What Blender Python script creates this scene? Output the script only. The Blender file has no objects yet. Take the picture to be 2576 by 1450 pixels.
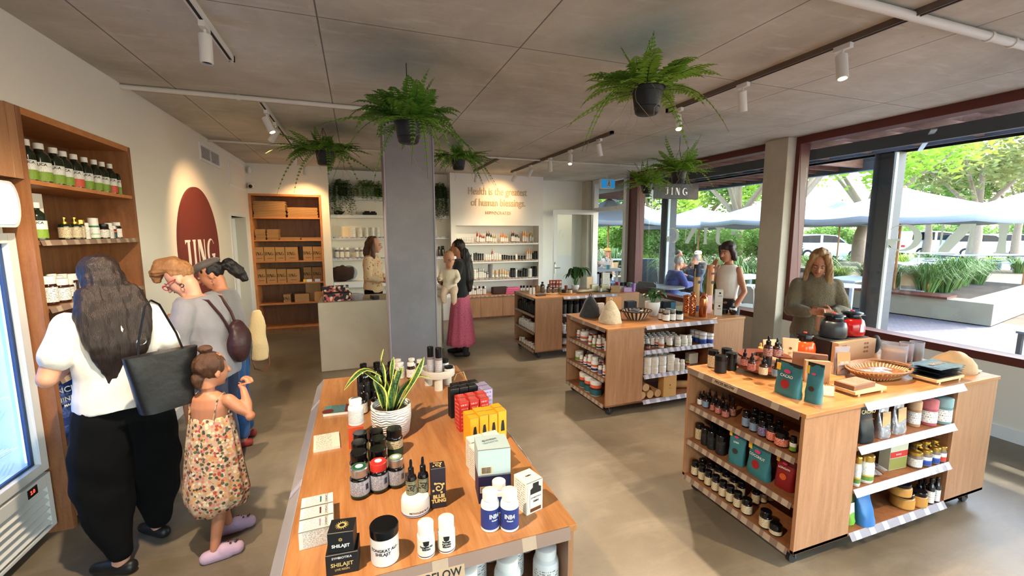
import bpy,bmesh,math,random
from mathutils import Vector,Matrix,Euler,Quaternion
from mathutils import noise as mnoise
R=math.radians
PI=math.pi
S=bpy.context.scene
COL=S.collection
# ------------------------------------------------------------------ camera
CAMZ=1.80
YAW,PITCH,ROLL=0.3444,-0.1278,-0.001
FPX=1085.5
cd=bpy.data.cameras.new('camera')
cd.sensor_fit='HORIZONTAL';cd.sensor_width=36.0
cd.lens=36.0*FPX/2576.0
cd.clip_start=0.05;cd.clip_end=400
cam=bpy.data.objects.new('camera',cd);COL.objects.link(cam)
cy_,sy_=math.cos(YAW),math.sin(YAW)
_f0=Vector((sy_,cy_,0));_r0=Vector((cy_,-sy_,0));_u0=Vector((0,0,1))
CF=_f0*math.cos(PITCH)+_u0*math.sin(PITCH)
_u=_u0*math.cos(PITCH)-_f0*math.sin(PITCH)
CR_=_r0*math.cos(ROLL)+_u*math.sin(ROLL)
CU=_u*math.cos(ROLL)-_r0*math.sin(ROLL)
CC=Vector((0,0,CAMZ))
cam.matrix_world=Matrix(((CR_.x,CU.x,-CF.x,0),(CR_.y,CU.y,-CF.y,0),(CR_.z,CU.z,-CF.z,CAMZ),(0,0,0,1)))
S.camera=cam
# ------------------------------------------------------------------ world, sun, exposure
S.view_settings.view_transform='Standard'
S.view_settings.look='None'
S.view_settings.gamma=1.0
S.view_settings.use_curve_mapping=False
S.view_settings.exposure=0.82
W=bpy.data.worlds.new('world');S.world=W
W.use_nodes=True
nt=W.node_tree;nt.nodes.clear()
wo=nt.nodes.new('ShaderNodeOutputWorld');bg=nt.nodes.new('ShaderNodeBackground')
sky=nt.nodes.new('ShaderNodeTexSky');sky.sky_type='NISHITA'
sky.sun_disc=False;sky.sun_elevation=R(48);sky.sun_rotation=R(105);sky.air_density=1.3;sky.dust_density=2.0
bg.inputs['Strength'].default_value=1.15
nt.links.new(sky.outputs[0],bg.inputs[0]);nt.links.new(bg.outputs[0],wo.inputs[0])
sl=bpy.data.lights.new('sun','SUN');sl.energy=3.8;sl.angle=R(0.6);sl.color=(1.0,0.95,0.86)
sun=bpy.data.objects.new('sun',sl);COL.objects.link(sun)
# light travels towards -x and slightly +y
_sd=Vector((-0.62,0.10,-0.78)).normalized()
sun.rotation_mode='QUATERNION';sun.rotation_quaternion=(-_sd).to_track_quat('Z','Y');sun.location=(12,-2,14)
def spot_light(loc,aim,energy,color=(1,.72,.42),size=R(70),blend=.8,rad=.03):
    l=bpy.data.lights.new('spot_lamp_light','SPOT');l.energy=energy;l.color=color
    l.spot_size=size;l.spot_blend=blend;l.shadow_soft_size=rad
    o=bpy.data.objects.new('spot_lamp_light',l);COL.objects.link(o);o.location=loc
    o.rotation_mode='QUATERNION';o.rotation_quaternion=(Vector(loc)-Vector(aim)).to_track_quat('Z','Y')
    return o
# ------------------------------------------------------------------ from photo pixels to real places
CRP=dict(a=(700,850,4.1425),b=(1050,850,4.1425),c=(700,1130,4.53),d=(1050,1130,4.53),e=(1280,630,3.4516),g=(1700,760,3.7178),h=(2100,760,3.7185),i=(1700,1050,3.6244),j=(2100,960,2.9601),k=(1450,360,2.9),l=(1900,200,2.071),m=(1290,700,6.593),n=(1420,760,4.835),o=(1080,400,2.9),p=(600,400,2.6364),q=(0,200,2.2308),r=(0,800,2.2314),s=(400,0,2.8622),t=(1100,0,2.8622),u=(80,620,2.7883),v=(1600,580,6.0406),w=(1940,600,4.8344),x=(2140,300,3.6239),y=(2140,600,4.5321),z=(600,560,3.623))
def K(k,x,y):
    a=CRP[k];return(a[0]+x/a[2],a[1]+y/a[2])
def ray(x,y):return CR_*((x-1288)/FPX)-CU*((y-725)/FPX)+CF
def at(x,y,X=None,Y=None,Z=None):
    d=ray(x,y)
    if Z is not None:t=(Z-CAMZ)/d.z
    elif X is not None:t=X/d.x
    else:t=Y/d.y
    return CC+d*t
def hz(P,ytop):
    """real height above P at which the photo row ytop lies"""
    s=(725-ytop)/FPX
    a=Vector((P[0],P[1],P[2]))-CC
    return(a.dot(CU)-s*a.dot(CF))/(s*CF.z-CU.z)
def mpx(n,P):return n*(Vector(P)-CC).dot(CF)/FPX
# ------------------------------------------------------------------ mesh builder
class MB:
    def __init__(s):s.v=[];s.f=[];s.m=[];s.cur=0
    def mat(s,i):s.cur=i;return s
    def add(s,vs,fs):
        n=len(s.v);s.v.extend([tuple(v)for v in vs])
        for f in fs:s.f.append([n+i for i in f]);s.m.append(s.cur)
        return s
    def box(s,x0,x1,y0,y1,z0,z1,M=None):
        vs=[Vector((x,y,z))for x in(x0,x1)for y in(y0,y1)for z in(z0,z1)]
        if M is not None:vs=[M@v for v in vs]
        return s.add(vs,[(0,1,3,2),(4,6,7,5),(0,4,5,1),(2,3,7,6),(0,2,6,4),(1,5,7,3)])
    def cbox(s,c,sz,rz=0,M=None):
        T=Matrix.Translation(c)@Matrix.Rotation(rz,4,'Z')
        if M is not None:T=M@T
        return s.box(-sz[0]/2,sz[0]/2,-sz[1]/2,sz[1]/2,-sz[2]/2,sz[2]/2,T)
    def bar(s,a,b,w,h,up=(0,0,1)):
        a=Vector(a);b=Vector(b);d=(b-a);L=d.length
        if L<1e-6:return s
        z=d.normalized();u=Vector(up);x=u.cross(z)
        if x.length<1e-4:x=Vector((1,0,0)).cross(z)
        x.normalize();y=z.cross(x)
        M=Matrix(((x.x,y.x,z.x,a.x),(x.y,y.y,z.y,a.y),(x.z,y.z,z.z,a.z),(0,0,0,1)))
        return s.box(-w/2,w/2,-h/2,h/2,0,L,M)
    def lathe(s,prof,seg=24,M=None,cap=True):
        vs=[];n=len(prof)
        for i in range(seg):
            a=2*PI*i/seg;ca,sa=math.cos(a),math.sin(a)
            for r,z in prof:vs.append(Vector((r*ca,r*sa,z)))
        fs=[]
        for i in range(seg):
            j=(i+1)%seg
            for k in range(n-1):fs.append((i*n+k,j*n+k,j*n+k+1,i*n+k+1))
        if cap:
            if prof[0][0]>1e-5:fs.append([i*n for i in range(seg)][::-1])
            if prof[-1][0]>1e-5:fs.append([i*n+n-1 for i in range(seg)])
        if M is not None:vs=[M@v for v in vs]
        return s.add(vs,fs)
    def tube(s,pts,r,seg=8,cap=True,close=False,flat=1.0):
        pts=[Vector(p)for p in pts];n=len(pts)
        rs=r if isinstance(r,(list,tuple))else[r]*n
        vs=[];up=None
        for i,p in enumerate(pts):
            if close:d=pts[(i+1)%n]-pts[i-1]
            else:d=pts[min(i+1,n-1)]-pts[max(i-1,0)]
            if d.length<1e-9:d=Vector((0,0,1))
            d.normalize()
            if up is None:
                up=Vector((0,0,1))if abs(d.z)<.9 else Vector((1,0,0))
            x=up.cross(d)
            if x.length<1e-5:x=Vector((1,0,0)).cross(d)
            x.normalize();y=d.cross(x);up=y
            for k in range(seg):
                a=2*PI*k/seg;vs.append(p+x*math.cos(a)*rs[i]+y*math.sin(a)*rs[i]*flat)
        fs=[]
        for i in range(n if close else n-1):
            j=(i+1)%n
            for k in range(seg):
                l=(k+1)%seg;fs.append((i*seg+k,i*seg+l,j*seg+l,j*seg+k))
        if cap and not close:
            fs.append(list(range(seg))[::-1]);fs.append([(n-1)*seg+k for k in range(seg)])
        return s.add(vs,fs)
    def ball(s,c,r,seg=12,rings=8,M=None):
        """r: number or (rx,ry,rz)"""
        rr=r if isinstance(r,(tuple,list))else(r,r,r)
        c=Vector(c);vs=[]
        for i in range(rings+1):
            t=PI*i/rings
            for k in range(seg):
                a=2*PI*k/seg
                v=Vector((rr[0]*math.sin(t)*math.cos(a),rr[1]*math.sin(t)*math.sin(a),rr[2]*math.cos(t)))
                if M is not None:v=M@v
                vs.append(c+v)
        fs=[]
        for i in range(rings):
            for k in range(seg):
                l=(k+1)%seg;fs.append((i*seg+k,(i+1)*seg+k,(i+1)*seg+l,i*seg+l))
        return s.add(vs,fs)
    def loft(s,rings,cap=True):
        """rings: list of equal-length point loops"""
        n=len(rings[0]);vs=[p for r_ in rings for p in r_];fs=[]
        for i in range(len(rings)-1):
            for k in range(n):
                l=(k+1)%n;fs.append((i*n+k,i*n+l,(i+1)*n+l,(i+1)*n+k))
        if cap:fs.append(list(range(n))[::-1]);fs.append([(len(rings)-1)*n+k for k in range(n)])
        return s.add(vs,fs)
    def prism(s,poly,d,M):
        """poly 2D list in local xy, thickness d along local +z, placed by M"""
        n=len(poly)
        vs=[M@Vector((p[0],p[1],0))for p in poly]+[M@Vector((p[0],p[1],d))for p in poly]
        fs=[list(range(n))[::-1],list(range(n,2*n))]+[(i,(i+1)%n,n+(i+1)%n,n+i)for i in range(n)]
        return s.add(vs,fs)
    def mesh(s,name,mats,smooth=None,bevel=0,bseg=2):
        me=bpy.data.meshes.new(name);me.from_pydata(s.v,[],s.f)
        mats=mats if isinstance(mats,(list,tuple))else[mats]
        for m in mats:me.materials.append(m)
        if len(mats)>1:me.polygons.foreach_set('material_index',s.m)
        bm=bmesh.new();bm.from_mesh(me)
        bmesh.ops.remove_doubles(bm,verts=bm.verts,dist=1e-6)
        bmesh.ops.recalc_face_normals(bm,faces=bm.faces)
        if bevel:bmesh.ops.bevel(bm,geom=list(bm.edges),offset=bevel,segments=bseg,affect='EDGES',profile=.6)
        bm.to_mesh(me);bm.free()
        if smooth is not None:
            me.shade_smooth()if smooth>=180 else me.set_sharp_from_angle(angle=R(smooth))
            if smooth<180:
                me.polygons.foreach_set('use_smooth',[True]*len(me.polygons))
        me.update()
        return me
    def build(s,name,mats,parent=None,smooth=None,bevel=0,bseg=2):
        return link(name,s.mesh(name,mats,smooth,bevel,bseg),parent)
def link(name,data,parent=None,loc=None):
    o=bpy.data.objects.new(name,data);COL.objects.link(o)
    if parent is not None:o.parent=parent
    if loc is not None:o.location=loc
    return o
def tag(o,label=None,cat=None,group=None,kind=None):
    if label:o['label']=label
    if cat:o['category']=cat
    if group:o['group']=group
    if kind:o['kind']=kind
    return o
def thing(name,label,cat,loc=(0,0,0),rz=0,group=None):
    o=bpy.data.objects.new(name,None);o.empty_display_size=.05;COL.objects.link(o)
    o.location=loc;o.rotation_euler=(0,0,rz)
    return tag(o,label,cat,group)
def kids(o):return[c for c in o.children]
def dup(root,loc=None,rz=None,label=None,group=None,scale=None,cat=None):
    r=root.copy();COL.objects.link(r)
    if loc is not None:r.location=loc
    if rz is not None:r.rotation_euler=(0,0,rz)
    if scale is not None:r.scale=scale
    if label:r['label']=label
    if group:r['group']=group
    if cat:r['category']=cat
    for ch in kids(root):
        c=ch.copy();COL.objects.link(c);c.parent=r
        for g in kids(ch):
            d=g.copy();COL.objects.link(d);d.parent=c
    return r
def struct(name,mb,mats,parent=None,**k):
    o=mb.build(name,mats,parent,**k)
    if parent is None:o['kind']='structure'
    return o
ORD=['first','second','third','fourth','fifth','sixth','seventh','eighth','ninth','tenth','eleventh','twelfth','thirteenth','fourteenth','fifteenth','sixteenth','seventeenth','eighteenth','nineteenth','twentieth']
def ordn(i):return ORD[i]if i<20 else f'{i+1}th'
# ------------------------------------------------------------------ materials
_M={}
def lin(c):
    """sRGB 0-255 triple to linear"""
    return tuple(((v/255/12.92)if v/255<=.04045 else((v/255+.055)/1.055)**2.4)for v in c)
def mat(name,col,rough=.6,metal=0,var=.08,scale=6,bump=0,bscale=40,emis=None,es=0,trans=0,ior=1.45,alpha=1,coat=0,sheen=0,detail=4,stretch=(1,1,1),spec=.5,sss=0):
    if name in _M:return _M[name]
    m=bpy.data.materials.new(name);m.use_nodes=True;n=m.node_tree;b=n.nodes['Principled BSDF']
    c=lin(col)if max(col)>1.5 else tuple(col)
    b.inputs['Roughness'].default_value=rough;b.inputs['Metallic'].default_value=metal
    b.inputs['IOR'].default_value=ior;b.inputs['Transmission Weight'].default_value=trans
    b.inputs['Alpha'].default_value=alpha;b.inputs['Coat Weight'].default_value=coat;b.inputs['Sheen Weight'].default_value=sheen
    b.inputs['Specular IOR Level'].default_value=spec
    if sss:b.inputs['Subsurface Weight'].default_value=sss;b.inputs['Subsurface Radius'].default_value=(.02,.008,.004)
    if emis is not None:
        b.inputs['Emission Color'].default_value=(*(lin(emis)if max(emis)>1.5 else emis),1);b.inputs['Emission Strength'].default_value=es
    tc=n.nodes.new('ShaderNodeTexCoord');mp=n.nodes.new('ShaderNodeMapping');mp.inputs['Scale'].default_value=stretch
    n.links.new(tc.outputs['Object'],mp.inputs[0])
    nz=n.nodes.new('ShaderNodeTexNoise');nz.inputs['Scale'].default_value=scale;nz.inputs['Detail'].default_value=detail
    n.links.new(mp.outputs[0],nz.inputs['Vector'])
    mx=n.nodes.new('ShaderNodeMix');mx.data_type='RGBA'
    mx.inputs[6].default_value=(*[max(0,v*(1-var))for v in c],1);mx.inputs[7].default_value=(*[min(1,v*(1+var))for v in c],1)
    n.links.new(nz.outputs[0],mx.inputs[0]);n.links.new(mx.outputs[2],b.inputs['Base Color'])
    if bump:
        nb=n.nodes.new('ShaderNodeTexNoise');nb.inputs['Scale'].default_value=bscale;nb.inputs['Detail'].default_value=3
        n.links.new(mp.outputs[0],nb.inputs['Vector'])
        bp=n.nodes.new('ShaderNodeBump');bp.inputs['Strength'].default_value=bump;bp.inputs['Distance'].default_value=.01
        n.links.new(nb.outputs[0],bp.inputs['Height']);n.links.new(bp.outputs[0],b.inputs['Normal'])
    _M[name]=m
    return m
def nodes(name,rough=.6,metal=0):
    m=bpy.data.materials.new(name);m.use_nodes=True;n=m.node_tree;b=n.nodes['Principled BSDF']
    b.inputs['Roughness'].default_value=rough;b.inputs['Metallic'].default_value=metal
    _M[name]=m
    return m,n,b
def nd(n,t,**k):
    x=n.nodes.new(t)
    for a,v in k.items():
        if a.startswith('i_'):
            a=a[2:]
            x.inputs[int(a)if a.isdigit()else a.replace('_',' ')].default_value=v
        else:setattr(x,a,v)
    return x
def ramp(n,src,stops,interp='LINEAR'):
    r=n.nodes.new('ShaderNodeValToRGB');r.color_ramp.interpolation=interp
    e=r.color_ramp.elements
    while len(e)<len(stops):e.new(.5)
    for i,(p,c)in enumerate(stops):
        e[i].position=p;e[i].color=(*(lin(c)if max(c)>1.5 else c),1)
    n.links.new(src,r.inputs[0]);return r
def mixc(n,f,a,b,blend='MIX'):
    x=n.nodes.new('ShaderNodeMix');x.data_type='RGBA';x.blend_type=blend
    for s_,v in((0,f),(6,a),(7,b)):
        if hasattr(v,'is_linked')or hasattr(v,'links'):n.links.new(v,x.inputs[s_])
        elif isinstance(v,(int,float)):x.inputs[s_].default_value=v
        else:x.inputs[s_].default_value=(*(lin(v)if max(v)>1.5 else v),1)
    return x.outputs[2]
def coords(n,scale=(1,1,1),rot=(0,0,0),loc=(0,0,0)):
    tc=n.nodes.new('ShaderNodeTexCoord');mp=n.nodes.new('ShaderNodeMapping')
    mp.inputs['Scale'].default_value=scale;mp.inputs['Rotation'].default_value=rot;mp.inputs['Location'].default_value=loc
    n.links.new(tc.outputs['Object'],mp.inputs[0]);return mp.outputs[0]
def noise(n,vec,scale,detail=5,rough=.55,dist=0):
    x=nd(n,'ShaderNodeTexNoise');x.inputs['Scale'].default_value=scale;x.inputs['Detail'].default_value=detail
    x.inputs['Roughness'].default_value=rough;x.inputs['Distortion'].default_value=dist
    n.links.new(vec,x.inputs['Vector']);return x.outputs[0]
def bumpn(n,b,h,st,dist=.01):
    bp=nd(n,'ShaderNodeBump');bp.inputs['Strength'].default_value=st;bp.inputs['Distance'].default_value=dist
    n.links.new(h,bp.inputs['Height']);n.links.new(bp.outputs[0],b.inputs['Normal'])
def wood(name,c0,c1,c2,stretch=(14,14,1.0),rough=.42,rot=(0,0,0)):
    m,n,b=nodes(name,rough)
    v=coords(n,stretch,rot)
    a=noise(n,v,2.2,6,.6,.6);f=noise(n,v,14,4,.7)
    fl=noise(n,coords(n,(stretch[0]*.5,stretch[1]*.5,stretch[2]*3),rot),9,4,.7,1.5)
    r=ramp(n,a,[(.28,c0),(.5,c1),(.72,c2)])
    o=mixc(n,mathn(n,'MULTIPLY',f,.35),r.outputs[0],c0)
    r2=ramp(n,fl,[(.42,(0,0,0)),(.7,(1,1,1))])
    o=mixc(n,mathn(n,'MULTIPLY',r2.outputs[0],.35),o,c2)
    n.links.new(o,b.inputs['Base Color']);bumpn(n,b,f,.08)
    return m
def mathn(n,op,a,b=None):
    x=nd(n,'ShaderNodeMath');x.operation=op
    for i,v in enumerate((a,b)):
        if v is None:continue
        if isinstance(v,(int,float)):x.inputs[i].default_value=v
        else:n.links.new(v,x.inputs[i])
    return x.outputs[0]
WOODV=wood('wood_upright',(150,104,70),(168,120,84),(182,136,98),(14,14,1.2))
WOODX=wood('wood_long',(135,80,46),(170,106,64),(188,124,80),(1.4,12,14))
WOODY=wood('wood_deep',(135,80,46),(170,106,64),(188,124,80),(12,1.4,14))
WOODD=wood('wood_shelving',(112,64,34),(140,84,48),(158,100,60),(9,9,1.2))
OAK=wood('pale_wood',(190,150,100),(214,176,126),(228,196,150),(10,2,10))
RSTAND=wood('red_wood',(70,28,16),(106,46,28),(128,62,38),(3,10,10),.3)
# walls
WALL=mat('wall_paint',(236,229,216),.75,var=.03,scale=1.2,bump=.05,bscale=90)
QWALL=mat('render_paint',(240,236,228),.7,var=.03,scale=2,bump=.04,bscale=60)
WHITE=mat('white_paint',(236,236,234),.45,var=.02)
def concrete(name,c0,c1,c2,s=1,rough=.75,stain=.5):
    m,n,b=nodes(name,rough)
    v=coords(n);a=noise(n,v,.7*s,8,.62,.4);f=noise(n,v,22*s,6,.7);g=noise(n,coords(n,(1,5,1),(0,0,.5)),2.2*s,6,.65,.3)
    r=ramp(n,a,[(.3,c0),(.52,c1),(.72,c2)])
    o=mixc(n,mathn(n,'MULTIPLY',f,.35),r.outputs[0],c0)
    r2=ramp(n,g,[(.55,(0,0,0)),(.78,(1,1,1))])
    o=mixc(n,mathn(n,'MULTIPLY',r2.outputs[0],stain),o,c2)
    vo=nd(n,'ShaderNodeTexVoronoi');vo.inputs['Scale'].default_value=7*s;n.links.new(v,vo.inputs['Vector'])
    r3=ramp(n,vo.outputs['Distance'],[(.035,(1,1,1)),(.06,(0,0,0))])
    o=mixc(n,mathn(n,'MULTIPLY',r3.outputs[0],.35),o,tuple(k*.45 for k in c0))
    n.links.new(o,b.inputs['Base Color']);bumpn(n,b,f,.12)
    return m
CEIL=concrete('board_formed_concrete',(164,158,144),(202,196,182),(224,220,208),1.3,.8,.6)
PILLAR=concrete('pale_concrete',(172,160,140),(196,184,164),(212,202,184),1.4,.8,.4)
COLM=concrete('grey_trowelled_plaster',(118,112,116),(132,126,129),(148,142,145),1.6,.6,.3)
COUNT=concrete('microcement',(182,166,142),(200,186,162),(212,200,180),1.5,.55,.3)
def floor_mat():
    m,n,b=nodes('polished_concrete',.4)
    v=coords(n);a=noise(n,v,.55,9,.62,.5);f=noise(n,v,30,6,.75);g=noise(n,coords(n,(1,3.5,1),(0,0,.15)),1.6,8,.7,.4)
    r=ramp(n,a,[(.3,(84,74,58)),(.5,(122,110,90)),(.68,(158,147,127))])
    o=mixc(n,mathn(n,'MULTIPLY',f,.4),r.outputs[0],(88,76,60))
    r2=ramp(n,g,[(.5,(0,0,0)),(.75,(1,1,1))]);o=mixc(n,mathn(n,'MULTIPLY',r2.outputs[0],.35),o,(158,146,126))
    sp=noise(n,v,70,2,.5);r3=ramp(n,sp,[(.70,(0,0,0)),(.76,(1,1,1))]);o=mixc(n,mathn(n,'MULTIPLY',r3.outputs[0],.5),o,(70,60,48))
    n.links.new(o,b.inputs['Base Color'])
    rr=nd(n,'ShaderNodeMapRange',i_3=.26,i_4=.5);n.links.new(g,rr.inputs[0]);n.links.new(rr.outputs[0],b.inputs['Roughness'])
    bumpn(n,b,f,.05)
    return m
FLOOR=floor_mat()
MAROON=mat('maroon_timber_paint',(96,42,34),.45,var=.12,scale=8,stretch=(8,1,8),bump=.1)
GLASS=bpy.data.materials.new('window_glass');GLASS.use_nodes=True
_n=GLASS.node_tree;_n.nodes.clear()
_o=_n.nodes.new('ShaderNodeOutputMaterial');_t=_n.nodes.new('ShaderNodeBsdfTransparent');_g=_n.nodes.new('ShaderNodeBsdfGlossy');_mx=_n.nodes.new('ShaderNodeMixShader');_fr=_n.nodes.new('ShaderNodeLayerWeight');_fp=_n.nodes.new('ShaderNodeMath')
_t.inputs[0].default_value=(.93,.96,.96,1);_g.inputs['Roughness'].default_value=.02;_fr.inputs[0].default_value=.5;_fp.operation='MULTIPLY_ADD';_fp.inputs[1].default_value=.22;_fp.inputs[2].default_value=.03
_fq=_n.nodes.new('ShaderNodeMath');_fq.operation='POWER';_fq.inputs[1].default_value=4;_n.links.new(_fr.outputs['Facing'],_fq.inputs[0]);_n.links.new(_fq.outputs[0],_fp.inputs[0]);_n.links.new(_fp.outputs[0],_mx.inputs[0]);_n.links.new(_t.outputs[0],_mx.inputs[1]);_n.links.new(_g.outputs[0],_mx.inputs[2]);_n.links.new(_mx.outputs[0],_o.inputs[0])
CLEAR=bpy.data.materials.new('clear_plastic');CLEAR.use_nodes=True
_n=CLEAR.node_tree;_n.nodes.clear()
_o=_n.nodes.new('ShaderNodeOutputMaterial');_t=_n.nodes.new('ShaderNodeBsdfTransparent');_g=_n.nodes.new('ShaderNodeBsdfPrincipled');_mx=_n.nodes.new('ShaderNodeMixShader')
_t.inputs[0].default_value=(.9,.9,.92,1);_g.inputs['Base Color'].default_value=(.62,.6,.66,1);_g.inputs['Roughness'].default_value=.12;_mx.inputs[0].default_value=.35
_n.links.new(_t.outputs[0],_mx.inputs[1]);_n.links.new(_g.outputs[0],_mx.inputs[2]);_n.links.new(_mx.outputs[0],_o.inputs[0])
BLACK=mat('black_plastic',(16,16,18),.35,var=.1)
BLACKM=mat('black_matt',(22,22,24),.7,var=.1)
CAPW=mat('white_plastic',(232,228,220),.4,var=.03)
STEEL=mat('brushed_steel',(175,175,175),.3,1,var=.08)
DKGREY=mat('charcoal_metal',(58,62,66),.5,var=.1)
RUBBER=mat('black_rubber',(25,25,26),.6)
PAPER=mat('paper_ticket',(226,218,200),.8,var=.05)
KRAFT=mat('kraft_card',(186,140,92),.85,var=.08,scale=12)
KRAFT2=mat('kraft_bag',(190,152,108),.85,var=.1,scale=10)
COPPER=mat('copper',(205,128,88),.22,1,var=.06)
SOIL=mat('potting_soil',(48,36,26),.95,var=.4,scale=60,bump=.6)
LEAF=mat('leaf_green',(70,122,40),.5,var=.45,scale=9)
LEAFD=mat('leaf_dark',(40,82,34),.4,var=.35,scale=8)
LEAFB=mat('leaf_bright',(120,170,50),.5,var=.35,scale=9)
POTB=mat('black_pot',(30,31,33),.5,var=.1)
def text_label(name,base,ink,rows=9,x0=.12,x1=.9,dens=.5,band=None):
    """label with rows of fine print; uses the label's own UV map"""
    if name in _M:return _M[name]
    m,n,b=nodes(name,.55)
    tc=nd(n,'ShaderNodeTexCoord');sep=nd(n,'ShaderNodeSeparateXYZ');n.links.new(tc.outputs['UV'],sep.inputs[0])
    u,v=sep.outputs[0],sep.outputs[1]
    vr=mathn(n,'MULTIPLY',v,rows);fr=mathn(n,'FRACT',vr);fl=mathn(n,'FLOOR',vr)
    line=mathn(n,'MULTIPLY',mathn(n,'GREATER_THAN',fr,.35),mathn(n,'LESS_THAN',fr,.75))
    cmb=nd(n,'ShaderNodeCombineXYZ');n.links.new(mathn(n,'MULTIPLY',u,26),cmb.inputs[0]);n.links.new(mathn(n,'MULTIPLY',fl,7.3),cmb.inputs[1])
    wn=noise(n,cmb.outputs[0],1.5,2);word=mathn(n,'GREATER_THAN',wn,1-dens)
    rng=mathn(n,'MULTIPLY',mathn(n,'GREATER_THAN',u,x0),mathn(n,'LESS_THAN',u,x1))
    f=mathn(n,'MULTIPLY',mathn(n,'MULTIPLY',line,word),rng)
    base_s=base
    if band:
        lo,hi,colb=band
        inb=mathn(n,'MULTIPLY',mathn(n,'GREATER_THAN',v,lo),mathn(n,'LESS_THAN',v,hi))
        base_s=mixc(n,inb,base,colb)
    n.links.new(mixc(n,mathn(n,'MULTIPLY',f,.85),base_s,ink),b.inputs['Base Color'])
    return m
def bands(name,stops,rough=.5,metal=0):
    """horizontal colour bands up the UV v of a label"""
    if name in _M:return _M[name]
    m,n,b=nodes(name,rough,metal)
    tc=nd(n,'ShaderNodeTexCoord');sep=nd(n,'ShaderNodeSeparateXYZ');n.links.new(tc.outputs['UV'],sep.inputs[0])
    nz=noise(n,tc.outputs['UV'],30,3)
    r=ramp(n,sep.outputs[1],stops,'CONSTANT')
    cmb=nd(n,'ShaderNodeCombineXYZ');n.links.new(mathn(n,'MULTIPLY',sep.outputs[0],30),cmb.inputs[0]);n.links.new(mathn(n,'FLOOR',mathn(n,'MULTIPLY',sep.outputs[1],12)),cmb.inputs[1])
    w=mathn(n,'GREATER_THAN',noise(n,cmb.outputs[0],1.3,1),.6)
    n.links.new(mixc(n,mathn(n,'MULTIPLY',w,.35),r.outputs[0],(60,55,55)),b.inputs['Base Color'])
    return m
SILV=mat('silver_lid',(190,190,188),.3,.9);GOLD=mat('gold_lid',(205,165,80),.3,.9)
# ------------------------------------------------------------------ text and logo glyphs
SCR=bpy.data.scenes.new('scratch')
def bake(o):
    """evaluated mesh of o, worked out alone in a scratch scene"""
    SCR.collection.objects.link(o);vl=SCR.view_layers[0];vl.update();me=bpy.data.meshes.new_from_object(o.evaluated_get(vl.depsgraph));bpy.data.objects.remove(o);return me
def text_mesh(txt,size,ext=.001,align='CENTER',name='lettering',font_shear=0,bold=0,space=1.0):
    cu=bpy.data.curves.new(name,'FONT');cu.body=txt;cu.size=size;cu.extrude=ext;cu.align_x=align;cu.align_y='CENTER'
    cu.resolution_u=3;cu.offset=bold;cu.space_character=space
    me=bake(bpy.data.objects.new(name,cu));bpy.data.curves.remove(cu)
    me.materials.clear()
    return me
_T={}
def text(txt,size,m,parent=None,M=None,ext=.001,align='CENTER',wrap=None,name='lettering',bold=0,space=1.0):
    """flat lettering in local xy (readable from +z), placed by M; wrap=r bends it round a cylinder whose axis is z (front = -y)"""
    key=(txt,round(size,5),ext,align,wrap,m.name,bold,space)
    if key not in _T:
        me=text_mesh(txt,size,ext,align,bold=bold,space=space)
        if wrap:
            for v in me.vertices:
                a=v.co.x/wrap;rr=wrap+v.co.z+.0006
                v.co=Vector((math.sin(a)*rr,-math.cos(a)*rr,v.co.y))
        me.materials.append(m);_T[key]=me
    me=_T[key]
    if M is not None:me=me.copy();me.transform(M)
    return link(name,me,parent)
def facing(px,py,pz,d=(0,-1,0),up=(0,0,1)):
    """matrix whose local z points along d (outward) and y up"""
    z=Vector(d).normalized();u=Vector(up);x=u.cross(z).normalized();y=z.cross(x)
    return Matrix(((x.x,y.x,z.x,px),(x.y,y.y,z.y,py),(x.z,y.z,z.z,pz),(0,0,0,1)))
def arc(cx,cy,rx,ry,a0,a1,n=14):return[(cx+rx*math.cos(R(a0+(a1-a0)*i/n)),cy+ry*math.sin(R(a0+(a1-a0)*i/n)))for i in range(n+1)]
GL={
 'J':([[(.0,.97),(.02,.86),(.07,.92),(.20,.93),(.20,.22),(.17,.09),(.10,.04),(.02,.05),(.0,.0),(.12,-.03),(.27,.02),(.36,.14),(.38,.3),(.36,.93),(.42,.94),(.42,1.0),(.0,1.0)]],.42),
 'I':([[(.0,.96),(.05,.94),(.07,.5),(.05,.06),(.0,.04),(.0,.0),(.25,.0),(.25,.04),(.21,.06),(.19,.5),(.22,.94),(.25,.96),(.25,1),(.0,1)]],.25),
 'N':([[(.02,.0),(.07,.0),(.07,.72),(.11,1.0),(.0,1.0),(.02,.9)],[(.11,1.0),(.27,1.0),(.62,.1),(.62,0),(.43,0),(.09,.78)],[(.58,.3),(.62,.2),(.62,1.0),(.57,1.0)]],.64),
 'G':([arc(.40,.5,.40,.52,38,322,22)+arc(.47,.5,.30,.465,318,42,22),[(.46,.45),(.46,.38),(.54,.36),(.58,.18),(.70,.06),(.74,.12),(.74,.38),(.78,.39),(.78,.45)]],.80)}
def logo(word,h,m,M,parent=None,ext=.002,gap=.16,name='logo_lettering',squash=1.0):
    mb=MB();tot=sum(GL[c_][1]for c_ in word)+gap*(len(word)-1);x=-tot/2
    for c_ in word:
        ps,w_=GL[c_]
        for p_ in ps:mb.prism([((x+a)*h*squash,(b-.5)*h)for a,b in p_],ext,M)
        x+=w_+gap
    return mb.build(name,m,parent)
# ------------------------------------------------------------------ the room
H=2.985
XL,XR=-1.72,5.28
YB,YF=8.65,-3.6
struct('floor',MB().box(-4.2,5.5,YF-.2,10.2,-.12,0),FLOOR)
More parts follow.
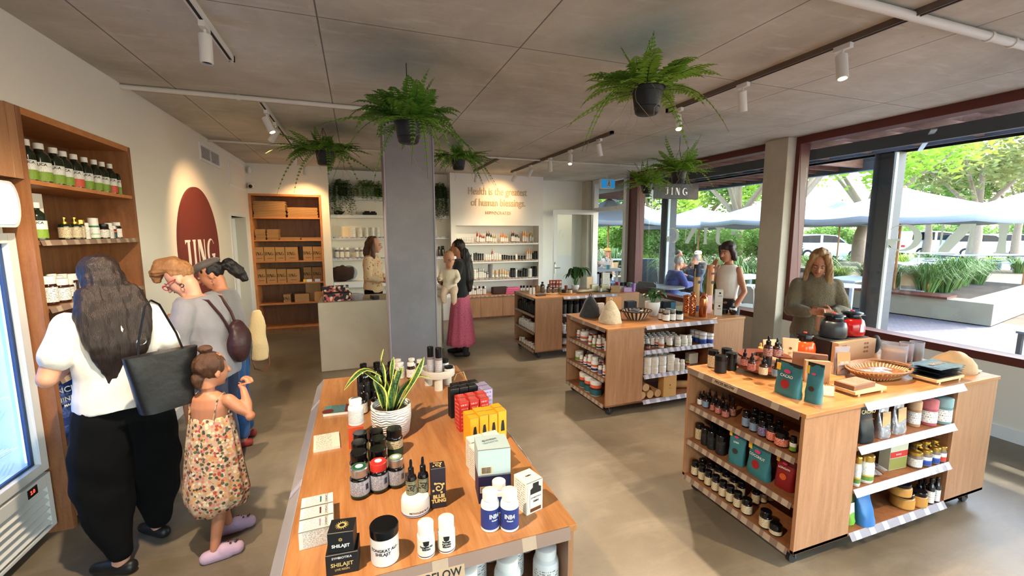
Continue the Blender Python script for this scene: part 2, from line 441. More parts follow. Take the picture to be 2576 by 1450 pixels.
# ceiling with cast panel joints
cm=CEIL.copy();cm.name='cast_ceiling';n_=cm.node_tree;b_=n_.nodes['Principled BSDF']
src=b_.inputs['Base Color'].links[0].from_socket
tc_=nd(n_,'ShaderNodeTexCoord');sp_=nd(n_,'ShaderNodeSeparateXYZ');n_.links.new(tc_.outputs['Object'],sp_.inputs[0])
def joint(axis,off,per,w):
    a=mathn(n_,'ADD',sp_.outputs[axis],-off+per*20);a=mathn(n_,'MODULO',a,per)
    return mathn(n_,'LESS_THAN',mathn(n_,'ABSOLUTE',mathn(n_,'SUBTRACT',a,per/2)),w)
jn=mathn(n_,'MAXIMUM',joint(0,1.05-.6,1.2,.0045),joint(1,2.77-.94,1.88,.004))
pt=mathn(n_,'MAXIMUM',joint(0,1.05-.6,1.2,.035),joint(1,2.77-.94,1.88,.03))
pn=noise(n_,coords(n_),5,5,.7)
pf=mathn(n_,'MULTIPLY',pt,ramp(n_,pn,[(.45,(0,0,0)),(.65,(1,1,1))]).outputs[0])
o1=mixc(n_,mathn(n_,'MULTIPLY',pf,.45),src,(214,208,196))
o2=mixc(n_,mathn(n_,'MULTIPLY',jn,.75),o1,(62,56,48))
n_.links.new(o2,b_.inputs['Base Color'])
struct('ceiling',MB().box(-4.2,5.5,YF-.2,10.2,H,H+.3),cm)
BK0,BK1,BKT=2.0,4.48,2.49 # recessed joinery on the left wall
class WALLS:
    def __init__(s):s.b=[]
    def box(s,*a):s.b.append(a);return s
def walls(nm,w,m):
    for a in w.b:struct(nm,MB().box(*a),m)
w=WALLS()
w.box(XL-.2,XL,YF,10,BKT,H).box(XL-.2,XL,BK1,7.42,0,BKT).box(XL-.2,XL,7.42,8.30,2.05,BKT).box(XL-.2,XL,8.30,8.85,0,BKT).box(XL-.2,XL,YF,BK0,0,BKT)
walls('wall_left',w,WALL)
w=WALLS()
w.box(-3.4,XL-.2,7.30,7.40,0,H).box(-3.4,XL-.2,9.1,9.2,0,H).box(-3.5,-3.4,7.3,9.2,0,H)
walls('wall_side_room',w,WALL)
w=WALLS()
w.box(XL,-.57,YB,YB+.42,2.475,H).box(-.57,-.44,YB,YB+.42,0,H).box(XL-.2,-1.712,YB,YB+.42,0,2.475).box(XL-.2,-.44,9.02,9.12,0,H).box(-.44,1.81,9.02,9.12,0,H)
walls('wall_back',w,WALL)
w=WALLS()
w.box(1.81,3.84,8.70,9.10,1.945,H).box(1.81,1.91,8.70,9.10,0,1.945).box(3.74,3.84,8.70,9.10,0,1.945).box(1.91,3.74,9.02,9.10,0,1.945)
walls('wall_quote',w,QWALL)
struct('wall_entry',MB().box(3.84,5.10,9.25,9.35,0,H),WALL)
walls('wall_front',WALLS().box(-4.2,-1.5,YF-.15,YF,0,H).box(5.2,5.5,YF-.15,YF,0,H).box(-1.5,5.2,YF-.15,YF,0,.25).box(-1.5,5.2,YF-.15,YF,2.9,H),WALL)
w4=bpy.data.objects.new('window_4',None);COL.objects.link(w4);w4['kind']='structure'
m4=MB()
for x_ in(-1.5,.7,2.95,5.14):m4.box(x_,x_+.06,YF-.1,YF-.02,.25,2.9)
m4.build('window_frame',MAROON,w4);MB().box(-1.44,5.14,YF-.07,YF-.065,.25,2.9).build('window_pane',GLASS,w4)
w=WALLS().box(5.26,5.42,YF,4.08,0,.655).box(5.26,5.42,4.40,7.62,0,.60)
walls('wall_right',w,WALL)
struct('baseboard_right',MB().box(5.245,5.26,YF,4.08,0,.115).box(5.245,5.26,4.40,7.35,0,.115),WHITE)
struct('baseboard_left',MB().box(XL,XL+.014,BK1+.02,7.34,0,.10).box(XL,XL+.014,8.37,8.64,0,.10),WHITE)
tag(MB().box(5.13,5.52,4.08,4.41,0,H).build('concrete_pillar',PILLAR,bevel=.008),'square raw concrete pillar between the two shop windows, faint cast mark on it','pillar')
tag(MB().box(5.08,5.36,8.98,9.30,0,H).build('corner_pillar',PILLAR,bevel=.006),'narrow concrete pillar in the far corner behind the glass door','pillar')
# free-standing column with chamfer beads
p_=thing('column','grey trowelled plaster column standing in the middle of the shop','column',(.54,4.84,0))
MB().box(-.245,.245,-.25,.25,0,H).build('shaft',COLM,p_,bevel=.012)
for sx in(-1,1):
    MB().bar((sx*.245,-.25,0),(sx*.245,-.25,H),.014,.014).build('corner_bead',mat('bead_trim',(150,140,150)if sx<0 else(206,202,202),.5),p_)
# windows on the right
def window(nm,y0,y1,z0,z1,x0=5.27,x1=5.45,t=.055,head=.09):
    r=bpy.data.objects.new(nm,None);COL.objects.link(r);r['kind']='structure'
    m=MB().box(x0,x1,y0,y0+t,z0,z1).box(x0,x1,y1-t,y1,z0,z1).box(x0,x1,y0+t,y1-t,z1-head,z1).box(x0-.01,x1,y0+t,y1-t,z0,z0+.075)
    m.build('window_frame',MAROON,r,bevel=.004)
    MB().box(5.415,5.42,y0+t,y1-t,z0+.075,z1-head).build('window_pane',GLASS,r)
    return r
wn=window('window_1',-1.2,4.08,.655,H)
wf=window('window_2',4.40,7.40,.60,H)
wq=window('window_3',-3.55,-1.2,.655,H)
MB().box(5.27,5.45,7.40,7.62,.60,H).build('window_post',MAROON,wf,bevel=.004)
DCL=mat('frosted_vinyl',(190,192,184),.8,var=.03)
_n=DCL.node_tree;_tr=_n.nodes.new('ShaderNodeBsdfTranslucent');_tr.inputs[0].default_value=(.62,.64,.58,1);_ms=_n.nodes.new('ShaderNodeMixShader');_ms.inputs[0].default_value=.6;_n.links.new(_n.nodes['Principled BSDF'].outputs[0],_ms.inputs[1]);_n.links.new(_tr.outputs[0],_ms.inputs[2]);_n.links.new(_ms.outputs[0],_n.nodes['Material Output'].inputs[0])
def decal(y0,y1,parent):
    # word seen reversed from indoors: letters run from high y (G, left) to low y (J, right)
    yc=(y0+y1)/2;L=y1-y0
    M=facing(5.409,yc,1.742,(1,0,0)) # readable from outside
    return logo('JING',.27,DCL,M,parent,ext=.001,gap=.34,name='vinyl_lettering',squash=L/(.27*3.13))
decal(1.80,3.07,wn);decal(5.27,6.62,wf)
# entry: aluminium frames, transom, open glass door
ALU=mat('light_aluminium',(206,205,200),.4,.2,var=.03)
e_=bpy.data.objects.new('door_1',None);COL.objects.link(e_);e_['kind']='structure'
MB().box(5.20,5.32,8.88,8.98,0,H).box(5.20,5.32,7.62,7.72,0,H).box(5.20,5.32,7.72,8.88,2.27,2.36).box(5.20,5.32,7.72,8.88,2.9,H).build('door_frame',ALU,e_,bevel=.003)
MB().box(5.25,5.256,7.72,8.88,2.36,2.9).build('transom_pane',GLASS,e_)
lf=MB().box(4.10,4.18,8.70,8.745,.02,2.30).box(5.08,5.17,8.70,8.745,.02,2.30).box(4.18,5.08,8.70,8.745,2.20,2.30).box(4.18,5.08,8.70,8.745,.02,.22).build('door_leaf',ALU,e_,bevel=.003)
MB().box(4.18,5.08,8.72,8.726,.22,2.20).build('door_pane',GLASS,lf)
MB().tube([(4.14,8.70,1.02),(4.14,8.65,1.02),(4.24,8.645,1.02)],.009).cbox((4.14,8.695,1.0),(.04,.01,.2)).build('door_handle',STEEL,lf)
MB().box(4.125,4.14,8.695,8.70,.9,1.15).build('door_lock',BLACK,lf)
# left doorway
e_=bpy.data.objects.new('door_2',None);COL.objects.link(e_);e_['kind']='structure'
MB().box(XL-.2,XL+.012,7.36,7.42,0,2.11).box(XL-.2,XL+.012,8.30,8.36,0,2.11).box(XL-.2,XL+.012,7.42,8.30,2.05,2.11).build('door_frame',WHITE,e_,bevel=.002)
T_=Matrix.Translation((XL-.16,8.28,0))@Matrix.Rotation(R(42),4,'Z')
dl=MB().box(-.86,0,-.04,0,.01,2.03,T_).build('door_leaf',WHITE,e_,bevel=.002)
MB().box(-.80,-.77,-.045,-.04,1.78,1.92,T_).build('door_latch',BLACK,dl)
# lettering on the quote wall
TXT=mat('raised_letters',(196,178,150),.6,var=.03)
QG='raised quotation on the white rendered wall'
def qline(s,x0,x1,z,size,nm,bold=.002,space=1):
    me=text_mesh(s,size,.006,bold=bold,space=space);xs=[v.co.x for v in me.vertices];wd=max(xs)-min(xs);k=(x1-x0)/wd
    mid=(max(xs)+min(xs))/2
    for v in me.vertices:v.co=Vector(((v.co.x-mid)*k,v.co.y,v.co.z))
    me.materials.append(TXT);me.transform(facing((x0+x1)/2,8.694,z,(0,-1,0)))
    return link(nm,me)
q=tag(qline('Health is the greatest',2.18,3.46,2.635,.205,'wall_lettering'),'raised cream words Health is the greatest, upper line on the quote wall','lettering')
q=tag(qline('of human blessings.',2.235,3.42,2.41,.205,'wall_lettering'),'raised cream words of human blessings, line under the first on the quote wall','lettering')
q=tag(qline('HIPPOCRATES',2.54,3.09,2.205,.085,'wall_lettering',.001,1.2),'small raised name HIPPOCRATES under the quotation','lettering')
# oval sign
ov=thing('oval_sign','tall dark red oval sign with white JING lettering on the left wall','sign',(XL,5.98,1.62))
MB().prism([(.68*math.cos(2*PI*i/64),.70*math.sin(2*PI*i/64))for i in range(64)],.02,facing(0,0,0,(1,0,0))).build('board',mat('sign_red',(112,44,38),.6,var=.05),ov)
logo('JING',.33,mat('sign_white',(240,236,230),.6),facing(.021,-.02,-.06,(1,0,0)),ov,ext=.004,gap=.2,squash=1.12)
# vents and hatch
def vent(y,z,wd,ht,lab):
    t=thing('air_vent',lab,'vent',(XL,y,z))
    MB().box(0,.012,-wd/2-.04,wd/2+.04,-ht/2-.03,-ht/2).box(0,.012,-wd/2-.04,wd/2+.04,ht/2,ht/2+.03).box(0,.012,-wd/2-.04,-wd/2,-ht/2,ht/2).box(0,.012,wd/2,wd/2+.04,-ht/2,ht/2).box(0,.012,-.012,.012,-ht/2,ht/2).build('frame',WHITE,t)
    MB().box(.001,.003,-wd/2,wd/2,-ht/2,ht/2).build('dark_backing',BLACKM,t)
    m=MB();k=9
    for i in range(k):m.box(.003,.011,-wd/2,wd/2,-ht/2+(i+.3)*ht/k,-ht/2+(i+.65)*ht/k)
    m.build('slats',WHITE,t)
vent(6.68,2.775,.74,.15,'white slatted air vent on the left wall above the oval sign')
vent(2.45,2.72,.9,.22,'white slatted air vent high on the left wall near the fridge')
hp=thing('access_hatch','square white access hatch on the left wall near the corner','hatch',(XL,7.98,2.71))
MB().box(0,.006,-.46,.46,-.22,.2).build('frame',WHITE,hp);MB().box(.006,.014,-.42,.42,-.19,.17).build('panel',WALL,hp,bevel=.002)
cc=thing('security_camera','small white dome security camera in the back left corner','camera',(-1.64,8.62,2.60))
MB().box(-.06,.02,-.02,.02,-.05,.05).build('base',CAPW,cc,bevel=.005);MB().lathe([(0,0),(.045,0),(.045,.09),(.03,.12),(0,.12)],16,Matrix.Translation((0,-.01,0))@Matrix.Rotation(R(100),4,'X')@Matrix.Rotation(0,4,'Z')).build('housing',CAPW,cc,smooth=40)
MB().ball((0,-.13,-.02),.03).build('lens',BLACK,cc,smooth=180)
ms=thing('motion_sensor','small white rounded motion sensor at the ceiling in the back left corner','sensor',(-1.66,8.60,2.86))
MB().ball((0,0,0),(.035,.045,.065)).build('sensor_body',CAPW,ms,smooth=180)
# ------------------------------------------------------------------ ceiling services: conduit pipes, tracks, spotlights
PIPE=mat('white_conduit',(222,216,204),.45,var=.03)
def pipe(y,x0,x1,lab,r=.018,clips=()):
    t=thing('conduit_pipe',lab,'pipe',(0,y,H-r-.004))
    MB().tube([(x0,0,0),(x1,0,0)],r,12).build('pipe',PIPE,t,smooth=60)
    for cx in clips:MB().tube([(cx-.012,0,0),(cx+.012,0,0)],r+.006,12).build('clip',PIPE,t,smooth=60)
pipe(4.47,XL,.30,'white conduit pipe across the ceiling from the left wall to the column',.02,(-.9,.12))
pipe(6.65,XL,5.2,'thin white conduit pipe across the ceiling behind the ferns',.014,(-1.0,.2,2.17,2.9,3.7,4.4))
pipe(1.62,1.2,XR-.02,'thick white conduit pipe crossing the top right of the ceiling',.024,(3.6,3.85))
TRK=mat('track_white',(224,220,212),.45);TRKD=mat('track_dark',(104,88,76),.5)
LAMPM=mat('lamp_glow',(255,214,150),.4,emis=(1.0,.60,.25),es=60)
def track(x,y0,y1,lab,m=TRK):
    t=thing('ceiling_track',lab,'track',(x,0,H))
    MB().box(-.018,-.010,y0,y1,-.036,0).box(.010,.018,y0,y1,-.036,0).box(-.018,.018,y0,y0+.03,-.036,0).box(-.018,.018,y1-.03,y1,-.036,0).build('rail',m,t)
    MB().box(-.010,.010,y0,y1,-.030,0).build('conductor',BLACKM,t)
track(-.74,.2,3.56,'white lighting track at the top left holding a single spotlight')
track(-.75,4.50,8.1,'white lighting track running behind the left hanging fern')
track(2.89,-1.0,3.60,'long brown-edged lighting track above the right display unit',TRKD)
track(2.89,4.55,8.08,'lighting track with five spotlights in front of the quote wall',TRKD)
track(2.18,6.66,8.2,'short lighting track left of the quotation',TRKD)
LAMPK=2.6
def spotlight(x,y,aim,on,lab,energy=45,size=R(80),L=.15,col=(1,.80,.58)):
    t=thing('track_spotlight',lab,'spotlight',(x,y,H-.036))
    a=Vector(aim)-Vector((x,y,H-.16));a.normalize()
    MB().box(-.016,.016,-.05,.05,-.03,0).tube([(0,0,-.03),(0,0,-.075)],.007).build('mount',TRK,t)
    q_=a.to_track_quat('-Z','Y').to_matrix().to_4x4()
    M=Matrix.Translation((0,0,-.10))@q_
    hd=MB().lathe([(.024,-L*.72),(.031,-L*.72),(.032,-L*.7),(.032,L*.28),(.028,L*.3),(0,L*.3)],20,M,cap=False).lathe([(0,-L*.6),(.026,-L*.6)],20,M,cap=False).build('lamp_head',TRK,t,smooth=40)
    MB().lathe([(0,-L*.63),(.027,-L*.63),(.027,-L*.66),(0,-L*.66)],16,M).build('bulb',LAMPM if on else BLACKM,t)
    if on:
        s_=spot_light(Vector((x,y,H-.136))+a*(L*.76),Vector((x,y,H-.136))+a*2,energy*LAMPK,size=size,color=col)
        s_.name='spot_lamp_light'
spotlight(-.74,2.98,(-.80,2.98,0),False,'white cylindrical spotlight pointing down from the top left track')
spotlight(-.75,4.82,(.5,4.2,0),True,'lit spotlight left of the hanging fern, facing the camera',60)
spotlight(-.75,5.3,(-1.72,5.98,1.6),True,'spotlight behind the left fern turned to the oval sign',24,col=(1,.62,.3))
spotlight(-.76,6.9,(-1.1,7.2,.5),False,'spotlight half hidden by fern roots')
spotlight(-.74,8.0,(-.85,8.65,2.0),True,'spotlight at the far end of the left track above the carton shelves',16,R(95),col=(1,.60,.26))
spotlight(2.89,1.98,(2.6,1.4,0),True,'large lit spotlight nearest the camera on the right track',70)
spotlight(2.89,2.72,(3.6,3.0,0),False,'unlit spotlight in the middle of the right track')
spotlight(2.89,3.44,(2.2,2.2,0),True,'lit spotlight at the far end of the right track below the fern',70)
spotlight(2.89,4.85,(3.6,4.9,0),False,'unlit spotlight nearest the camera on the far track')
spotlight(2.89,5.62,(2.2,4.4,0),True,'lit spotlight second on the far track',60)
spotlight(2.89,6.3,(3.2,6.3,0),False,'unlit spotlight third on the far track')
spotlight(2.89,7.1,(2.3,8.5,.6),True,'spotlight fourth on the far track aimed at the niche',35)
spotlight(2.89,7.9,(2.82,8.7,2.35),True,'last spotlight on the far track, washing the quotation',11,R(85),col=(1,.60,.26))
spotlight(2.18,8.05,(2.0,8.7,.9),False,'spotlight at the end of the short track')
# lamps of the same tracks nearer than the photo's edge
for x_,y_,a_ in((-.74,.75,(.35,1.7,.9)),(2.89,.2,(2.2,.9,.3)),(-.74,1.9,(-1.3,3.4,.8))):
    spotlight(x_,y_,a_,True,{.75:'spotlight on the near end of the left track, out of frame above the front table',.2:'spotlight on the near end of the right track, out of frame',1.9:'spotlight beside the front table end of the left track, out of frame'}[y_],75)
# exit sign
ex=thing('exit_sign','small blue and white exit sign hanging by the entry door','sign',(4.95,7.95,2.80),R(0))
MB().box(-.17,.17,-.035,.035,-.10,.10).build('housing',CAPW,ex,bevel=.01)
MB().box(-.155,.155,-.040,-.036,-.085,.085).build('face',mat('exit_blue',(24,120,170),.4,emis=(20,110,165),es=.6),ex)
rm=MB().mat(0);Mx=facing(.02,-.0405,0,(0,-1,0))
rm.prism([(-.05,-.07),(.05,-.07),(.05,.07),(-.05,.07)],.001,Mx);rm.build('door_pictogram',CAPW,ex)
rm=MB();rm.prism(arc(.0,.045,.012,.012,0,330,10),.002,Mx)
for q0,q1 in(((0,.03),(-.008,-.01)),((-.008,-.01),(.02,-.03)),((.02,-.03),(.018,-.06)),((-.008,-.01),(-.025,-.035)),((-.025,-.035),(-.04,-.04)),((0,.022),(.028,.008)),((0,.022),(-.028,.002))):
    d0=Vector((q1[0]-q0[0],q1[1]-q0[1]));nn=Vector((-d0.y,d0.x)).normalized()*.005
    rm.prism([(q0[0]-nn.x,q0[1]-nn.y),(q1[0]-nn.x,q1[1]-nn.y),(q1[0]+nn.x,q1[1]+nn.y),(q0[0]+nn.x,q0[1]+nn.y)],.002,Mx)
rm.build('running_figure',mat('exit_blue2',(20,100,150),.4),ex)
MB().tube([(0,.0,.10),(0,0,.18)],.008).build('stem',CAPW,ex)
# ------------------------------------------------------------------ joinery
WD_SIDE=wood('joinery_upright',(118,72,42),(146,94,58),(164,112,72),(9,9,1.1))
WD_BACK=wood('joinery_back',(96,58,34),(118,76,46),(134,90,56),(9,9,1.1))
EDGE=wood('joinery_edge',(176,108,56),(196,126,70),(208,142,86),(4,4,4))
STRIP=mat('shelf_ticket_strip',(132,108,94),.35,var=.1)
TICK1=mat('ticket_tan',(168,148,126),.7,var=.1,scale=30)
TICK2=mat('ticket_grey',(176,172,184),.6,var=.1,scale=30)
def ticket_strip(a,b,parent,n=9,h=.032,out=(0,-1,0),clear=False,seed=1,tilt=.3,gap=.1):
    """tilted clear strip holding paper tickets, along a->b, facing out"""
    a=Vector(a);b=Vector(b);o=Vector(out);up=Vector((0,0,1));d=(b-a).normalized();L=(b-a).length
    lo=o*h*tilt-up*h
    rn=random.Random(seed);m=MB();e=o*.0025;xs=[0.0];ms_=[]
    wd=min(.045,L/n*.55)/2
    for i in range(n):
        c_=(i+.5+rn.uniform(-gap,gap))*L/n
        xs+=[max(xs[-1]+.001,c_-wd),min(L-.0005,c_+wd)];ms_+=[0,1]
    xs.append(L);ms_.append(0)
    V=[]
    for x_ in xs:V+=[a+d*x_,a+d*x_+lo,a+d*x_+lo+e,a+d*x_+e]
    F=[(0,1,2,3),tuple(4*(len(xs)-1)+k for k in(3,2,1,0))];mi=[0,0]
    for i in range(len(xs)-1):
        q=4*i
        for k in range(4):
            l=(k+1)%4;F.append((q+k,q+l,q+4+l,q+4+k));mi.append(ms_[i])
    m.v=V;m.f=F;m.m=mi
    st=m.build('ticket_strip',[CLEAR if clear else STRIP,TICK2 if clear else TICK1],parent)
    return st
# left recessed bookcase with a tall panel above the fridge
bk=thing('display_bookcase','tall recessed wooden display bookcase in the left wall beside the fridge','bookcase',(XL,3.84,0))
y0,y1=3.205-3.84,4.48-3.84
D_=.36
MB().box(-D_,.012,y0,y0+.04,0,2.49).build('side_panel',WD_SIDE,bk)
MB().box(-D_,.012,y1-.04,y1,0,2.49).build('side_panel',WD_SIDE,bk)
MB().box(-D_,.012,y0+.04,y1-.04,2.45,2.49).build('top_panel',EDGE,bk)
MB().box(-D_-.02,-D_,y0,y1,0,2.49).build('back_panel',WD_BACK,bk)
SHL=(2.10,1.755,1.36,.93)
for k,z in enumerate(SHL):
    s_=MB().box(-D_,.008,y0+.04,y1-.04,z-.024,z).build('shelf',EDGE if k==0 else WD_SIDE,bk)
    if k:ticket_strip((.014,y0+.05,z+.004),(.014,y1-.045,z+.004),s_,9,out=(1,0,0),seed=k)
MB().box(-D_,-.004,y0+.04,y1-.04,.04,.50).build('plinth_cupboard',WOODV,bk)
MB().box(-D_,-.03,y0+.04,y1-.04,0,.04).build('kick_board',BLACKM,bk)
fp=thing('cupboard_panel','wooden overhead cupboard front above the drinks fridge','cabinet',(XL,2.6,0))
MB().box(-D_,.0,-.6,.60,2.10,2.49).build('carcass',WD_SIDE,fp,bevel=.002)
MB().box(0,.012,-.595,.53,2.095,2.485).build('door',WOODV,fp,bevel=.002)
MB().box(0,.012,.535,.602,2.095,2.49).build('filler_strip',WOODV,fp,bevel=.002)
tag(MB().box(-2.12,-2.09,1.98,3.2,0,2.1).box(-2.12,XL,1.95,1.98,0,2.1).box(-2.2,-1.72,-3.6,1.95,0,2.0).build('wall_niche',WALL),kind='structure')
# back bookcase
bb=thing('carton_shelving','recessed wooden shelving full of cardboard cartons in the back left wall','bookcase',(-1.14,YB,0))
MB().box(-.572,-.537,-.012,.36,0,2.475).build('side_panel',EDGE,bb)
MB().box(.535,.57,-.012,.36,0,2.475).build('side_panel',EDGE,bb)
MB().box(-.537,.535,-.012,.36,2.44,2.475).build('top_panel',EDGE,bb)
MB().box(-.57,.57,.345,.36,0,2.475).build('back_panel',WD_BACK,bb)
for z in(2.07,1.675,1.30,.905,.535,.10):
    MB().box(-.537,.535,-.006,.345,z-.022,z).build('shelf',EDGE,bb)
MB().box(-.537,.535,.02,.34,0,.078).build('kick_board',WD_SIDE,bb)
# white floating shelves in the recess
for i,(z,y0_,h_)in enumerate(((2.49,8.84,.07),(2.14,8.84,.06),(1.72,8.84,.05),(1.32,8.84,.05),(.87,8.72,.11))):
    t=thing('wall_shelf',f'{("top","second","third","fourth","thick lowest")[i]} white shelf in the recess behind the counter','shelf',(.685,9.02,z),group=None)
    MB().box(-1.118,1.118,y0_-9.02,0,-h_,0).build('board',WHITE,t,bevel=.004)
    if i in(2,3):ticket_strip((-1.1,y0_-9.024,.002),(1.1,y0_-9.024,.002),t,26,.028,seed=i,clear=True)
tag(MB().box(-.43,1.80,8.70,9.015,0,.55).build('back_bench_cabinet',WHITE,bevel=.004),'white low bench cabinet under the recess shelves behind the counter','cabinet')
# niche shelves
for i,z in enumerate((1.60,1.22,.835)):
    t=thing('niche_shelf',f'{("upper","middle","lower")[i]} thick white shelf in the niche under the quotation','shelf',(2.825,8.86,z))
    MB().box(-.913,.913,-.155,.155,-.055,0).build('board',WHITE,t,bevel=.003)
    ticket_strip((-.90,-.158,.003),(.90,-.158,.003),t,24,.026,seed=i+7,gap=.2)
nc=thing('niche_cabinet','low pale wood cabinet with flush doors below the niche','cabinet',(2.9,8.55,0))
MB().box(-1.02,.93,-.0,.145,.04,.475).build('carcass',WD_SIDE,nc)
MB().box(-1.04,.94,-.02,.145,.475,.50).build('top',EDGE,nc)
for i in range(4):MB().box(-1.015+i*.486,-1.015+(i+1)*.486-.005,-.016,0,.05,.47).build('door',WOODV,nc)
MB().box(-1.0,.92,.03,.14,0,.04).build('kick_board',WD_SIDE,nc)
tag(MB().box(1.92,3.73,8.71,9.01,.44,.50).build('niche_board',EDGE),'wooden base board inside the niche above the low cabinet','shelf')
ticket_strip((-1.0,-.022,.498),(.9,-.022,.498),nc,20,.024,seed=3)
# counter
ct=thing('service_counter','pale microcement service counter behind the grey column','counter',(.3,6.4,0))
MB().box(-.80,.78,-.45,.18,0,.91).build('counter_body',COUNT,ct,bevel=.012)
tag(MB().box(1.12,1.22,6.55,7.0,0,.93).build('counter_return',COUNT,bevel=.012),'short pale counter return seen right of the column by the woman with the baby','counter')
# ------------------------------------------------------------------ mobile display units
WHEELM=mat('castor_wheel',(40,40,42),.5)
def gondola(name,label,ox,oy,rz,flip=False,tagside=('x',)):
    """1.74 x .83 m unit, local origin at its low left corner on the floor; length along local x"""
    t=thing(name,label,'display unit',(ox,oy,0),rz)
    Lx,Ly,Z0,Z1=1.74,.83,.10,.885
    MB().box(-.005,Lx+.005,-.008,Ly+.008,Z1-.022,Z1).build('top',TOPW,t,bevel=.002)
    MB().box(0,Lx,0,Ly,Z0,Z0+.018).build('base_board',WD_SIDE,t)
    # end bays open outward, closed on the long faces; middle bay open to both long faces
    for x0,x1 in((0,.425),(Lx-.425,Lx)):
        MB().box(x0,x1,0,.02,Z0,Z1-.022).build('side_panel',WOODV,t,bevel=.001)
        MB().box(x0,x1,Ly-.02,Ly,Z0,Z1-.022).build('side_panel',WOODV,t,bevel=.001)
        xb=x1-.02 if x0==0 else x0
        MB().box(xb,xb+.02,.02,Ly-.02,Z0,Z1-.022).build('divider',WD_SIDE,t)
    MB().box(.425,Lx-.425,Ly/2-.01,Ly/2+.01,Z0,Z1-.022).build('back_panel',WD_BACK,t)
    k=0
    for z in(.625,.373):
        for x0,x1,e in((0,.405,'l'),(Lx-.405,Lx,'r')):
            s_=MB().box(x0+.004,x1,.02,Ly-.02,z-.02,z).build('shelf',WD_SIDE,t)
            if e=='l':ticket_strip((-.001,.03,z+.006),(-.001,Ly-.03,z+.006),s_,12,out=(-1,0,0),seed=int(z*100))
        s_=MB().box(.425,Lx-.425,.004,Ly-.004,z-.02,z).build('shelf',WD_SIDE,t)
        ticket_strip((.43,0,z+.008),(Lx-.43,0,z+.008),s_,12,.036,clear=True,seed=int(z*90),tilt=.6)
    ticket_strip((-.007,.02,Z1),(-.007,Ly-.02,Z1),t,3,.036,out=(-1,0,0),seed=5)
    ticket_strip((.43,-.01,Z1+.002),(Lx-.41,-.01,Z1+.002),t,6,.036,clear=True,seed=6,tilt=.6)
    ticket_strip((-.001,.03,.118),(-.001,Ly-.03,.118),t,10,.034,out=(-1,0,0),seed=8)
    ticket_strip((.43,0,.118),(Lx-.43,0,.118),t,7,.036,clear=True,seed=9,tilt=.6)
    for x,y in((.055,.06),(Lx-.09,.06),(.055,Ly-.06),(Lx-.09,Ly-.06)):
        c_=MB().box(x-.03,x+.03,y-.03,y+.03,.092,.10).bar((x,y-.016,.092),(x+.02,y-.016,.035),.022,.003).bar((x,y+.016,.092),(x+.02,y+.016,.035),.022,.003).build('castor',STEEL,t)
        MB().tube([(x+.02,y-.012,.034),(x+.02,y+.012,.034)],.034,18).build('wheel',WHEELM,c_,smooth=40)
    return t
TOPW=wood('bench_top',(150,96,54),(178,120,70),(200,144,92),(1.3,12,10),.3)
gB=gondola('display_unit','wooden wheeled display unit at the front right, crowded with cacao and teapots',2.105,1.463,0)
gC=gondola('display_unit','wooden wheeled display unit in the middle with supplement bottles and felt cones',2.215,3.48,R(.8))
gD=gondola('display_unit','wooden wheeled display unit furthest back with skincare and a leafy plant',2.33,5.52,R(.8))
gA=gondola('display_unit','wooden wheeled display unit nearest the camera in the foreground',.61,1.12,R(90))
mt=MB()
def front_sign(s,M,parent,size=.03,w=.17,h=.036):
    b_=MB().prism([(-w/2,-h/2),(w/2,-h/2),(w/2,h/2),(-w/2,h/2)],.0015,M).build('price_notice',mat('notice_tan',(176,150,120),.7),parent)
    me=text_mesh(s,size,.0003,bold=.0006);me.materials.append(BLACKM);me.transform(M@Matrix.Translation((0,0,.0018)));link('notice_lettering',me,b_)
front_sign('PRICES BELOW',facing(-.016,.60-.10,.868,(-1,0,.3)),gB,.022,.19,.03)
front_sign('PRICES BELOW',facing(-.020,.47,.845,(-1,0,.3)),gA,.030,.22,.034)
# upside: second strip along the long left side of the front unit
ticket_strip((1.74,.838,.887),(.05,.838,.887),gA,2,.045,out=(0,1,0),clear=True,seed=4,tilt=.9)
# ------------------------------------------------------------------ drinks fridge
FR=mat('fridge_white',(214,212,206),.4,var=.03);
GLOW=mat('fridge_light',(120,190,255),.5,emis=(.10,.30,.85),es=2.2)
HGLOW=mat('fridge_header',(150,185,250),.4,emis=(.25,.42,.95),es=1.15)
fr=thing('drinks_fridge','white glass-door drinks fridge glowing blue at the left edge','fridge',(-1.77,2.80,0))
m_=MB().box(-.32,-.05,-.385,-.36,.06,2.08).box(-.32,-.05,.36,.385,.06,2.08).box(-.32,-.05,-.36,.36,1.80,2.08).box(-.32,-.05,-.36,.36,.06,.42)
m_.build('cabinet_shell',FR,fr)
MB().box(-.32,-.30,-.36,.36,.42,1.80).build('lit_liner',GLOW,fr)
dr=MB().box(-.05,0,-.385,-.33,.42,1.80).box(-.05,0,.325,.385,.42,1.80).box(-.05,0,-.33,.325,1.745,1.80).box(-.05,0,-.33,.325,.42,.475).build('door',FR,fr,bevel=.003)
MB().box(-.03,-.026,-.33,.325,.475,1.745).build('door_pane',GLASS,dr)
MB().box(-.045,-.03,.30,.325,.475,1.745).box(-.045,-.03,-.33,.325,.475,.49).build('gasket',mat('gasket_blue',(30,60,110),.5),dr)
MB().box(-.06,-.045,.31,.33,.5,1.73).build('light_strip',mat('fridge_tube',(220,240,255),.4,emis=(.4,.75,1),es=4),fr)
for z in(.60,.9,1.2,1.5):
    m_=MB()
    for k in range(12):m_.box(-.29+k*.019,-.286+k*.019,-.355,.30,z,z+.004)
    m_.build('wire_shelf',WHITE,fr)
pts=[(-.36,1.83),(-.36,2.07)]+[(.30+.06*math.sin(R(a)),1.95+.12*math.cos(R(a)))for a in range(0,181,15)]
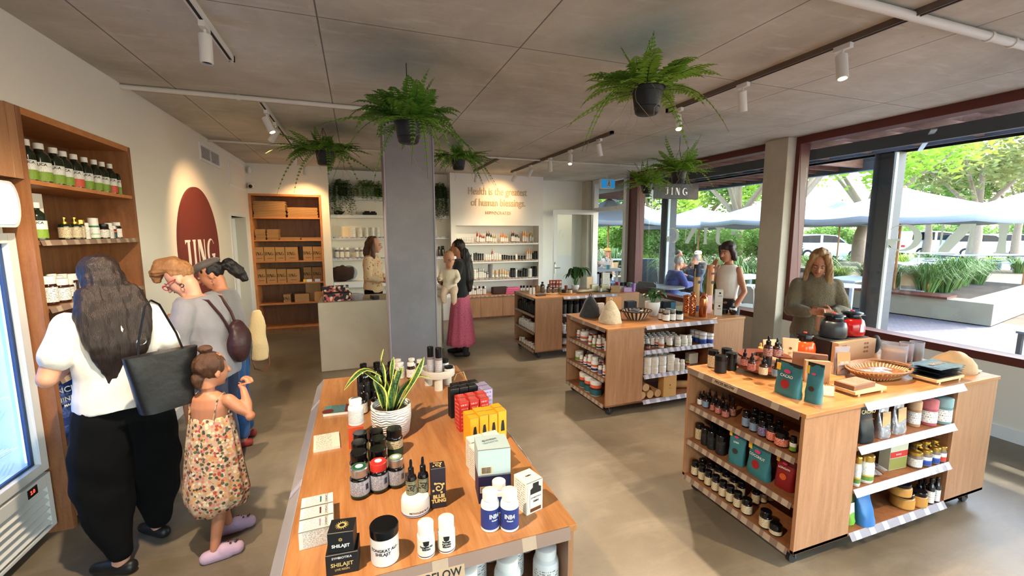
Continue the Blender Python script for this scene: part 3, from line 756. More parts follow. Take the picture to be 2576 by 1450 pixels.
MB().prism([(y,z-1.95)for y,z in pts][::-1],.05,facing(.02,-.03,1.95,(1,0,0))).build('header_housing',mat('header_rim',(205,205,200),.4),fr)
pts2=[(-.35,-.105),(-.35,.105)]+[(.285+.05*math.sin(R(a)),.105*math.cos(R(a)))for a in range(0,181,15)]
MB().prism(pts2[::-1],.004,facing(.070,-.03,1.95,(1,0,0))).build('header_light',HGLOW,fr)
g_=MB().box(-.05,0,.345,.385,.065,.40).box(-.05,0,-.385,.345,.325,.40).box(-.05,0,-.385,.345,.065,.085)
g_.build('grille_frame',FR,fr,bevel=.003)
m_=MB()
for k in range(5):
    z=.105+k*.045;m_.add([(-.035,-.385,z+.03),(-.035,.345,z+.03),(0,.345,z),(0,-.385,z),(-.035,-.385,z+.024),(-.035,.345,z+.024),(-.003,.345,z-.006),(-.003,-.385,z-.006)],[(0,1,2,3),(4,7,6,5),(3,2,6,7),(0,4,5,1)])
m_.build('grille_louvres',FR,fr)
MB().box(-.05,-.04,-.38,.345,.08,.33).build('grille_backing',BLACKM,fr)
ds=MB().box(0,.003,.19,.265,.335,.385).build('temperature_display',BLACK,fr)
M=facing(.0035,.225,.36,(1,0,0));me=text_mesh('2.0',.03,.0003);me.transform(M);me.materials.append(mat('led_red',(255,40,40),.5,emis=(1,.05,.03),es=3));link('display_digits',me,ds)
# ------------------------------------------------------------------ outdoors
def atd(px,py,d):return CC+ray(px,py)*d
def paver_mat():
    m,n,b=nodes('brick_paving',.8)
    v=coords(n,(1,1,1),(0,0,R(12)))
    br=nd(n,'ShaderNodeTexBrick');n.links.new(v,br.inputs['Vector']);br.inputs['Scale'].default_value=4.6
    br.inputs['Color1'].default_value=(*lin((116,108,112)),1);br.inputs['Color2'].default_value=(*lin((96,90,96)),1);br.inputs['Mortar'].default_value=(*lin((66,62,64)),1);br.inputs['Mortar Size'].default_value=.022
    a=noise(n,v,.9,5);n.links.new(mixc(n,mathn(n,'MULTIPLY',a,.5),br.outputs[0],(124,116,118)),b.inputs['Base Color']);return m
PAVE=paver_mat()
MULCH=mat('garden_mulch',(104,86,70),.95,var=.45,scale=3,detail=8,bump=.4)
LAWN=mat('sunlit_lawn',(120,150,70),.95,var=.35,scale=2,detail=8)
ROAD=mat('asphalt',(150,150,152),.9,var=.12,scale=2)
struct('ground',MB().box(5.45,12.2,-14,12.5,-.14,-.02).box(12.2,16.5,-14,3.6,-.14,-.02),PAVE)
struct('ground',MB().box(12.2,30,3.6,40,-.14,-.021).box(5.45,12.2,12.5,40,-.14,-.021).box(16.5,30,-14,3.6,-.14,-.021),MULCH)
struct('ground',MB().box(-30,5.45,-40,YF-.2,-.14,-.02),PAVE)
struct('ground',MB().box(30,75,-30,75,-.16,-.022),ROAD)
struct('ground',MB().box(-30,30,40,90,-.16,-.023).box(75,140,-60,120,-.16,-.023),LAWN)
GC=mat('planter_concrete',(158,148,126),.8,var=.15,scale=2.5,detail=7,bump=.1,bscale=15)
PMET=mat('pergola_steel',(66,70,76),.55,var=.12)
PW=wood('pergola_timber',(84,52,38),(116,74,54),(140,96,72),(2,12,12),.7)
# pergola
def cobj(name,mb,m,lab,cat,group=None,**k):return tag(mb.build(name,m,**k),lab,cat,group)
for i,(px,py,lab)in enumerate(((2218,600,'dark steel pergola post with a pale edge strip outside the right window'),(1678,640,'dark steel pergola post behind the hanging shop sign'))):
    p=at(px,py,X=7.42)
    t=thing('pergola_post',lab,'post',(7.42,p.y,0))
    MB().box(-.13,.13,-.13,-.115,-.02,2.95).box(-.13,.13,.115,.13,-.02,2.95).box(-.01,.01,-.115,.115,-.02,2.95).build('steel_section',PMET,t)
    MB().box(-.14,-.09,-.16,-.133,-.02,2.93).build('edge_strip',mat('pale_downpipe',(190,204,206),.4,var=.04),t)
cobj('pergola_beam',MB().box(7.31,7.55,-6,10.5,2.95,3.22).box(7.28,7.58,-6,10.5,2.95,2.965),PMET,'long dark steel outer beam of the pergola','beam')
cobj('pergola_beam',MB().box(5.98,6.04,-6,13,2.79,2.93),PMET,'thin dark steel beam of the pergola nearest the shop windows','beam')
cobj('pergola_beam',MB().box(6.93,7.05,-6,13,3.10,3.2),PW,'timber batten along the pergola just inside the outer beam','beam')
cobj('pergola_beam',MB().box(8.8,8.95,5.2,14,2.92,3.2),PMET,'far steel fascia beam of the pergola beyond the second window','beam')
tag(MB().box(5.46,6.80,-6,14,3.2,3.24).box(7.05,8.95,5.2,14,3.24,3.28).build('pergola_roof',mat('roof_sheet',(90,78,72),.8)),'dark roof sheet over the pergola','roof')
raf=None
k=0;y=-3.0
while y<13.5:
    x1=7.3 if y<5.2 else 8.8
    o=cobj('pergola_rafter',MB().box(5.47,x1,y,y+.05,2.97,3.10 if y<5.2 else 3.19),PW,f'brown timber pergola rafter, {ordn(k)} counting away from the camera','beam','rafters of the pergola')
    k+=1;y+=.62 if y<5 else.42
for a,b,lab in(((5.6,1.2,2.86),(7.4,2.6,2.92),'diagonal flat brace under the pergola at the top right of the window'),((5.7,2.9,2.86),(7.4,3.9,2.92),'diagonal flat brace meeting the pale-edged steel post')):
    cobj('pergola_brace',MB().bar(a,b,.05,.012),mat('galvanised',(186,190,190),.4,.6),lab,'brace')
# hanging shop sign
P0=at(*K('k',555,310),Y=7.4);P1=at(*K('k',880,325),Y=7.4);P2=at(*K('k',880,410),Y=7.4)
hs=thing('hanging_sign','dark hanging sign with white JING lettering outside the far window','sign',((P0.x+P1.x)/2,7.4,(P1.z+P2.z)/2+.02))
hw=(P1.x-P0.x)/2;hh=(P1.z-P2.z)/2+.03
MB().box(-hw,hw,-.05,.05,-hh,hh).build('sign_board',mat('sign_dark',(58,58,60),.6,var=.05),hs,bevel=.003)
for s_ in(-1,1):MB().box(s_*hw*.5-.012,s_*hw*.5+.012,-.012,.012,hh,hh+.25).build('hanger',PMET,hs)
logo('JING',hh*.95,mat('sign_white',(240,236,230),.6),facing(0,-.051,0,(0,-1,0)),hs,ext=.004,gap=.42,squash=1.15)
# concrete planter with timber seat
pl=thing('planter','long low concrete garden planter with a timber seat edge outside the right window','planter',(0,0,0))
def slab(poly,z0,z1,m,nm,par,bev=0):return MB().prism(poly,z1-z0,Matrix.Translation((0,0,z0))).build(nm,m,par,bevel=bev)
slab([(11.42,4.55),(13.9,5.05),(17.5,5.8),(17.4,6.25),(13.8,5.5),(11.9,5.12),(11.75,6),(11.5,9.0),(11.3,13),(10.85,13),(11.0,9)],0,.43,GC,'planter_wall',pl,.01)
slab([(11.9,5.12),(17.4,6.25),(17,13),(11.3,13),(11.5,9)],0,.36,SOIL,'planter_soil',pl)
slab([(11.30,5.2),(11.95,5.34),(11.6,9),(11.4,12.6),(10.8,12.6),(10.93,9)],.432,.475,MAROON,'timber_seat',pl)
# grasses
def grass_mesh(nm,n,h,spread,seed,m):
    rn=random.Random(seed);mb=MB()
    for i in range(n):
        a=rn.uniform(0,2*PI);r0=rn.uniform(0,.12);L=h*rn.uniform(.7,1.15);out=spread*rn.uniform(.4,1.1);w_=rn.uniform(.006,.011)
        d=Vector((math.cos(a),math.sin(a),0));sd=Vector((-d.y,d.x,0))*w_
        pts=[Vector((0,0,0))+d*r0,d*(r0+out*.3)+Vector((0,0,L*.6)),d*(r0+out*.7)+Vector((0,0,L*.9)),d*(r0+out*1.1)+Vector((0,0,L*rn.uniform(.55,.95)))]
        vs=[]
        for j,p in enumerate(pts):
            f=(1,.9,.6,.1)[j];vs+=[p-sd*f,p+sd*f]
        mb.add(vs,[(0,1,3,2),(2,3,5,4),(4,5,7,6)])
    return mb.mesh(nm,m)
GR=mat('strap_leaf_grass',(100,132,66),.55,var=.45,scale=7);GR2=mat('bright_grass',(160,186,70),.6,var=.35,scale=6)
gm=[grass_mesh('grass_tuft',260,.62,.5,1,GR),grass_mesh('grass_tuft',200,.5,.5,2,GR),grass_mesh('grass_tuft',160,.5,.45,3,GR2)]
gl=[]
rn=random.Random(12)
spots=[(12.4,6.1,0,1.15),(13.3,6.2,0,1.2),(12.3,7.2,0,1.1),(14.3,6.5,0,1.2),(13.2,7.2,1,1.1),(15.3,6.8,0,1.2),(16.3,6.9,0,1.1),(14.4,7.5,1,1),(12.1,8.1,1,.8),(15.6,7.7,1,1),(13.4,8.6,2,.9)]
for i,(x,y,g,s_)in enumerate(spots):
    o=link('grass_clump',gm[g]);o.location=(x,y,.36);o.scale=(s_,)*3;o.rotation_euler=(0,0,rn.uniform(0,6))
    tag(o,f'strappy green grass clump in the concrete planter, {ordn(i)} from its near corner','plant','grass clumps in the planter')
for i in range(16):
    p=atd(1480+i*72+rn.uniform(-20,20),655+rn.uniform(-6,14),rn.uniform(17,25));
    o=link('grass_clump',gm[2 if i%3 else 1]);o.location=(p.x,p.y,-.03);s_=rn.uniform(1.2,1.9);o.scale=(s_,)*3
    tag(o,f'sunny yellow-green grass tuft in the garden beyond the tables, {ordn(i)} from the left','plant','grass tufts in the garden')
for i,(px,py,d_)in enumerate(((1700,700,13.5),(1790,690,13),(1840,700,12.2),(1880,700,11.8),(1545,640,18),(2060,690,16))):
    p=atd(px,py,d_);o=link('grass_clump',gm[i%2]);o.location=(p.x,p.y,-.03);o.scale=(1.9,)*3
    tag(o,('spiky green plant behind the seated man','spiky green plant right of the capped woman','spiky green plant behind the woman in the white top','spiky green plant beside the concrete pillar','round spiky shrub seen through the doorway','green strappy plant by the garden rocks')[i],'plant')
# rocks
def rock(px,py,d_,sx,sy,sz,lab,seed,z=0):
    p=atd(px,py,d_);mb=MB();mb.ball((0,0,0),1,20,12)
    me=mb.mesh('rock',ROCKM,smooth=50)
    for v in me.vertices:
        c_=v.co.normalized();c_=Vector([math.copysign(abs(k)**.45,k)for k in c_]);n_v=mnoise.noise(v.co*1.7+Vector((seed,0,0)))*.22+mnoise.noise(v.co*5+Vector((seed,3,0)))*.07
        v.co=Vector((c_.x*sx,c_.y*sy,c_.z*sz))*(1+n_v)
    o=link('sandstone_rock',me);o.location=(p.x,p.y,z+sz*.8-.02);o.rotation_euler=(0,0,seed*.7)
    tag(o,lab,'rock','sandstone rocks in the garden')
ROCKM=mat('sandstone',(140,128,108),.9,var=.35,scale=3,detail=8,bump=.5,bscale=8)
for i,(px,py,d_,sx,sy,sz,lab)in enumerate(((2150,690,13.8,.75,.5,.28,'flat rock nearest the window left of the steel post'),(2110,700,13,.5,.45,.2,'low rock beside the knitted sweater woman shoulder'),(2160,668,16,.9,.6,.3,'broad pale rock in the middle of the garden bed'),(2215,672,15,.7,.5,.3,'dark rock touching the steel post'),(2130,650,18,.8,.5,.32,'far rock below the tree trunk'),(2310,690,13.5,.8,.5,.22,'flat rock right of the steel post'),(2340,700,12.6,.7,.45,.16,'low flat rock by the rattan chair'),(2200,640,20,1.1,.5,.3,'long pale rock at the foot of the tree'))):
    rock(px,py,d_,sx,sy,sz,lab,i+1.3,.0 if d_>13.9 else.05)
# parasols
CANV=mat('canvas',(168,180,194),.8,var=.04,scale=3,trans=0)
CANVU=CANV
PTIM=wood('parasol_timber',(150,92,52),(186,122,74),(204,142,92),(8,8,2))
def parasol(px,d_,ze,za,w_,lab,n=8,rot=0):
    p=atd(px,600,d_);t=thing('parasol',lab,'umbrella',(p.x,p.y,0),rot)
    cb=MB();rr=w_/2;rings=[];seg=n*6
    for j in range(9):
        f=j/8;ring=[]
        for k in range(seg):
            a=2*PI*k/seg;q_=(k%6)/6;sag=.0+.06*math.sin(PI*q_)*f
            r_=rr*f*(math.cos(PI/n)/math.cos(((a+PI/n)%(2*PI/n))-PI/n))if False else rr*max(f,.02)*(1-.05*math.sin(PI*q_))
            ring.append(Vector((r_*math.cos(a),r_*math.sin(a),za-(za-ze)*(f**.92)-sag*.8)))
        rings.append(ring)
    rings+=[[v-Vector((0,0,.13))for v in rings[-1]]]
    c_=cb.loft(rings,cap=False).build('canopy',CANV,t,smooth=35)
    sm=c_.modifiers.new('thick','SOLIDIFY');sm.thickness=.012
    MB().tube([(0,0,0),(0,0,za-.04)],.028,10).build('pole',PTIM,t,smooth=60)
    for k in range(n):
        a=2*PI*k/n;MB().bar((.05*math.cos(a),.05*math.sin(a),za-.08),(rr*.97*math.cos(a),rr*.97*math.sin(a),ze-.04),.018,.028).bar((.03*math.cos(a),.03*math.sin(a),ze-.1),(rr*.5*math.cos(a),rr*.5*math.sin(a),(za+ze)/2-.06),.016,.02).build('rib',PTIM,t)
    MB().lathe([(.02,za-.05),(.05,za-.02),(.03,za+.04),(0,za+.06)],10).build('finial',PTIM,t)
    MB().box(-.3,.3,-.3,.3,-.02,.06).build('base',PMET,t,bevel=.01)
    return t
parasol(2262,10.2,2.14,2.82,4.4,'large white parasol directly behind the pale-edged steel post',rot=.2)
parasol(2590,13.5,2.32,3.15,4.8,'white parasol cut by the right edge of the photo',rot=.1)
parasol(2440,26,2.5,3.3,3.6,'small far parasol between the two big ones in the right window',rot=.3)
parasol(2110,18,2.2,3.1,4.2,'far parasol low behind the large one, left of the steel post')
parasol(1757,16,2.08,2.74,4.2,'white parasol in the middle of the second window',rot=.3)
parasol(1960,13.5,2.16,2.95,4.6,'white parasol half hidden by the concrete pillar',rot=.15)
parasol(1615,21,2.3,3.1,4.4,'sunlit parasol left of the far steel post',rot=.1)
parasol(1530,15,2.2,2.95,4.0,'sunlit parasol seen through the open doorway')
parasol(1560,29,2.0,2.6,4.0,'second parasol lower behind the doorway one')
# tables and chairs outside
TT=mat('table_white',(186,196,206),.35,var=.03);TG=mat('table_grey',(120,122,122),.4,var=.05)
def picnic(px,d_,L,w_,h,rz,lab,m=TT,bench=True,grp=None):
    p=atd(px,650,d_);t=thing('outdoor_table',lab,'table',(p.x,p.y,0),rz,grp)
    MB().box(-L/2,L/2,-w_/2,w_/2,h-.03,h).build('tabletop',m,t,bevel=.004)
    for sx in(-1,1):
        MB().box(sx*L*.42-.03,sx*L*.42+.03,-w_*.4,-w_*.4+.05,0,h-.03).box(sx*L*.42-.03,sx*L*.42+.03,w_*.4-.05,w_*.4,0,h-.03).box(sx*L*.42-.03,sx*L*.42+.03,-w_*.4,w_*.4,h-.09,h-.03).build('leg_frame',m,t)
    if bench:
        for sy in(-1,1):
            b_=MB().box(-L/2,L/2,sy*(w_/2+.35)-.14,sy*(w_/2+.35)+.14,.42,.45).build('bench_seat',m,t)
            MB().box(-L*.4-.03,-L*.4+.03,sy*(w_/2+.35)-.1,sy*(w_/2+.35)+.1,0,.42).box(L*.4-.03,L*.4+.03,sy*(w_/2+.35)-.1,sy*(w_/2+.35)+.1,0,.42).build('bench_leg',m,b_)
    return t
picnic(1600,17,2.6,.8,.76,-.35,'long white picnic table in full sun left of the far post')
picnic(2150,9.8,1.3,.75,.76,.1,'rectangular white table behind the sweater woman',bench=False)
picnic(1880,10.5,1.3,.75,.74,.1,'blue-white table beside the concrete pillar in the second window',bench=False)
picnic(2480,20,4.2,.9,.76,-.3,'long dark blue table with benches beyond the planter grasses',m=mat('table_blue',(110,130,160),.3))
picnic(2340,22,2.2,.8,.76,-.3,'white picnic table below the parked pickup')
picnic(2300,17,2.2,.8,.6,-.2,'low pale picnic table right of the steel post')
picnic(1530,12.5,1.2,.8,.74,0,'dark-legged cafe table seen through the open doorway',m=TG,bench=False)
def round_tbl(px,d_,h,r,lab,m):
    p=atd(px,650,d_);t=thing('round_table',lab,'table',(p.x,p.y,0))
    MB().lathe([(0,h-.02),(r,h-.02),(r,h),(0,h)],36).build('tabletop',m,t);MB().tube([(0,0,0),(0,0,h-.02)],.03,10).lathe([(0,0),(r*.55,0),(r*.5,.015),(0,.02)],20).build('pedestal',PMET,t)
    return t
rt1=round_tbl(1672,8.5,.74,.40,'grey round table at the seated man elbow',TG)
round_tbl(2120,8.9,.72,.42,'white round table behind the sweater woman hip',TT)
round_tbl(1885,8.9,.70,.38,'pale round table low beside the concrete pillar',TG)
def cafe_chair(px,py,d_,rz,lab,seatm,backm):
    p=atd(px,py,d_);t=thing('cafe_chair',lab,'chair',(p.x,p.y,0),rz)
    MB().cbox((0,0,.45),(.42,.42,.02)).build('seat',seatm,t,bevel=.008)
    MB().prism([(-.2,-.15),(.2,-.15),(.2,.1),(.15,.16),(-.15,.16),(-.2,.1)],.012,facing(0,.21,.68,(0,-1,.18))).build('backrest',backm,t)
    for s_ in(-1,1):
        MB().tube([(s_*.2,.24,.85),(s_*.2,.2,.46),(s_*.2,-.18,.44),(s_*.21,-.24,.01),(s_*.21,.26,.01),(s_*.2,.16,.44)],.010,8).build('leg_frame',STEEL,t,smooth=60)
    return t
RAT=mat('rattan',(206,168,124),.7,var=.15,scale=60)
cafe_chair(2290,760,10.1,R(-60),'pale rattan-backed chair with metal sled legs beside the planter',TT,RAT)
cafe_chair(1640,660,8.6,R(120),'grey moulded chair under the seated man',TG,TG)
cafe_chair(1890,700,7.9,R(100),'grey moulded chair beside the concrete pillar',TG,TG)
cafe_chair(1548,660,13.4,R(20),'rattan chair at the table seen through the doorway',RAT,RAT)
cafe_chair(1532,660,14.2,R(200),'second rattan chair behind the straw hat person',RAT,RAT)
cafe_chair(1606,660,9.4,R(80),'dark chair at the window sill left of the man',PMET,PMET)
bn=thing('steel_bench','black steel bar bench cut by the right edge of the photo','bench',(9.15,2.85,0),R(-6))
MB().box(-.75,.75,-.18,.18,.43,.46).build('seat',mat('bench_blue',(80,94,110),.3),bn)
for sx in(-.72,-.35,.02,.4):MB().box(sx,sx+.045,-.17,-.125,0,.43).box(sx,sx+.045,.125,.17,0,.43).box(sx,sx+.045,-.125,.125,0,.045).build('leg',PMET,bn)
bt=thing('bar_table','black steel table leg and top at the right edge behind the bench','table',(9.9,2.55,0),R(-6))
MB().box(-.5,.5,-.35,.35,.74,.77).build('tabletop',PMET,bt);
for sx in(-.48,.43):
    for sy in(-.33,.28):MB().box(sx,sx+.05,sy,sy+.05,0,.74).build('leg',PMET,bt)
tp=thing('potted_plant','tiny potted sprig on the cafe table through the doorway','plant',tuple(atd(1530,650,12.5).xy)+(.742,))
MB().lathe([(0,0),(.05,0),(.065,.12),(.055,.12),(.05,.02)],14).build('pot',mat('teal_pot',(60,104,100),.5),tp)
m_=MB();rn=random.Random(4)
for i in range(26):
    a=rn.uniform(0,6.28);e=rn.uniform(.1,.24);q_=Vector((math.cos(a)*e*.6,math.sin(a)*e*.6,.12+e));s_=Vector((rn.uniform(-1,1),rn.uniform(-1,1),rn.uniform(-1,1))).normalized()*.035;u_=q_.normalized().cross(s_)
    m_.add([q_-s_,q_-u_*.5,q_+s_,q_+u_*.5],[(0,1,2,3)])
m_.build('foliage',LEAFD,tp)
# cars
CARW=mat('car_white',(225,232,240),.25,var=.02,coat=1);CARG=mat('car_glass',(30,40,50),.08,var=.05);TYRE=mat('tyre',(28,28,30),.8)
def car(px,d_,rz,prof,cab,L,wd,lab,name,m=CARW):
    p=atd(px,620,d_);t=thing(name,lab,'car',(p.x,p.y,0),rz)
    M=facing(0,-wd/2,0,(0,-1,0))@Matrix.Translation((0,0,-wd))
    MB().prism(prof,wd,M).build('body',m,t,smooth=40,bevel=.06)
    M2=facing(0,-wd/2+.1,0,(0,-1,0))@Matrix.Translation((0,0,-wd+.2))
    cb=MB().prism(cab,wd-.2,M2).build('cabin',m,t,smooth=40,bevel=.05)
    for s_ in(-1,1):
        cx=sum(a for a,b in cab)/len(cab);cz=sum(b for a,b in cab)/len(cab)
        M3=facing(0,s_*(wd/2-.095),0,(0,s_,0))if s_<0 else facing(0,(wd/2-.095),0,(0,1,0))
        g=[((cx+(a-cx)*.86)*(-s_),cz+.02+(b-cz)*.72)for a,b in cab]
        for q0,q1 in((0,.47),(.53,1)):
            xs=[a for a,b in g];lo,hi=min(xs),max(xs)
            gg=[(min(max(a,lo+(hi-lo)*q0),lo+(hi-lo)*q1),b)for a,b in g]
            MB().prism(gg,.012,M3).build('side_window',CARG,cb)
    for sx in(-L*.31,L*.31):
        for sy in(-1,1):
            w_=MB().tube([(sx,sy*(wd/2-.2),.36),(sx,sy*(wd/2+.005),.36)],.36,24).build('wheel',TYRE,t,smooth=40)
            MB().tube([(sx,sy*(wd/2),.36),(sx,sy*(wd/2+.02),.36)],.23,18).build('hub',STEEL,w_,smooth=40)
    MB().box(L/2-.12,L/2-.0,-wd*.42,-wd*.25,.75,.9).box(L/2-.12,L/2-.0,wd*.25,wd*.42,.75,.9).build('tail_light',mat('tail_red',(190,30,24),.3),t)
    return t
ute_b=[(-2.6,.35),(2.6,.35),(2.65,.8),(2.6,1.15),(.9,1.18),(-1.1,1.15),(-2.4,1.08),(-2.65,.8)]
ute_c=[(-1.2,1.12),(-.5,1.78),(.3,1.88),(2.45,1.86),(2.5,1.12)]
suv_b=[(-2.35,.3),(2.3,.3),(2.4,.7),(2.35,1.08),(-1.1,1.05),(-2.2,.95),(-2.4,.7)]
suv_c=[(-1.2,1.02),(-.45,1.6),(.5,1.68),(1.9,1.62),(2.3,1.05)]
car(2348,31,R(158),ute_b,ute_c,5.3,1.9,'white pickup truck with canopy parked in the right window','pickup_truck')
car(2460,30,R(152),suv_b,suv_c,4.7,1.85,'white car parked right of the pickup','parked_car')
car(2548,33,R(150),suv_b,suv_c,4.7,1.85,'white car parked at the far right behind the last letter','parked_car')
car(2065,28,R(160),suv_b,suv_c,4.7,1.85,'pale blue car parked behind the sweater woman head','parked_car',mat('car_blue',(190,214,235),.25,coat=1))
car(1850,34,R(160),suv_b,suv_c,4.7,1.85,'pale car half hidden by the garden in the second window','parked_car',mat('car_silver',(200,210,215),.25,coat=1))
# trees
BARK=mat('grey_bark',(150,130,112),.9,var=.3,scale=8,stretch=(4,4,1),bump=.5)
def leaves_mesh(nm,n,R_,seed,m,sz=.16,flat=.6,clumps=26):
    rn=random.Random(seed);vs=[];fs=[]
    cl=[]
    for i in range(clumps):
        a=rn.uniform(0,2*PI);u=rn.uniform(-.6,1);q_=math.sqrt(max(0,1-u*u));cl.append((Vector((math.cos(a)*q_,math.sin(a)*q_,u*flat))*R_*rn.uniform(.45,.9),R_*rn.uniform(.22,.42)))
    for i in range(n):
        c_,cr=cl[i%clumps];v=Vector((rn.gauss(0,1),rn.gauss(0,1),rn.gauss(0,.7))).normalized()*cr*rn.uniform(.6,1.05)+c_
        s_=sz*rn.uniform(.6,1.3);a=Vector((rn.uniform(-1,1),rn.uniform(-1,1),rn.uniform(-.5,.5))).normalized();b=a.cross(Vector((rn.uniform(-1,1),rn.uniform(-1,1),rn.uniform(-1,1)))).normalized()
        k=len(vs);vs+=[v-a*s_,v-b*s_*.45,v+a*s_,v+b*s_*.45];fs.append((k,k+1,k+2,k+3))
    me=bpy.data.meshes.new(nm);me.from_pydata(vs,[],fs);me.materials.append(m);return me
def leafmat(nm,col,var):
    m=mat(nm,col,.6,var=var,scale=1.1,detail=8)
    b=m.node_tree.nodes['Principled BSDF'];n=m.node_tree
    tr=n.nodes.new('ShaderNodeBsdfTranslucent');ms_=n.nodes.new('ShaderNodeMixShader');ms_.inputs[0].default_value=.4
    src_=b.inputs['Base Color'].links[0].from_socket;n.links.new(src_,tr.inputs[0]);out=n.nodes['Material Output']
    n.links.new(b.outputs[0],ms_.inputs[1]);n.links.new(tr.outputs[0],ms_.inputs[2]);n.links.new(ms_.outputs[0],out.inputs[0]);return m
LM=[leafmat('tree_leaf_lime',(150,184,66),.45),leafmat('tree_leaf_mid',(112,146,62),.5),leafmat('tree_leaf_olive',(134,138,78),.5)]
crowns=[leaves_mesh('crown',3600,3.0,11,LM[0],.12,.6,16),leaves_mesh('crown',5200,3.0,12,LM[1],.13,.6,18),leaves_mesh('crown',5600,3.0,13,LM[2],.13,.6,20),leaves_mesh('crown',9000,2.6,14,LM[1],.12,.55,40)]
def tree(px,d_,zc,s_,c_,lab,trunk=True,lean=(0,0)):
    p=atd(px,600,d_);t=thing('garden_tree',lab,'tree',(p.x,p.y,0),px*.01)
    o=link('crown',crowns[c_],t,(lean[0],lean[1],zc));o.scale=(s_,)*3
    if trunk:
        r_=.20*s_;m=MB().tube([(0,0,-.05),(.1,.05,zc*.3),(lean[0]*.5,lean[1]*.5,zc*.6),(lean[0],lean[1],zc)],[r_*1.2,r_,r_*.7,r_*.3],10)
        for k in range(5):
            a=k*1.3;m.tube([(lean[0]*.4+.05,lean[1]*.4,zc*.5),(lean[0]*.6+math.cos(a)*1.0*s_,lean[1]*.6+math.sin(a)*1.0*s_,zc*.8),(lean[0]+math.cos(a)*2*s_,lean[1]+math.sin(a)*2*s_,zc+.3)],[r_*.5,r_*.3,r_*.1],8)
        m.build('trunk',BARK,t,smooth=60)
    return t
tree(2165,19,5.0,1.25,0,'lime green tree with forked grey trunk left of the steel post',lean=(-.4,.3))
tree(1990,15,5.2,1.15,0,'bright green tree overhanging behind the concrete pillar')
tree(2450,24,5.6,1.35,2,'olive leafed tree behind the parasols at the right')
tree(2330,30,4.6,1.1,1,'mid green tree right of the steel post')
tree(2680,12.5,5.9,.9,0,'fine lime branches of the tree at the upper right')
tree(2560,27,5.2,1.0,2,'olive tree behind the last parasol at the right')
tree(1850,18,4.8,1.2,0,'bright green tree above the middle parasol')
tree(1750,27,4.2,1.3,1,'green tree filling the second window behind the parasols')
tree(1640,26,4.0,1.3,0,'sunlit tree left of the far steel post')
tree(1500,30,4.0,1.5,1,'tree seen through the open doorway')
tree(2240,52,3.8,1.5,1,'distant tree beyond the car park left of the steel post')
for i,(px,d_,z,s_,c_)in enumerate(((1620,22,1.3,.62,1),(1700,20,1.2,.6,3),(1780,19,1.2,.6,1),(1850,21,1.3,.62,3),(1910,19,1.2,.55,1),(1560,24,1.2,.6,0),(2100,34,1.4,.75,3),(2250,40,1.6,.9,1),(2400,42,1.6,.9,3),(2560,42,1.6,.9,1),(1500,26,1.3,.7,3))):
    p=atd(px,620,d_);o=link('garden_shrub',crowns[c_]);o.location=(p.x,p.y,z);o.scale=(s_,)*3;o.rotation_euler=(0,0,i*1.1)
    tag(o,f'dense leafy garden shrub beyond the outdoor tables, {ordn(i)} in the hedge line','shrub','shrubs of the garden hedge')
cobj('bollard',MB().tube([(0,0,0),(0,0,1.0)],.07,12).build('x',mat('yellow_bollard',(240,180,50),.5))and MB().tube([tuple(atd(1609,640,19).xy)+(0,),tuple(atd(1609,640,19).xy)+(1.5,)],.09,12),mat('yellow_bollard',(240,180,50),.5),'yellow upright post beyond the picnic table','post')
for o in[o for o in bpy.data.objects if o.name=='x']:bpy.data.objects.remove(o)
ab=thing('sandwich_board','small dark sandwich board beside the garden path','sign',tuple(atd(1631,650,15).xy)+(0,),R(-20))
for s_ in(-1,1):MB().prism([(-.3,0),(.3,0),(.26,.9),(-.26,.9)],.02,facing(0,s_*.2,0,(0,s_,.22))).build('board',mat('board_dark',(50,56,58),.6),ab)
# ------------------------------------------------------------------ people
def organic(nm,shapes,m,parent,vox=.012,sm=4,wr=0,ws=9,st=(1,1,1),keep=None):
    """closed overlapping shapes fused into one continuous smooth surface"""
    mb=MB()
    for s in shapes:
        if s[0]=='t':
            pts=[Vector(p)for p in s[1]];rs=s[2]if isinstance(s[2],(list,tuple))else[s[2]]*len(pts);mb.tube(pts,list(rs),12)
            for p,r_ in zip(pts,rs):mb.ball(p,r_*.99,10,7)
        elif s[0]=='b':mb.ball(s[1],s[2],16,10,s[3]if len(s)>3 else None)
        else:mb.loft([[Vector((x+rx*math.cos(2*PI*k/20),y+ry*math.sin(2*PI*k/20),z))for k in range(20)]for x,y,z,rx,ry in s[1]])
    o=bpy.data.objects.new('tmp',mb.mesh('tmp',m));r_=o.modifiers.new('r','REMESH');r_.mode='VOXEL';r_.voxel_size=vox
    s_=o.modifiers.new('s','SMOOTH');s_.iterations=sm;s_.factor=.5
    me=bake(o)
    if wr:
        nn=[v.normal.copy()for v in me.vertices]
        for v,q in zip(me.vertices,nn):v.co+=q*mnoise.noise(Vector((v.co.x*ws*st[0],v.co.y*ws*st[1],v.co.z*ws*st[2])))*wr
    if not me.materials:me.materials.append(m)
    me.name=nm;me.shade_smooth();return link(nm,me,parent)
SK=mat('skin_fair',(206,150,122),.5,var=.06,scale=8,sss=.08);SKT=mat('skin_tan',(186,124,92),.5,var=.06,scale=8,sss=.08);SKD=mat('skin_brown',(140,88,64),.5,var=.06,sss=.08)
def hairm(nm,c0,var=.5):return mat(nm,c0,.45,var=var,scale=5,stretch=(14,14,1.2),bump=.5,bscale=22,detail=5)
EYW=mat('eye_white',(150,125,112),.3);EYD=mat('eye_iris',(40,28,22),.2);LIP=mat('lip',(166,84,80),.45)
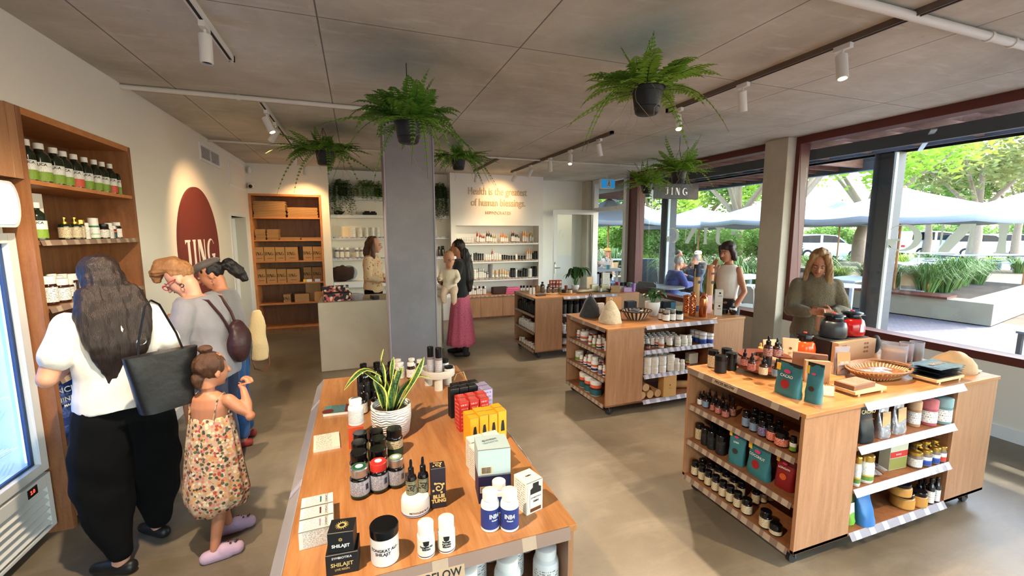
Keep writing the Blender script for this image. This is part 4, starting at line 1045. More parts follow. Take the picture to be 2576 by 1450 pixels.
def hand(shapes,Wp,d,curl,sd,s_=1.0):
    """palm, four unequal bent fingers and a thumb leaving the side of the palm"""
    d=d.normalized();sd=(sd-d*sd.dot(d)).normalized();n_=d.cross(sd);pc=Wp+d*.04*s_
    shapes.append(('t',[Wp,Wp+d*.03*s_+sd*.012*s_,Wp+d*.075*s_+sd*.018*s_],[.020*s_,.019*s_,.015*s_]));shapes.append(('t',[Wp,Wp+d*.03*s_-sd*.012*s_,Wp+d*.072*s_-sd*.018*s_],[.020*s_,.019*s_,.015*s_]))
    for k,(o_,l_)in enumerate(((.027,.062),(.010,.072),(-.009,.068),(-.026,.052))):
        p=Wp+d*.080*s_+sd*o_*s_;pts=[p];a=curl*.35
        for q_ in(.45,.33,.22):pts.append(pts[-1]+(d*math.cos(a)+n_*math.sin(a))*l_*q_*s_);a+=curl*.6
        shapes.append(('t',pts,[.0092*s_,.0086*s_,.008*s_,.007*s_]))
    p=Wp+d*.022*s_+sd*.024*s_;shapes.append(('t',[p,p+(d*.5+sd*.8).normalized()*.035*s_+n_*.008*s_,p+(d*.85+sd*.45).normalized()*.062*s_+n_*.018*s_*(1+curl)],[.012*s_,.0105*s_,.0085*s_]))
LR={'L':1,'R':-1}
def person(name,label,loc,rz,h,skin=SK,w=1.0,vox=.011,arms={},legs=None,lean=(0,0),head=(0,0,0),top=None,bot=None,shoe=None,pelvis=(0,0,.90),hcurl=.5,fing=True,bust=.0,face=True,shs=1.0):
    t=thing(name,label,'person',loc,rz);t.scale=(h/1.66,)*3;px_,py_,pz=pelvis;dz=pz-.90
    lx,ly=lean
    def off(z):f=max(0,(z-.95)/.45);return lx*f,ly*f-.0
    def ring(z,rx,ry,g=0):ox,oy=off(z);return(px_+ox,py_+oy,z+dz,rx*w+g,ry*(1+(w-1)*.8)+g)
    tor=[ring(.80,.12,.09),ring(.88,.155,.108),ring(.95,.150,.108),ring(1.06,.122,.09),ring(1.20,.140,.105+bust),ring(1.30,.150,.100+bust*.6),ring(1.37,.135,.08),ring(1.41,.07,.055)]
    ox,oy=off(1.45);nk=Vector((px_+ox,py_+oy,1.40+dz));yw,pt,rl=head
    Mh=Matrix.Translation(nk+Vector((0,-.012,.075)))@Matrix.Rotation(yw,4,'Z')@Matrix.Rotation(pt,4,'X')@Matrix.Rotation(rl,4,'Y')@Matrix.Translation((0,-.02,.085))
    Rh=Mh.to_3x3();HP=lambda x,y,z:Mh@Vector((x,y,z));sh=[('l',tor),('t',[nk-Vector((0,0,.03)),nk+Vector((0,0,.03)),HP(0,.03,-.06)],[.056,.048,.050])]
    sh+=[('b',HP(0,.012,.03),(.074*1,.092,.090),Rh),('b',HP(0,-.028,-.028),(.060,.068,.082),Rh),('b',HP(0,-.055,-.093),(.030,.028,.024),Rh),('t',[HP(0,-.092,.012),HP(0,-.116,-.028)],[.009,.0145])]
    sh+=[('b',HP(s_*.074,.012,-.02),(.010,.020,.032),Rh)for s_ in(-1,1)]
    J={'nk':nk,'Mh':Mh,'HP':HP}
    for k,s_ in LR.items():
        ox,oy=off(1.35);S_=Vector((px_+ox+s_*.158*w*shs,py_+oy,1.345+dz));E,Wr=arms.get(k,((s_*.215*w,.03,1.08),(s_*.215*w,-.06,.86)))[:2];E,Wr=Vector(E),Vector(Wr);J['S'+k],J['E'+k],J['W'+k]=S_,E,Wr
        ar=.050*(1+(w-1)*.9);sh.append(('t',[S_,S_.lerp(E,.5),E,E.lerp(Wr,.45),Wr],[ar,ar*.9,ar*.78,ar*.74,.026]))
        a_=arms.get(k);hd=Vector(a_[2])if a_ and len(a_)>2 else(Wr-E);sd=Vector(a_[3])if a_ and len(a_)>3 else Vector((-s_*.2,-1,0.3))
        if fing:hand(sh,Wr,hd,hcurl,sd)
        else:sh.append(('t',[Wr,Wr+hd.normalized()*.07],[.026,.022]))
    lg=legs or{'L':((.095,-.005,.47),(.10,.03,.08)),'R':((-.095,-.005,.47),(-.10,.03,.08))}
    for k,s_ in LR.items():
        Hp=Vector((px_+s_*.085*w,py_,pz-.03));Kn,An=Vector(lg[k][0]),Vector(lg[k][1]);fd=Vector(lg[k][2])if len(lg[k])>2 else Vector((s_*.1,-1,0));fd.normalize();J['H'+k],J['K'+k],J['A'+k],J['F'+k]=Hp,Kn,An,fd
        sh.append(('t',[Hp,Hp.lerp(Kn,.5),Kn,Kn.lerp(An,.3),An],[.088*w,.076*w,.052,.053,.034]));sh.append(('t',[An+Vector((0,0,-.03)),An+fd*.12+Vector((0,0,-.05))],[.032,.026]))
    organic('body',sh,skin,t,vox)
    if face:
        for s_ in(-1,1):
            e=MB().ball(HP(s_*.029,-.0845,.003),.0095,10,6).build('eye',EYW,t,smooth=180);MB().ball(HP(s_*.029,-.0905,.001),.0055,8,5).build('iris',EYD,e,smooth=180)
            MB().tube([HP(s_*.014,-.094,.022),HP(s_*.03,-.093,.028),HP(s_*.046,-.082,.023)],.0028,5).build('eyebrow',EYD,t)
        MB().tube([HP(-.022,-.086,-.058),HP(-.008,-.094,-.054),HP(.008,-.094,-.054),HP(.022,-.086,-.058)],[.002,.0045,.0045,.002],6).build('lips',LIP,t)
    if shoe:
        kind,m=shoe
        for k in LR:
            A,fd=J['A'+k],J['F'+k];z0=A.z-.08;B_=Vector((A.x,A.y,z0+.035));s3=[('t',[B_-fd*.035,B_+fd*.07,B_+fd*.145-Vector((0,0,.008))],[.036,.036,.029])]
            if kind=='boot':s3.append(('t',[B_,A+Vector((0,0,.05))],[.045,.05]))
            organic('shoe',s3,m,t,.008,3)
    if top:
        g=top.get('g',.012);z0=top.get('hem',.86);fl=top.get('flare',0);rs=[r_ for r_ in((z,a,b)for z,a,b in((.86,.155,.11),(.95,.152,.11),(1.06,.130,.098),(1.20,.145,.108+bust),(1.30,.155,.104+bust*.6),(1.37,.142,.084),(1.405,.085,.066)))if r_[0]>z0+.02]
        rr=[ring(z0,.152 if z0<1 else.132,.11+fl,g+fl)]+[ring(z,a,b,g+(fl if z<1.1 else 0))for z,a,b in rs]
        if top.get('neck'):rr.append(ring(1.46,.05,.05,.02))
        s2=[('l',rr)];sl_=top.get('sleeve',.5)
        for k,s_ in LR.items():
            S_,E,Wr=J['S'+k],J['E'+k],J['W'+k];ar=.050*(1+(w-1)*.7)+g
            if sl_<=0:continue
            if sl_<1:s2.append(('t',[S_,S_.lerp(E,sl_)],[ar*.92,ar*.96]))
            else:s2.append(('t',[S_-Vector((0,0,.012)),S_.lerp(E,.5),E,E.lerp(Wr,.5),E.lerp(Wr,min(.97,sl_-1))],[ar*.9,ar*.9,ar*.86,ar*.8,max(.034,ar*.62)]))
        organic('top',s2,top['m'],t,vox,3,top.get('wr',.009),top.get('ws',9))
    if bot:
        kd=bot['k'];g=bot.get('g',.012);m=bot['m'];zt=bot.get('top',.99)
        gt=bot.get('gt',min(g,.006));s4=[('l',[ring(.80,.14,.10,g),ring(.88,.157,.112,(g+gt)/2),ring(zt,.142 if zt<1 else.128,.100,gt)])]
        if kd in('pants','shorts'):
            for k in LR:
                Hp,Kn,An=J['H'+k],J['K'+k],J['A'+k]
                if kd=='shorts':s4.append(('t',[Hp,Hp.lerp(Kn,.45)],[.092*w+g,.088*w+g]))
                else:s4.append(('t',[Hp,Hp.lerp(Kn,.5),Kn,Kn.lerp(An,.45),Kn.lerp(An,bot.get('len',.93))],bot.get('r')or[.092*w+g,.080*w+g,.062+g,.060+g,.052+g]))
            organic('trousers' if kd=='pants' else 'shorts',s4,m,t,vox,3,bot.get('wr',.008),8)
        else:
            z1=bot['hem'];fl=bot['flare'];n=72;rings=[]
            for i in range(15):
                f=i/14;z=zt+(z1-zt)*f;rx=.135*w+(fl-.135*w)*f**.8;ry=rx*.82;rings.append([Vector((px_+math.cos(2*PI*k/n)*rx*(1+.07*f*math.sin(11*2*PI*k/n+f)),py_+math.sin(2*PI*k/n)*ry*(1+.07*f*math.sin(9*2*PI*k/n)),z+dz+.006*math.sin(7*2*PI*k/n)*f))for k in range(n)])
            o=MB().loft(rings,cap=False).build('skirt',m,t,smooth=180);sm_=o.modifiers.new('t','SOLIDIFY');sm_.thickness=.006
    return t,J
def hair(t,J,shapes,m,vox=.008,wr=.006,nm='hair',st=(1,1,.16),ws=55):
    HP=J['HP'];Rh=J['Mh'].to_3x3();out=[]
    for s in shapes:
        if s[0]=='b':out.append(('b',HP(*s[1]),s[2],Rh))
        elif s[0]=='t':out.append(('t',[HP(*p)for p in s[1]],s[2]))
        else:out.append(('t',s[1],s[2]))
    return organic(nm,out,m,t,vox,2,wr,ws,st)
CAPH=('b',(0,.022,.040),(.086,.098,.094)) # hair over the skull, leaving the face free
HBRN=hairm('hair_dark_brown',(32,19,14));HBLK=hairm('hair_black',(22,16,16));HBLD=hairm('hair_blonde',(158,118,76));HSND=hairm('hair_sandy',(150,104,62));HGRY=hairm('hair_grey',(150,146,140));HMID=hairm('hair_brown',(84,52,34))
def fabric(nm,c_,var=.12,b_=.3,bs=60,**k):return mat(nm,c_,.9,var=var,scale=k.pop('scale',14),bump=b_,bscale=bs,sheen=.2,**k)
def printed(nm,base,cols,sc,thr=.4):
    m,n,b=nodes(nm,.85);v=coords(n);vo=nd(n,'ShaderNodeTexVoronoi');vo.inputs['Scale'].default_value=sc;vo.inputs['Randomness'].default_value=1;n.links.new(v,vo.inputs['Vector'])
    sp=nd(n,'ShaderNodeSeparateColor');n.links.new(vo.outputs['Color'],sp.inputs[0]);st=[(0,cols[0])]
    for i,c_ in enumerate(cols[1:]):st.append(((i+1)/len(cols),c_))
    r=ramp(n,sp.outputs[0],st,'CONSTANT');f=mathn(n,'LESS_THAN',mathn(n,'ADD',vo.outputs['Distance'],mathn(n,'MULTIPLY',noise(n,v,sc*3,3),.3)),thr)
    n.links.new(mixc(n,f,base,r.outputs[0]),b.inputs['Base Color']);return m
TEE=fabric('cotton_white',(226,218,210),.03,.1);BLKF=mat('cloth_black',(9,9,10),.95,var=.2,bump=.2,spec=.2);LEA=mat('leather_black',(24,24,25),.45,var=.1,bump=.15)
# 1 woman in the white tee, seen from behind
t,J=person('person','person in a white tee and wide black trousers, long dark hair, black tote bag',(-1.23,2.82,0),R(-138),1.66,SK,1.08,.010,
    arms={'L':((.27,.0,1.10),(.14,-.24,1.08)),'R':((-.27,.0,1.08),(-.14,-.22,1.04))},lean=(0,-.03),head=(.15,.30,0),
    shs=.98,top=dict(m=TEE,g=.020,sleeve=.60,hem=.885,wr=.012,ws=8,flare=.012),bot=dict(k='pants',m=BLKF,g=.02,gt=0,len=.88,wr=.016,r=[.115,.135,.13,.10,.062]),shoe=('flat',LEA),
    legs={'L':((.12,-.02,.47),(.11,.10,.08),(.6,-1,0)),'R':((-.12,-.02,.47),(-.12,-.06,.08),(.2,-1,0))},face=False)
hair(t,J,[CAPH,('b',(0,.035,-.02),(.095,.088,.10))]+[('w',[J['nk']+Vector((x_,.04,.09)),J['nk']+Vector((x_*1.25,.08,-.02)),J['nk']+Vector((x_*1.1+.01,.125,-.17)),J['nk']+Vector((x_*.8+.02,.135,z_))],[.046,.050,.040,.014])for x_,z_ in((-.085,-.30),(-.05,-.40),(-.015,-.45),(.02,-.46),(.055,-.40),(.09,-.30))],HBRN,.008,.008)
b_=thing('tote_bag','black leather tote bag hanging behind the shoulder of the white tee person','bag',(-.975,2.66,.89),R(-140))
me=MB().loft([[Vector((math.copysign(abs(math.cos(a))**.5,math.cos(a))*(.115+.045*f),math.copysign(abs(math.sin(a))**.6,math.sin(a))*(.055-.02*f),f*.30))for a in[2*PI*k/28 for k in range(28)]]for f in(0,.02,.3,.6,.9,1)]).mesh('bag_body',LEA,smooth=60)
for v in me.vertices:v.co+=Vector((0,mnoise.noise(v.co*9)*.012,0))
link('bag_body',me,b_)
for s_ in(-.10,.10):MB().tube([(s_,0,.27),(s_*.8,-.02,.38),(s_*.3,-.05,.54),(0,-.06,.565)],.012,8,flat=.3).build('strap',LEA,b_)
MB().tube([(.06+.02*math.cos(a),-.05,.36+.016*math.sin(a))for a in[k*PI/5 for k in range(10)]],.003,6,close=True).build('buckle',STEEL,b_)
# 2 person in the grey jacket
GJK=fabric('jacket_grey',(128,126,132),.12,.2,40)
t,J=person('person','person in a grey jacket with red glasses and swept sandy hair, looking down',(-1.01,3.62,0),R(-98),1.60,SK,1.2,.010,
    arms={'L':((.25,-.12,1.08),(.10,-.34,1.10)),'R':((-.25,-.10,1.08),(-.08,-.32,1.08))},lean=(0,-.09),head=(0,.62,0),
    top=dict(m=GJK,g=.03,sleeve=1.9,hem=.80,wr=.012,neck=False),bot=dict(k='pants',m=fabric('jeans_dark',(40,52,80)),g=.012),shoe=('flat',LEA))
hair(t,J,[('b',(0,.03,.045),(.077,.090,.086)),('t',[(0,.04,.12),(0,-.04,.145),(0,-.10,.12),(0,-.125,.085)],[.05,.055,.045,.028]),('t',[(.03,.05,.11),(.03,-.08,.125)],[.04,.035])],HSND,.007,.006,st=(1,.2,1))
HP=J['HP']
m_=MB()
for s_ in(-1,1):m_.tube([HP(s_*.033+.026*math.cos(a),-.108,.0+.020*math.sin(a))for a in[k*PI/8 for k in range(16)]],.003,6,close=True).tube([HP(s_*.059,-.105,.006),HP(s_*.078,-.04,.008),HP(s_*.08,.01,.0)],.003,6)
m_.tube([HP(-.008,-.108,.004),HP(.008,-.108,.004)],.003,6).build('glasses',mat('glasses_red',(170,30,34),.3),t)
MB().tube([HP(.082+.0,.012+.012*math.cos(a),-.058+.012*math.sin(a))for a in[k*PI/6 for k in range(12)]],.0035,6,close=True).build('earring',BLACK,t)
b_=thing('backpack','small burgundy backpack on the back of the person in the grey jacket','backpack',(-.87,3.60,1.0),R(-98))
LBG=mat('leather_burgundy',(50,22,24),.5,var=.2,bump=.2)
organic('bag_body',[('b',(0,.03,.0),(.12,.070,.15)),('b',(0,.02,.11),(.085,.05,.06))],LBG,b_,.01,2,.012)
for s_ in(-.09,.09):MB().tube([(s_*.6,.0,.10),(s_*.9,-.045,.22),(s_*1.1,-.11,.33),(s_*1.3,-.19,.34)],.011,8,flat=.4).build('strap',LBG,b_)
# 3 person in the cap
t,J=person('person','person in a grey flat cap and grey top with a dark curly ponytail',(-1.0,4.12,0),R(-88),1.58,SKT,1.0,.011,
    arms={'L':((.19,-.14,1.10),(.08,-.33,1.16)),'R':((-.19,-.12,1.10),(-.08,-.32,1.14))},lean=(0,-.06),head=(0,.45,0),
    top=dict(m=fabric('knit_grey',(112,110,112),.15),g=.018,sleeve=1.9,hem=.88),bot=dict(k='pants',m=fabric('jeans_blue',(44,84,134),.2,.3),g=.01,len=.88),shoe=('flat',mat('shoe_red',(150,50,44),.6)))
hair(t,J,[('b',(0,.03,.03),(.082,.090,.088)),('t',[(0,.10,.02),(0,.16,.01),(0,.19,-.07),(0,.20,-.15)],[.035,.055,.055,.03])],HBLK,.008,.014,st=(1,1,1),ws=30)
organic('flat_cap',[('b',J['HP'](0,.005,.085),(.100,.125,.040),J['Mh'].to_3x3()),('b',J['HP'](0,-.125,.055),(.065,.045,.010),J['Mh'].to_3x3())],fabric('cap_tweed',(92,82,76),.35),t,.007,3)
MB().ball(J['HP'](.082,-.0,-.065),.007).build('earring',STEEL,t)
cb_=thing('canvas_bag','cream canvas bag with a brown leather strap hanging behind the capped person','bag',(-.84,4.20,.70),R(-80))
organic('bag_body',[('l',[(0,0,0,.04,.07),(0,0,.15,.045,.075),(0,0,.36,.03,.055),(0,0,.44,.02,.03)])],fabric('canvas_cream',(190,166,122),.1),cb_,.012,3,.012)
MB().tube([(0,-.06,.02),(.0,-.04,-.08),(.0,.03,-.11),(0,.07,-.05),(0,.07,.03)],.008,8).build('strap',mat('leather_brown',(104,62,38),.5),cb_)
# 4 girl
FLO=printed('floral_dress',(196,164,132),[(176,74,60),(84,92,70),(204,150,84),(206,130,116),(72,66,58),(226,206,174),(214,186,150)],42,.72)
t,J=person('person','small girl in a floral sundress and lilac clogs, arm raised, hair in a bun',(-.80,2.70,0),R(158),1.10,SKT,1.05,.008,
    arms={'R':((-.33,-.02,1.20),(-.23,-.10,1.40),(.5,-.2,1)),'L':((.22,-.06,1.12),(.12,-.22,1.16))},head=(-.35,.1,0),bot=None,shoe=None,hcurl=2.0,face=False,
    legs={'L':((.10,-.12,.45),(.08,-.20,.09),(-.83,-.61,0)),'R':((-.05,.04,.45),(-.03,.13,.09),(-.83,-.61,0))})
_s=t.children[0]
hd_=Matrix.Translation(J['nk']+Vector((0,0,.08)));
for v in _s.data.vertices:
    if v.co.z>J['nk'].z+.045:d_=v.co-(J['nk']+Vector((0,0,.045)));v.co=J['nk']+Vector((0,0,.045))+d_*1.28
HPg=lambda x,y,z:J['nk']+Vector((0,0,.045))+(J['HP'](x,y,z)-(J['nk']+Vector((0,0,.045))))*1.28
J2=dict(J);J2['HP']=HPg
hair(t,J2,[('b',(0,.022,.03),(.110,.122,.118)),('b',(0,.045,.14),(.055,.055,.035)),('t',[(0,.09,-.05),(0,.09,-.09)],[.05,.03])],hairm('hair_chestnut',(78,48,30)),.008,.010,ws=35,st=(1,1,.5))
n=80;rings=[]
for i in range(22):
    f=i/21;z=1.27-.85*f;rx=.150+.115*f**.8-(.05*max(0,(f-.88)/.12));ry=.105+.125*f**.8-(.04*max(0,(f-.88)/.12));rings.append([Vector((math.cos(2*PI*k/n)*rx*(1+.035*math.sin(13*2*PI*k/n+f*2)),math.sin(2*PI*k/n)*ry*(1+.035*math.sin(11*2*PI*k/n)),z+.02*f*math.sin(3*2*PI*k/n)-(.05*(1-f)**4 if math.sin(2*PI*k/n)>0 else 0)))for k in range(n)])
o=MB().loft(rings,cap=False).build('dress',FLO,t,smooth=180);o.modifiers.new('t','SOLIDIFY').thickness=.006
for s_ in(-1,1):MB().tube([(s_*.10,.10,1.21),(s_*.115,.06,1.36),(s_*.11,-.03,1.40),(s_*.10,-.10,1.26)],.010,6,flat=.4).build('dress_strap',FLO,t)
CLG=mat('clog_lilac',(190,160,180),.6,var=.05)
for k in LR:
    A,fd=J['A'+k],J['F'+k];B_=Vector((A.x,A.y,.045));o=organic('clog',[('t',[B_-fd*.06-Vector((0,0,.005)),B_+fd*.09],[.052,.062]),('t',[B_+fd*.06+Vector((0,0,.02)),B_+fd*.16],[.062,.055])],CLG,t,.008,3)
    for v in o.data.vertices:v.co.z=max(v.co.z,.0)
    m_=MB()
    for q_ in range(7):a=q_*.9;m_.ball(B_+fd*(.09+.03*(q_%3))+Vector((math.cos(a)*.035,math.sin(a)*.01,.072-.004*(q_%3))),(.009,.009,.008),8,5)
    m_.build('clog_holes',mat('clog_hole',(70,52,64),.8),o)
# 5 cashier
t,J=person('person','person with wavy brown hair in a cream floral blouse behind the counter',(.22,6.98,0),R(62),1.72,SK,.95,.012,
    arms={'L':((.20,.0,1.10),(.02,-.20,1.04)),'R':((-.20,-.02,1.10),(-.02,-.20,1.02))},head=(.15,.08,0),
    top=dict(m=printed('blouse',(222,190,150),[(206,110,80),(160,120,80),(232,206,170),(200,150,110)],26,.44),g=.028,sleeve=1.7,hem=.86,wr=.012),bot=dict(k='pants',m=BLKF))
hair(t,J,[('b',(0,.03,.045),(.082,.088,.088)),('t',[(-.07,.0,.03),(-.095,-.01,-.06),(-.10,-.02,-.16),(-.11,-.02,-.24)],[.028,.032,.034,.02]),('t',[(.07,.02,.03),(.09,.03,-.08),(.09,.03,-.2)],[.028,.034,.025]),('t',[(0,.08,.0),(0,.10,-.14)],[.07,.06])],HMID,.009,.012,ws=25,st=(1,1,.5))
# 6 mother and baby
t,J=person('person','person with long dark hair, black jacket and pink printed skirt holding a baby',(1.40,6.14,0),R(-108),1.68,SKT,.92,.012,
    arms={'L':((.19,-.08,1.08),(.02,-.27,1.05),(-1,-.2,.1)),'R':((-.18,-.12,1.10),(.02,-.27,1.13),(1,-.1,.0))},head=(-.2,.05,0),
    top=dict(m=fabric('jacket_black',(26,26,28),.2),g=.022,sleeve=1.8,hem=.86),bot=dict(k='skirt',m=printed('pink_print',(196,92,112),[(110,34,54),(110,34,54),(120,40,60)],42,.36),hem=.17,flare=.25,top=1.0),shoe=('boot',mat('boot_brown',(34,24,20),.6)),
    legs={'L':((.095,-.005,.47),(.10,.07,.08)),'R':((-.095,-.005,.47),(-.10,-.05,.08))})
hair(t,J,[CAPH[:1]+((0,.03,.04),(.083,.090,.090)),('w',[J['nk']+Vector((0,.06,.1)),J['nk']+Vector((.02,.10,-.06)),J['nk']+Vector((.03,.13,-.28)),J['nk']+Vector((.03,.13,-.44))],[.07,.085,.07,.035])],HBRN,.010,.010)
tb_,Jb=person('baby','baby in a cream top and patterned leggings, bare feet, held on the hip',(1.20,5.92,.60),R(-25),.82,SK,1.2,.016,legs={'L':((.15,-.17,.72),(.15,-.15,.50)),'R':((-.15,-.17,.72),(-.13,-.15,.52))},
    arms={'L':((.26,-.06,1.15),(.20,-.22,1.05)),'R':((-.26,-.06,1.15),(-.22,-.22,1.15))},head=(.5,0,0),fing=False,face=False,
    top=dict(m=fabric('baby_cream',(232,214,184),.05),g=.03,sleeve=1.8,hem=.84),bot=dict(k='pants',m=printed('baby_print',(222,190,160),[(150,60,60),(180,110,90)],30,.2),g=.03,len=.9))
for o in tb_.children:
    if o.name.startswith('body'):
        z_=Jb['nk'].z+.03
        for v in o.data.vertices:
            if v.co.z>z_:v.co=Vector((Jb['nk'].x,Jb['nk'].y,z_))+(v.co-Vector((Jb['nk'].x,Jb['nk'].y,z_)))*1.95
for s_ in(-1,1):
    c_=Vector((Jb['nk'].x,Jb['nk'].y,Jb['nk'].z+.03));MB().ball(c_+(Jb['HP'](s_*.03,-.092,.0)-c_)*1.95,.013).build('eye',EYD,tb_)
Jb2=dict(Jb);Jb2['HP']=lambda x,y,z:c_+(Jb['HP'](x,y,z)-c_)*1.95
hair(tb_,Jb2,[('b',(0,.03,.045),(.155,.175,.168))],hairm('hair_baby',(196,150,96)),.02,.006)
# 7 woman in white tank top
t,J=person('person','person with a dark bob in a white tank top, hand raised to the chin',(4.27,4.06,0),R(-80),1.665,SKT,.88,.009,
    arms={'L':((.20,.03,1.09),(.17,-.12,.88)),'R':((-.15,-.15,1.12),(-.05,-.20,1.34),(.1,-.1,1),(1,0,0))},head=(0,.16,0),hcurl=.8,bust=.03,shs=.92,
    top=dict(m=fabric('tank_white',(232,226,218),.03,.1),g=.008,sleeve=0,hem=1.0,wr=.004),bot=dict(k='pants',m=fabric('leggings_dark',(40,40,48),.15),g=.01,top=1.0))
hair(t,J,[('b',(0,.022,.052),(.086,.100,.084)),('b',(0,.055,-.04),(.086,.070,.085)),('t',[(.066,-.02,.06),(.082,.02,-.08)],[.032,.030]),('t',[(-.066,-.02,.06),(-.082,.02,-.08)],[.032,.030])],hairm('hair_bob',(50,30,28)),.008,.004)
MB().prism([(math.cos(a)*.018*(1 if k%2 else.45),math.sin(a)*.018*(1 if k%2 else.45))for k,a in enumerate([q_*PI/8 for q_ in range(16)])],.002,facing(.238,-.005,1.20,(1,0,0))).build('arm_tattoo',BLACKM,t)
# 8 woman in the knitted sweater
KN=mat('sweater_knit',(112,98,72),.95,var=.45,scale=90,bump=.9,bscale=110,sheen=.4)
t,J=person('person','person in a chunky olive sweater and denim shorts, long fair hair, hands clasped',(4.02,2.80,0),R(-42),1.63,SKT,.92,.008,
    arms={'L':((.22,-.06,1.10),(.08,-.24,1.12),(-1,-.35,.06),(0,0,1)),'R':((-.21,-.08,1.10),(-.09,-.23,1.11),(1,-.40,.10),(0,-.2,1))},head=(-.25,.42,.08),hcurl=1.1,
    top=dict(m=KN,g=.032,sleeve=1.86,hem=.83,wr=.016,ws=8,neck=True,flare=.01),bot=dict(k='shorts',m=fabric('denim_light',(120,142,166),.25),g=.02),shoe=('flat',TEE))
hair(t,J,[('b',(0,.032,.045),(.086,.092,.092)),('t',[(.045,-.05,.10),(.075,-.05,.03),(.088,-.04,-.08),(.085,-.07,-.20),(.07,-.10,-.34)],[.028,.028,.032,.034,.016]),('t',[(-.045,-.05,.10),(-.075,-.05,.03),(-.085,-.045,-.08),(-.085,-.08,-.20),(-.075,-.10,-.28)],[.026,.024,.022,.018,.010]),('t',[(0,-.03,.12),(0,.02,.13)],[.03,.03]),('t',[(0,.09,.0),(.02,.10,-.15)],[.07,.06])],HBLD,.007,.008)
# 9 to 13 people outside
t,J=person('person','grey-haired seated person in a blue jacket and black glasses outside the second window',(6.05,7.15,-.12),R(78),1.70,SK,1.15,.014,pelvis=(0,.05,.62),
    legs={'L':((.12,-.40,.60),(.12,-.38,.20)),'R':((-.12,-.40,.60),(-.12,-.38,.20))},arms={'L':((.24,-.14,.86),(.08,-.38,.86)),'R':((-.24,-.14,.86),(-.08,-.38,.86))},lean=(0,-.12),head=(.1,.2,0),fing=False,
    top=dict(m=fabric('jacket_blue',(46,64,124),.15),g=.03,sleeve=1.85,hem=.86),bot=dict(k='pants',m=fabric('jeans_wash',(90,120,150),.2),g=.02))
hair(t,J,[('b',(0,.03,.045),(.083,.092,.088))],HGRY,.01,.005);m_=MB();HP=J['HP']
for s_ in(-1,1):m_.tube([HP(s_*.032+.024*math.cos(a),-.102,.0+.018*math.sin(a))for a in[k*PI/6 for k in range(12)]],.004,6,close=True).tube([HP(s_*.055,-.1,.004),HP(s_*.08,0,.0)],.003,5)
m_.build('glasses',BLACK,t)
SIT=dict(pelvis=(0,.05,.50),legs={'L':((.10,-.38,.46),(.10,-.36,.08)),'R':((-.10,-.38,.46),(-.10,-.36,.08))},fing=False,face=False)
def sitter(px,d_,rz,lab,skin,tm,hm,hs,**k):
    p=atd(px,600,d_);q_=dict(SIT);q_.update(k);q_.setdefault('arms',{'L':((.20,-.14,.76),(.05,-.30,.88)),'R':((-.20,-.14,.76),(-.05,-.30,.88))})
    t,J=person('person',lab,(p.x,p.y,.06),rz,1.64,skin,1.0,.018,top=dict(m=tm,g=.02,sleeve=k.get('sl',1.8)if False else 1.8,hem=.84),bot=dict(k='pants',m=BLKF),**q_)
    hair(t,J,hs,hm,.014,.005);return t,J
HC=('b',(0,.03,.045),(.086,.092,.090))
sitter(1712,11.6,R(20),'seated person with dark hair in a brown top, chin on hand, beyond the blue jacket',SKT,SKT,HBRN,[HC,('b',(0,.1,.06),(.04,.04,.04))])
t,J=sitter(1757,11.0,R(-60),'seated person in a white cap with long fair hair, outside',SK,fabric('top_black',(40,36,36)),HBLD,[HC,('t',[(0,.09,.0),(0,.12,-.15),(0,.12,-.35)],[.07,.07,.04])])
organic('sun_cap',[('b',J['HP'](0,.02,.075),(.096,.105,.062),J['Mh'].to_3x3()),('b',J['HP'](0,-.12,.05),(.06,.05,.010),J['Mh'].to_3x3())],TEE,t,.012,2)
sitter(1750,8.9,R(-80),'grey-haired seated person in dark blue seen from behind, opposite the blue jacket',SK,fabric('top_navy',(46,60,90)),HGRY,[HC])
t,J=sitter(1527,12.8,R(-80),'seated person in a straw hat seen through the open doorway',SK,fabric('top_taupe',(180,160,140)),HBLD,[HC,('t',[(0,.09,.0),(0,.10,-.2)],[.06,.04])])
MB().lathe([(0,.12),(.06,.118),(.085,.10),(.095,.05),(.18,.035),(.19,.04),(.10,.06)],28,J['Mh']@Matrix.Translation((0,.01,.02))).build('straw_hat',mat('straw',(226,176,90),.8,var=.15,scale=50),t)
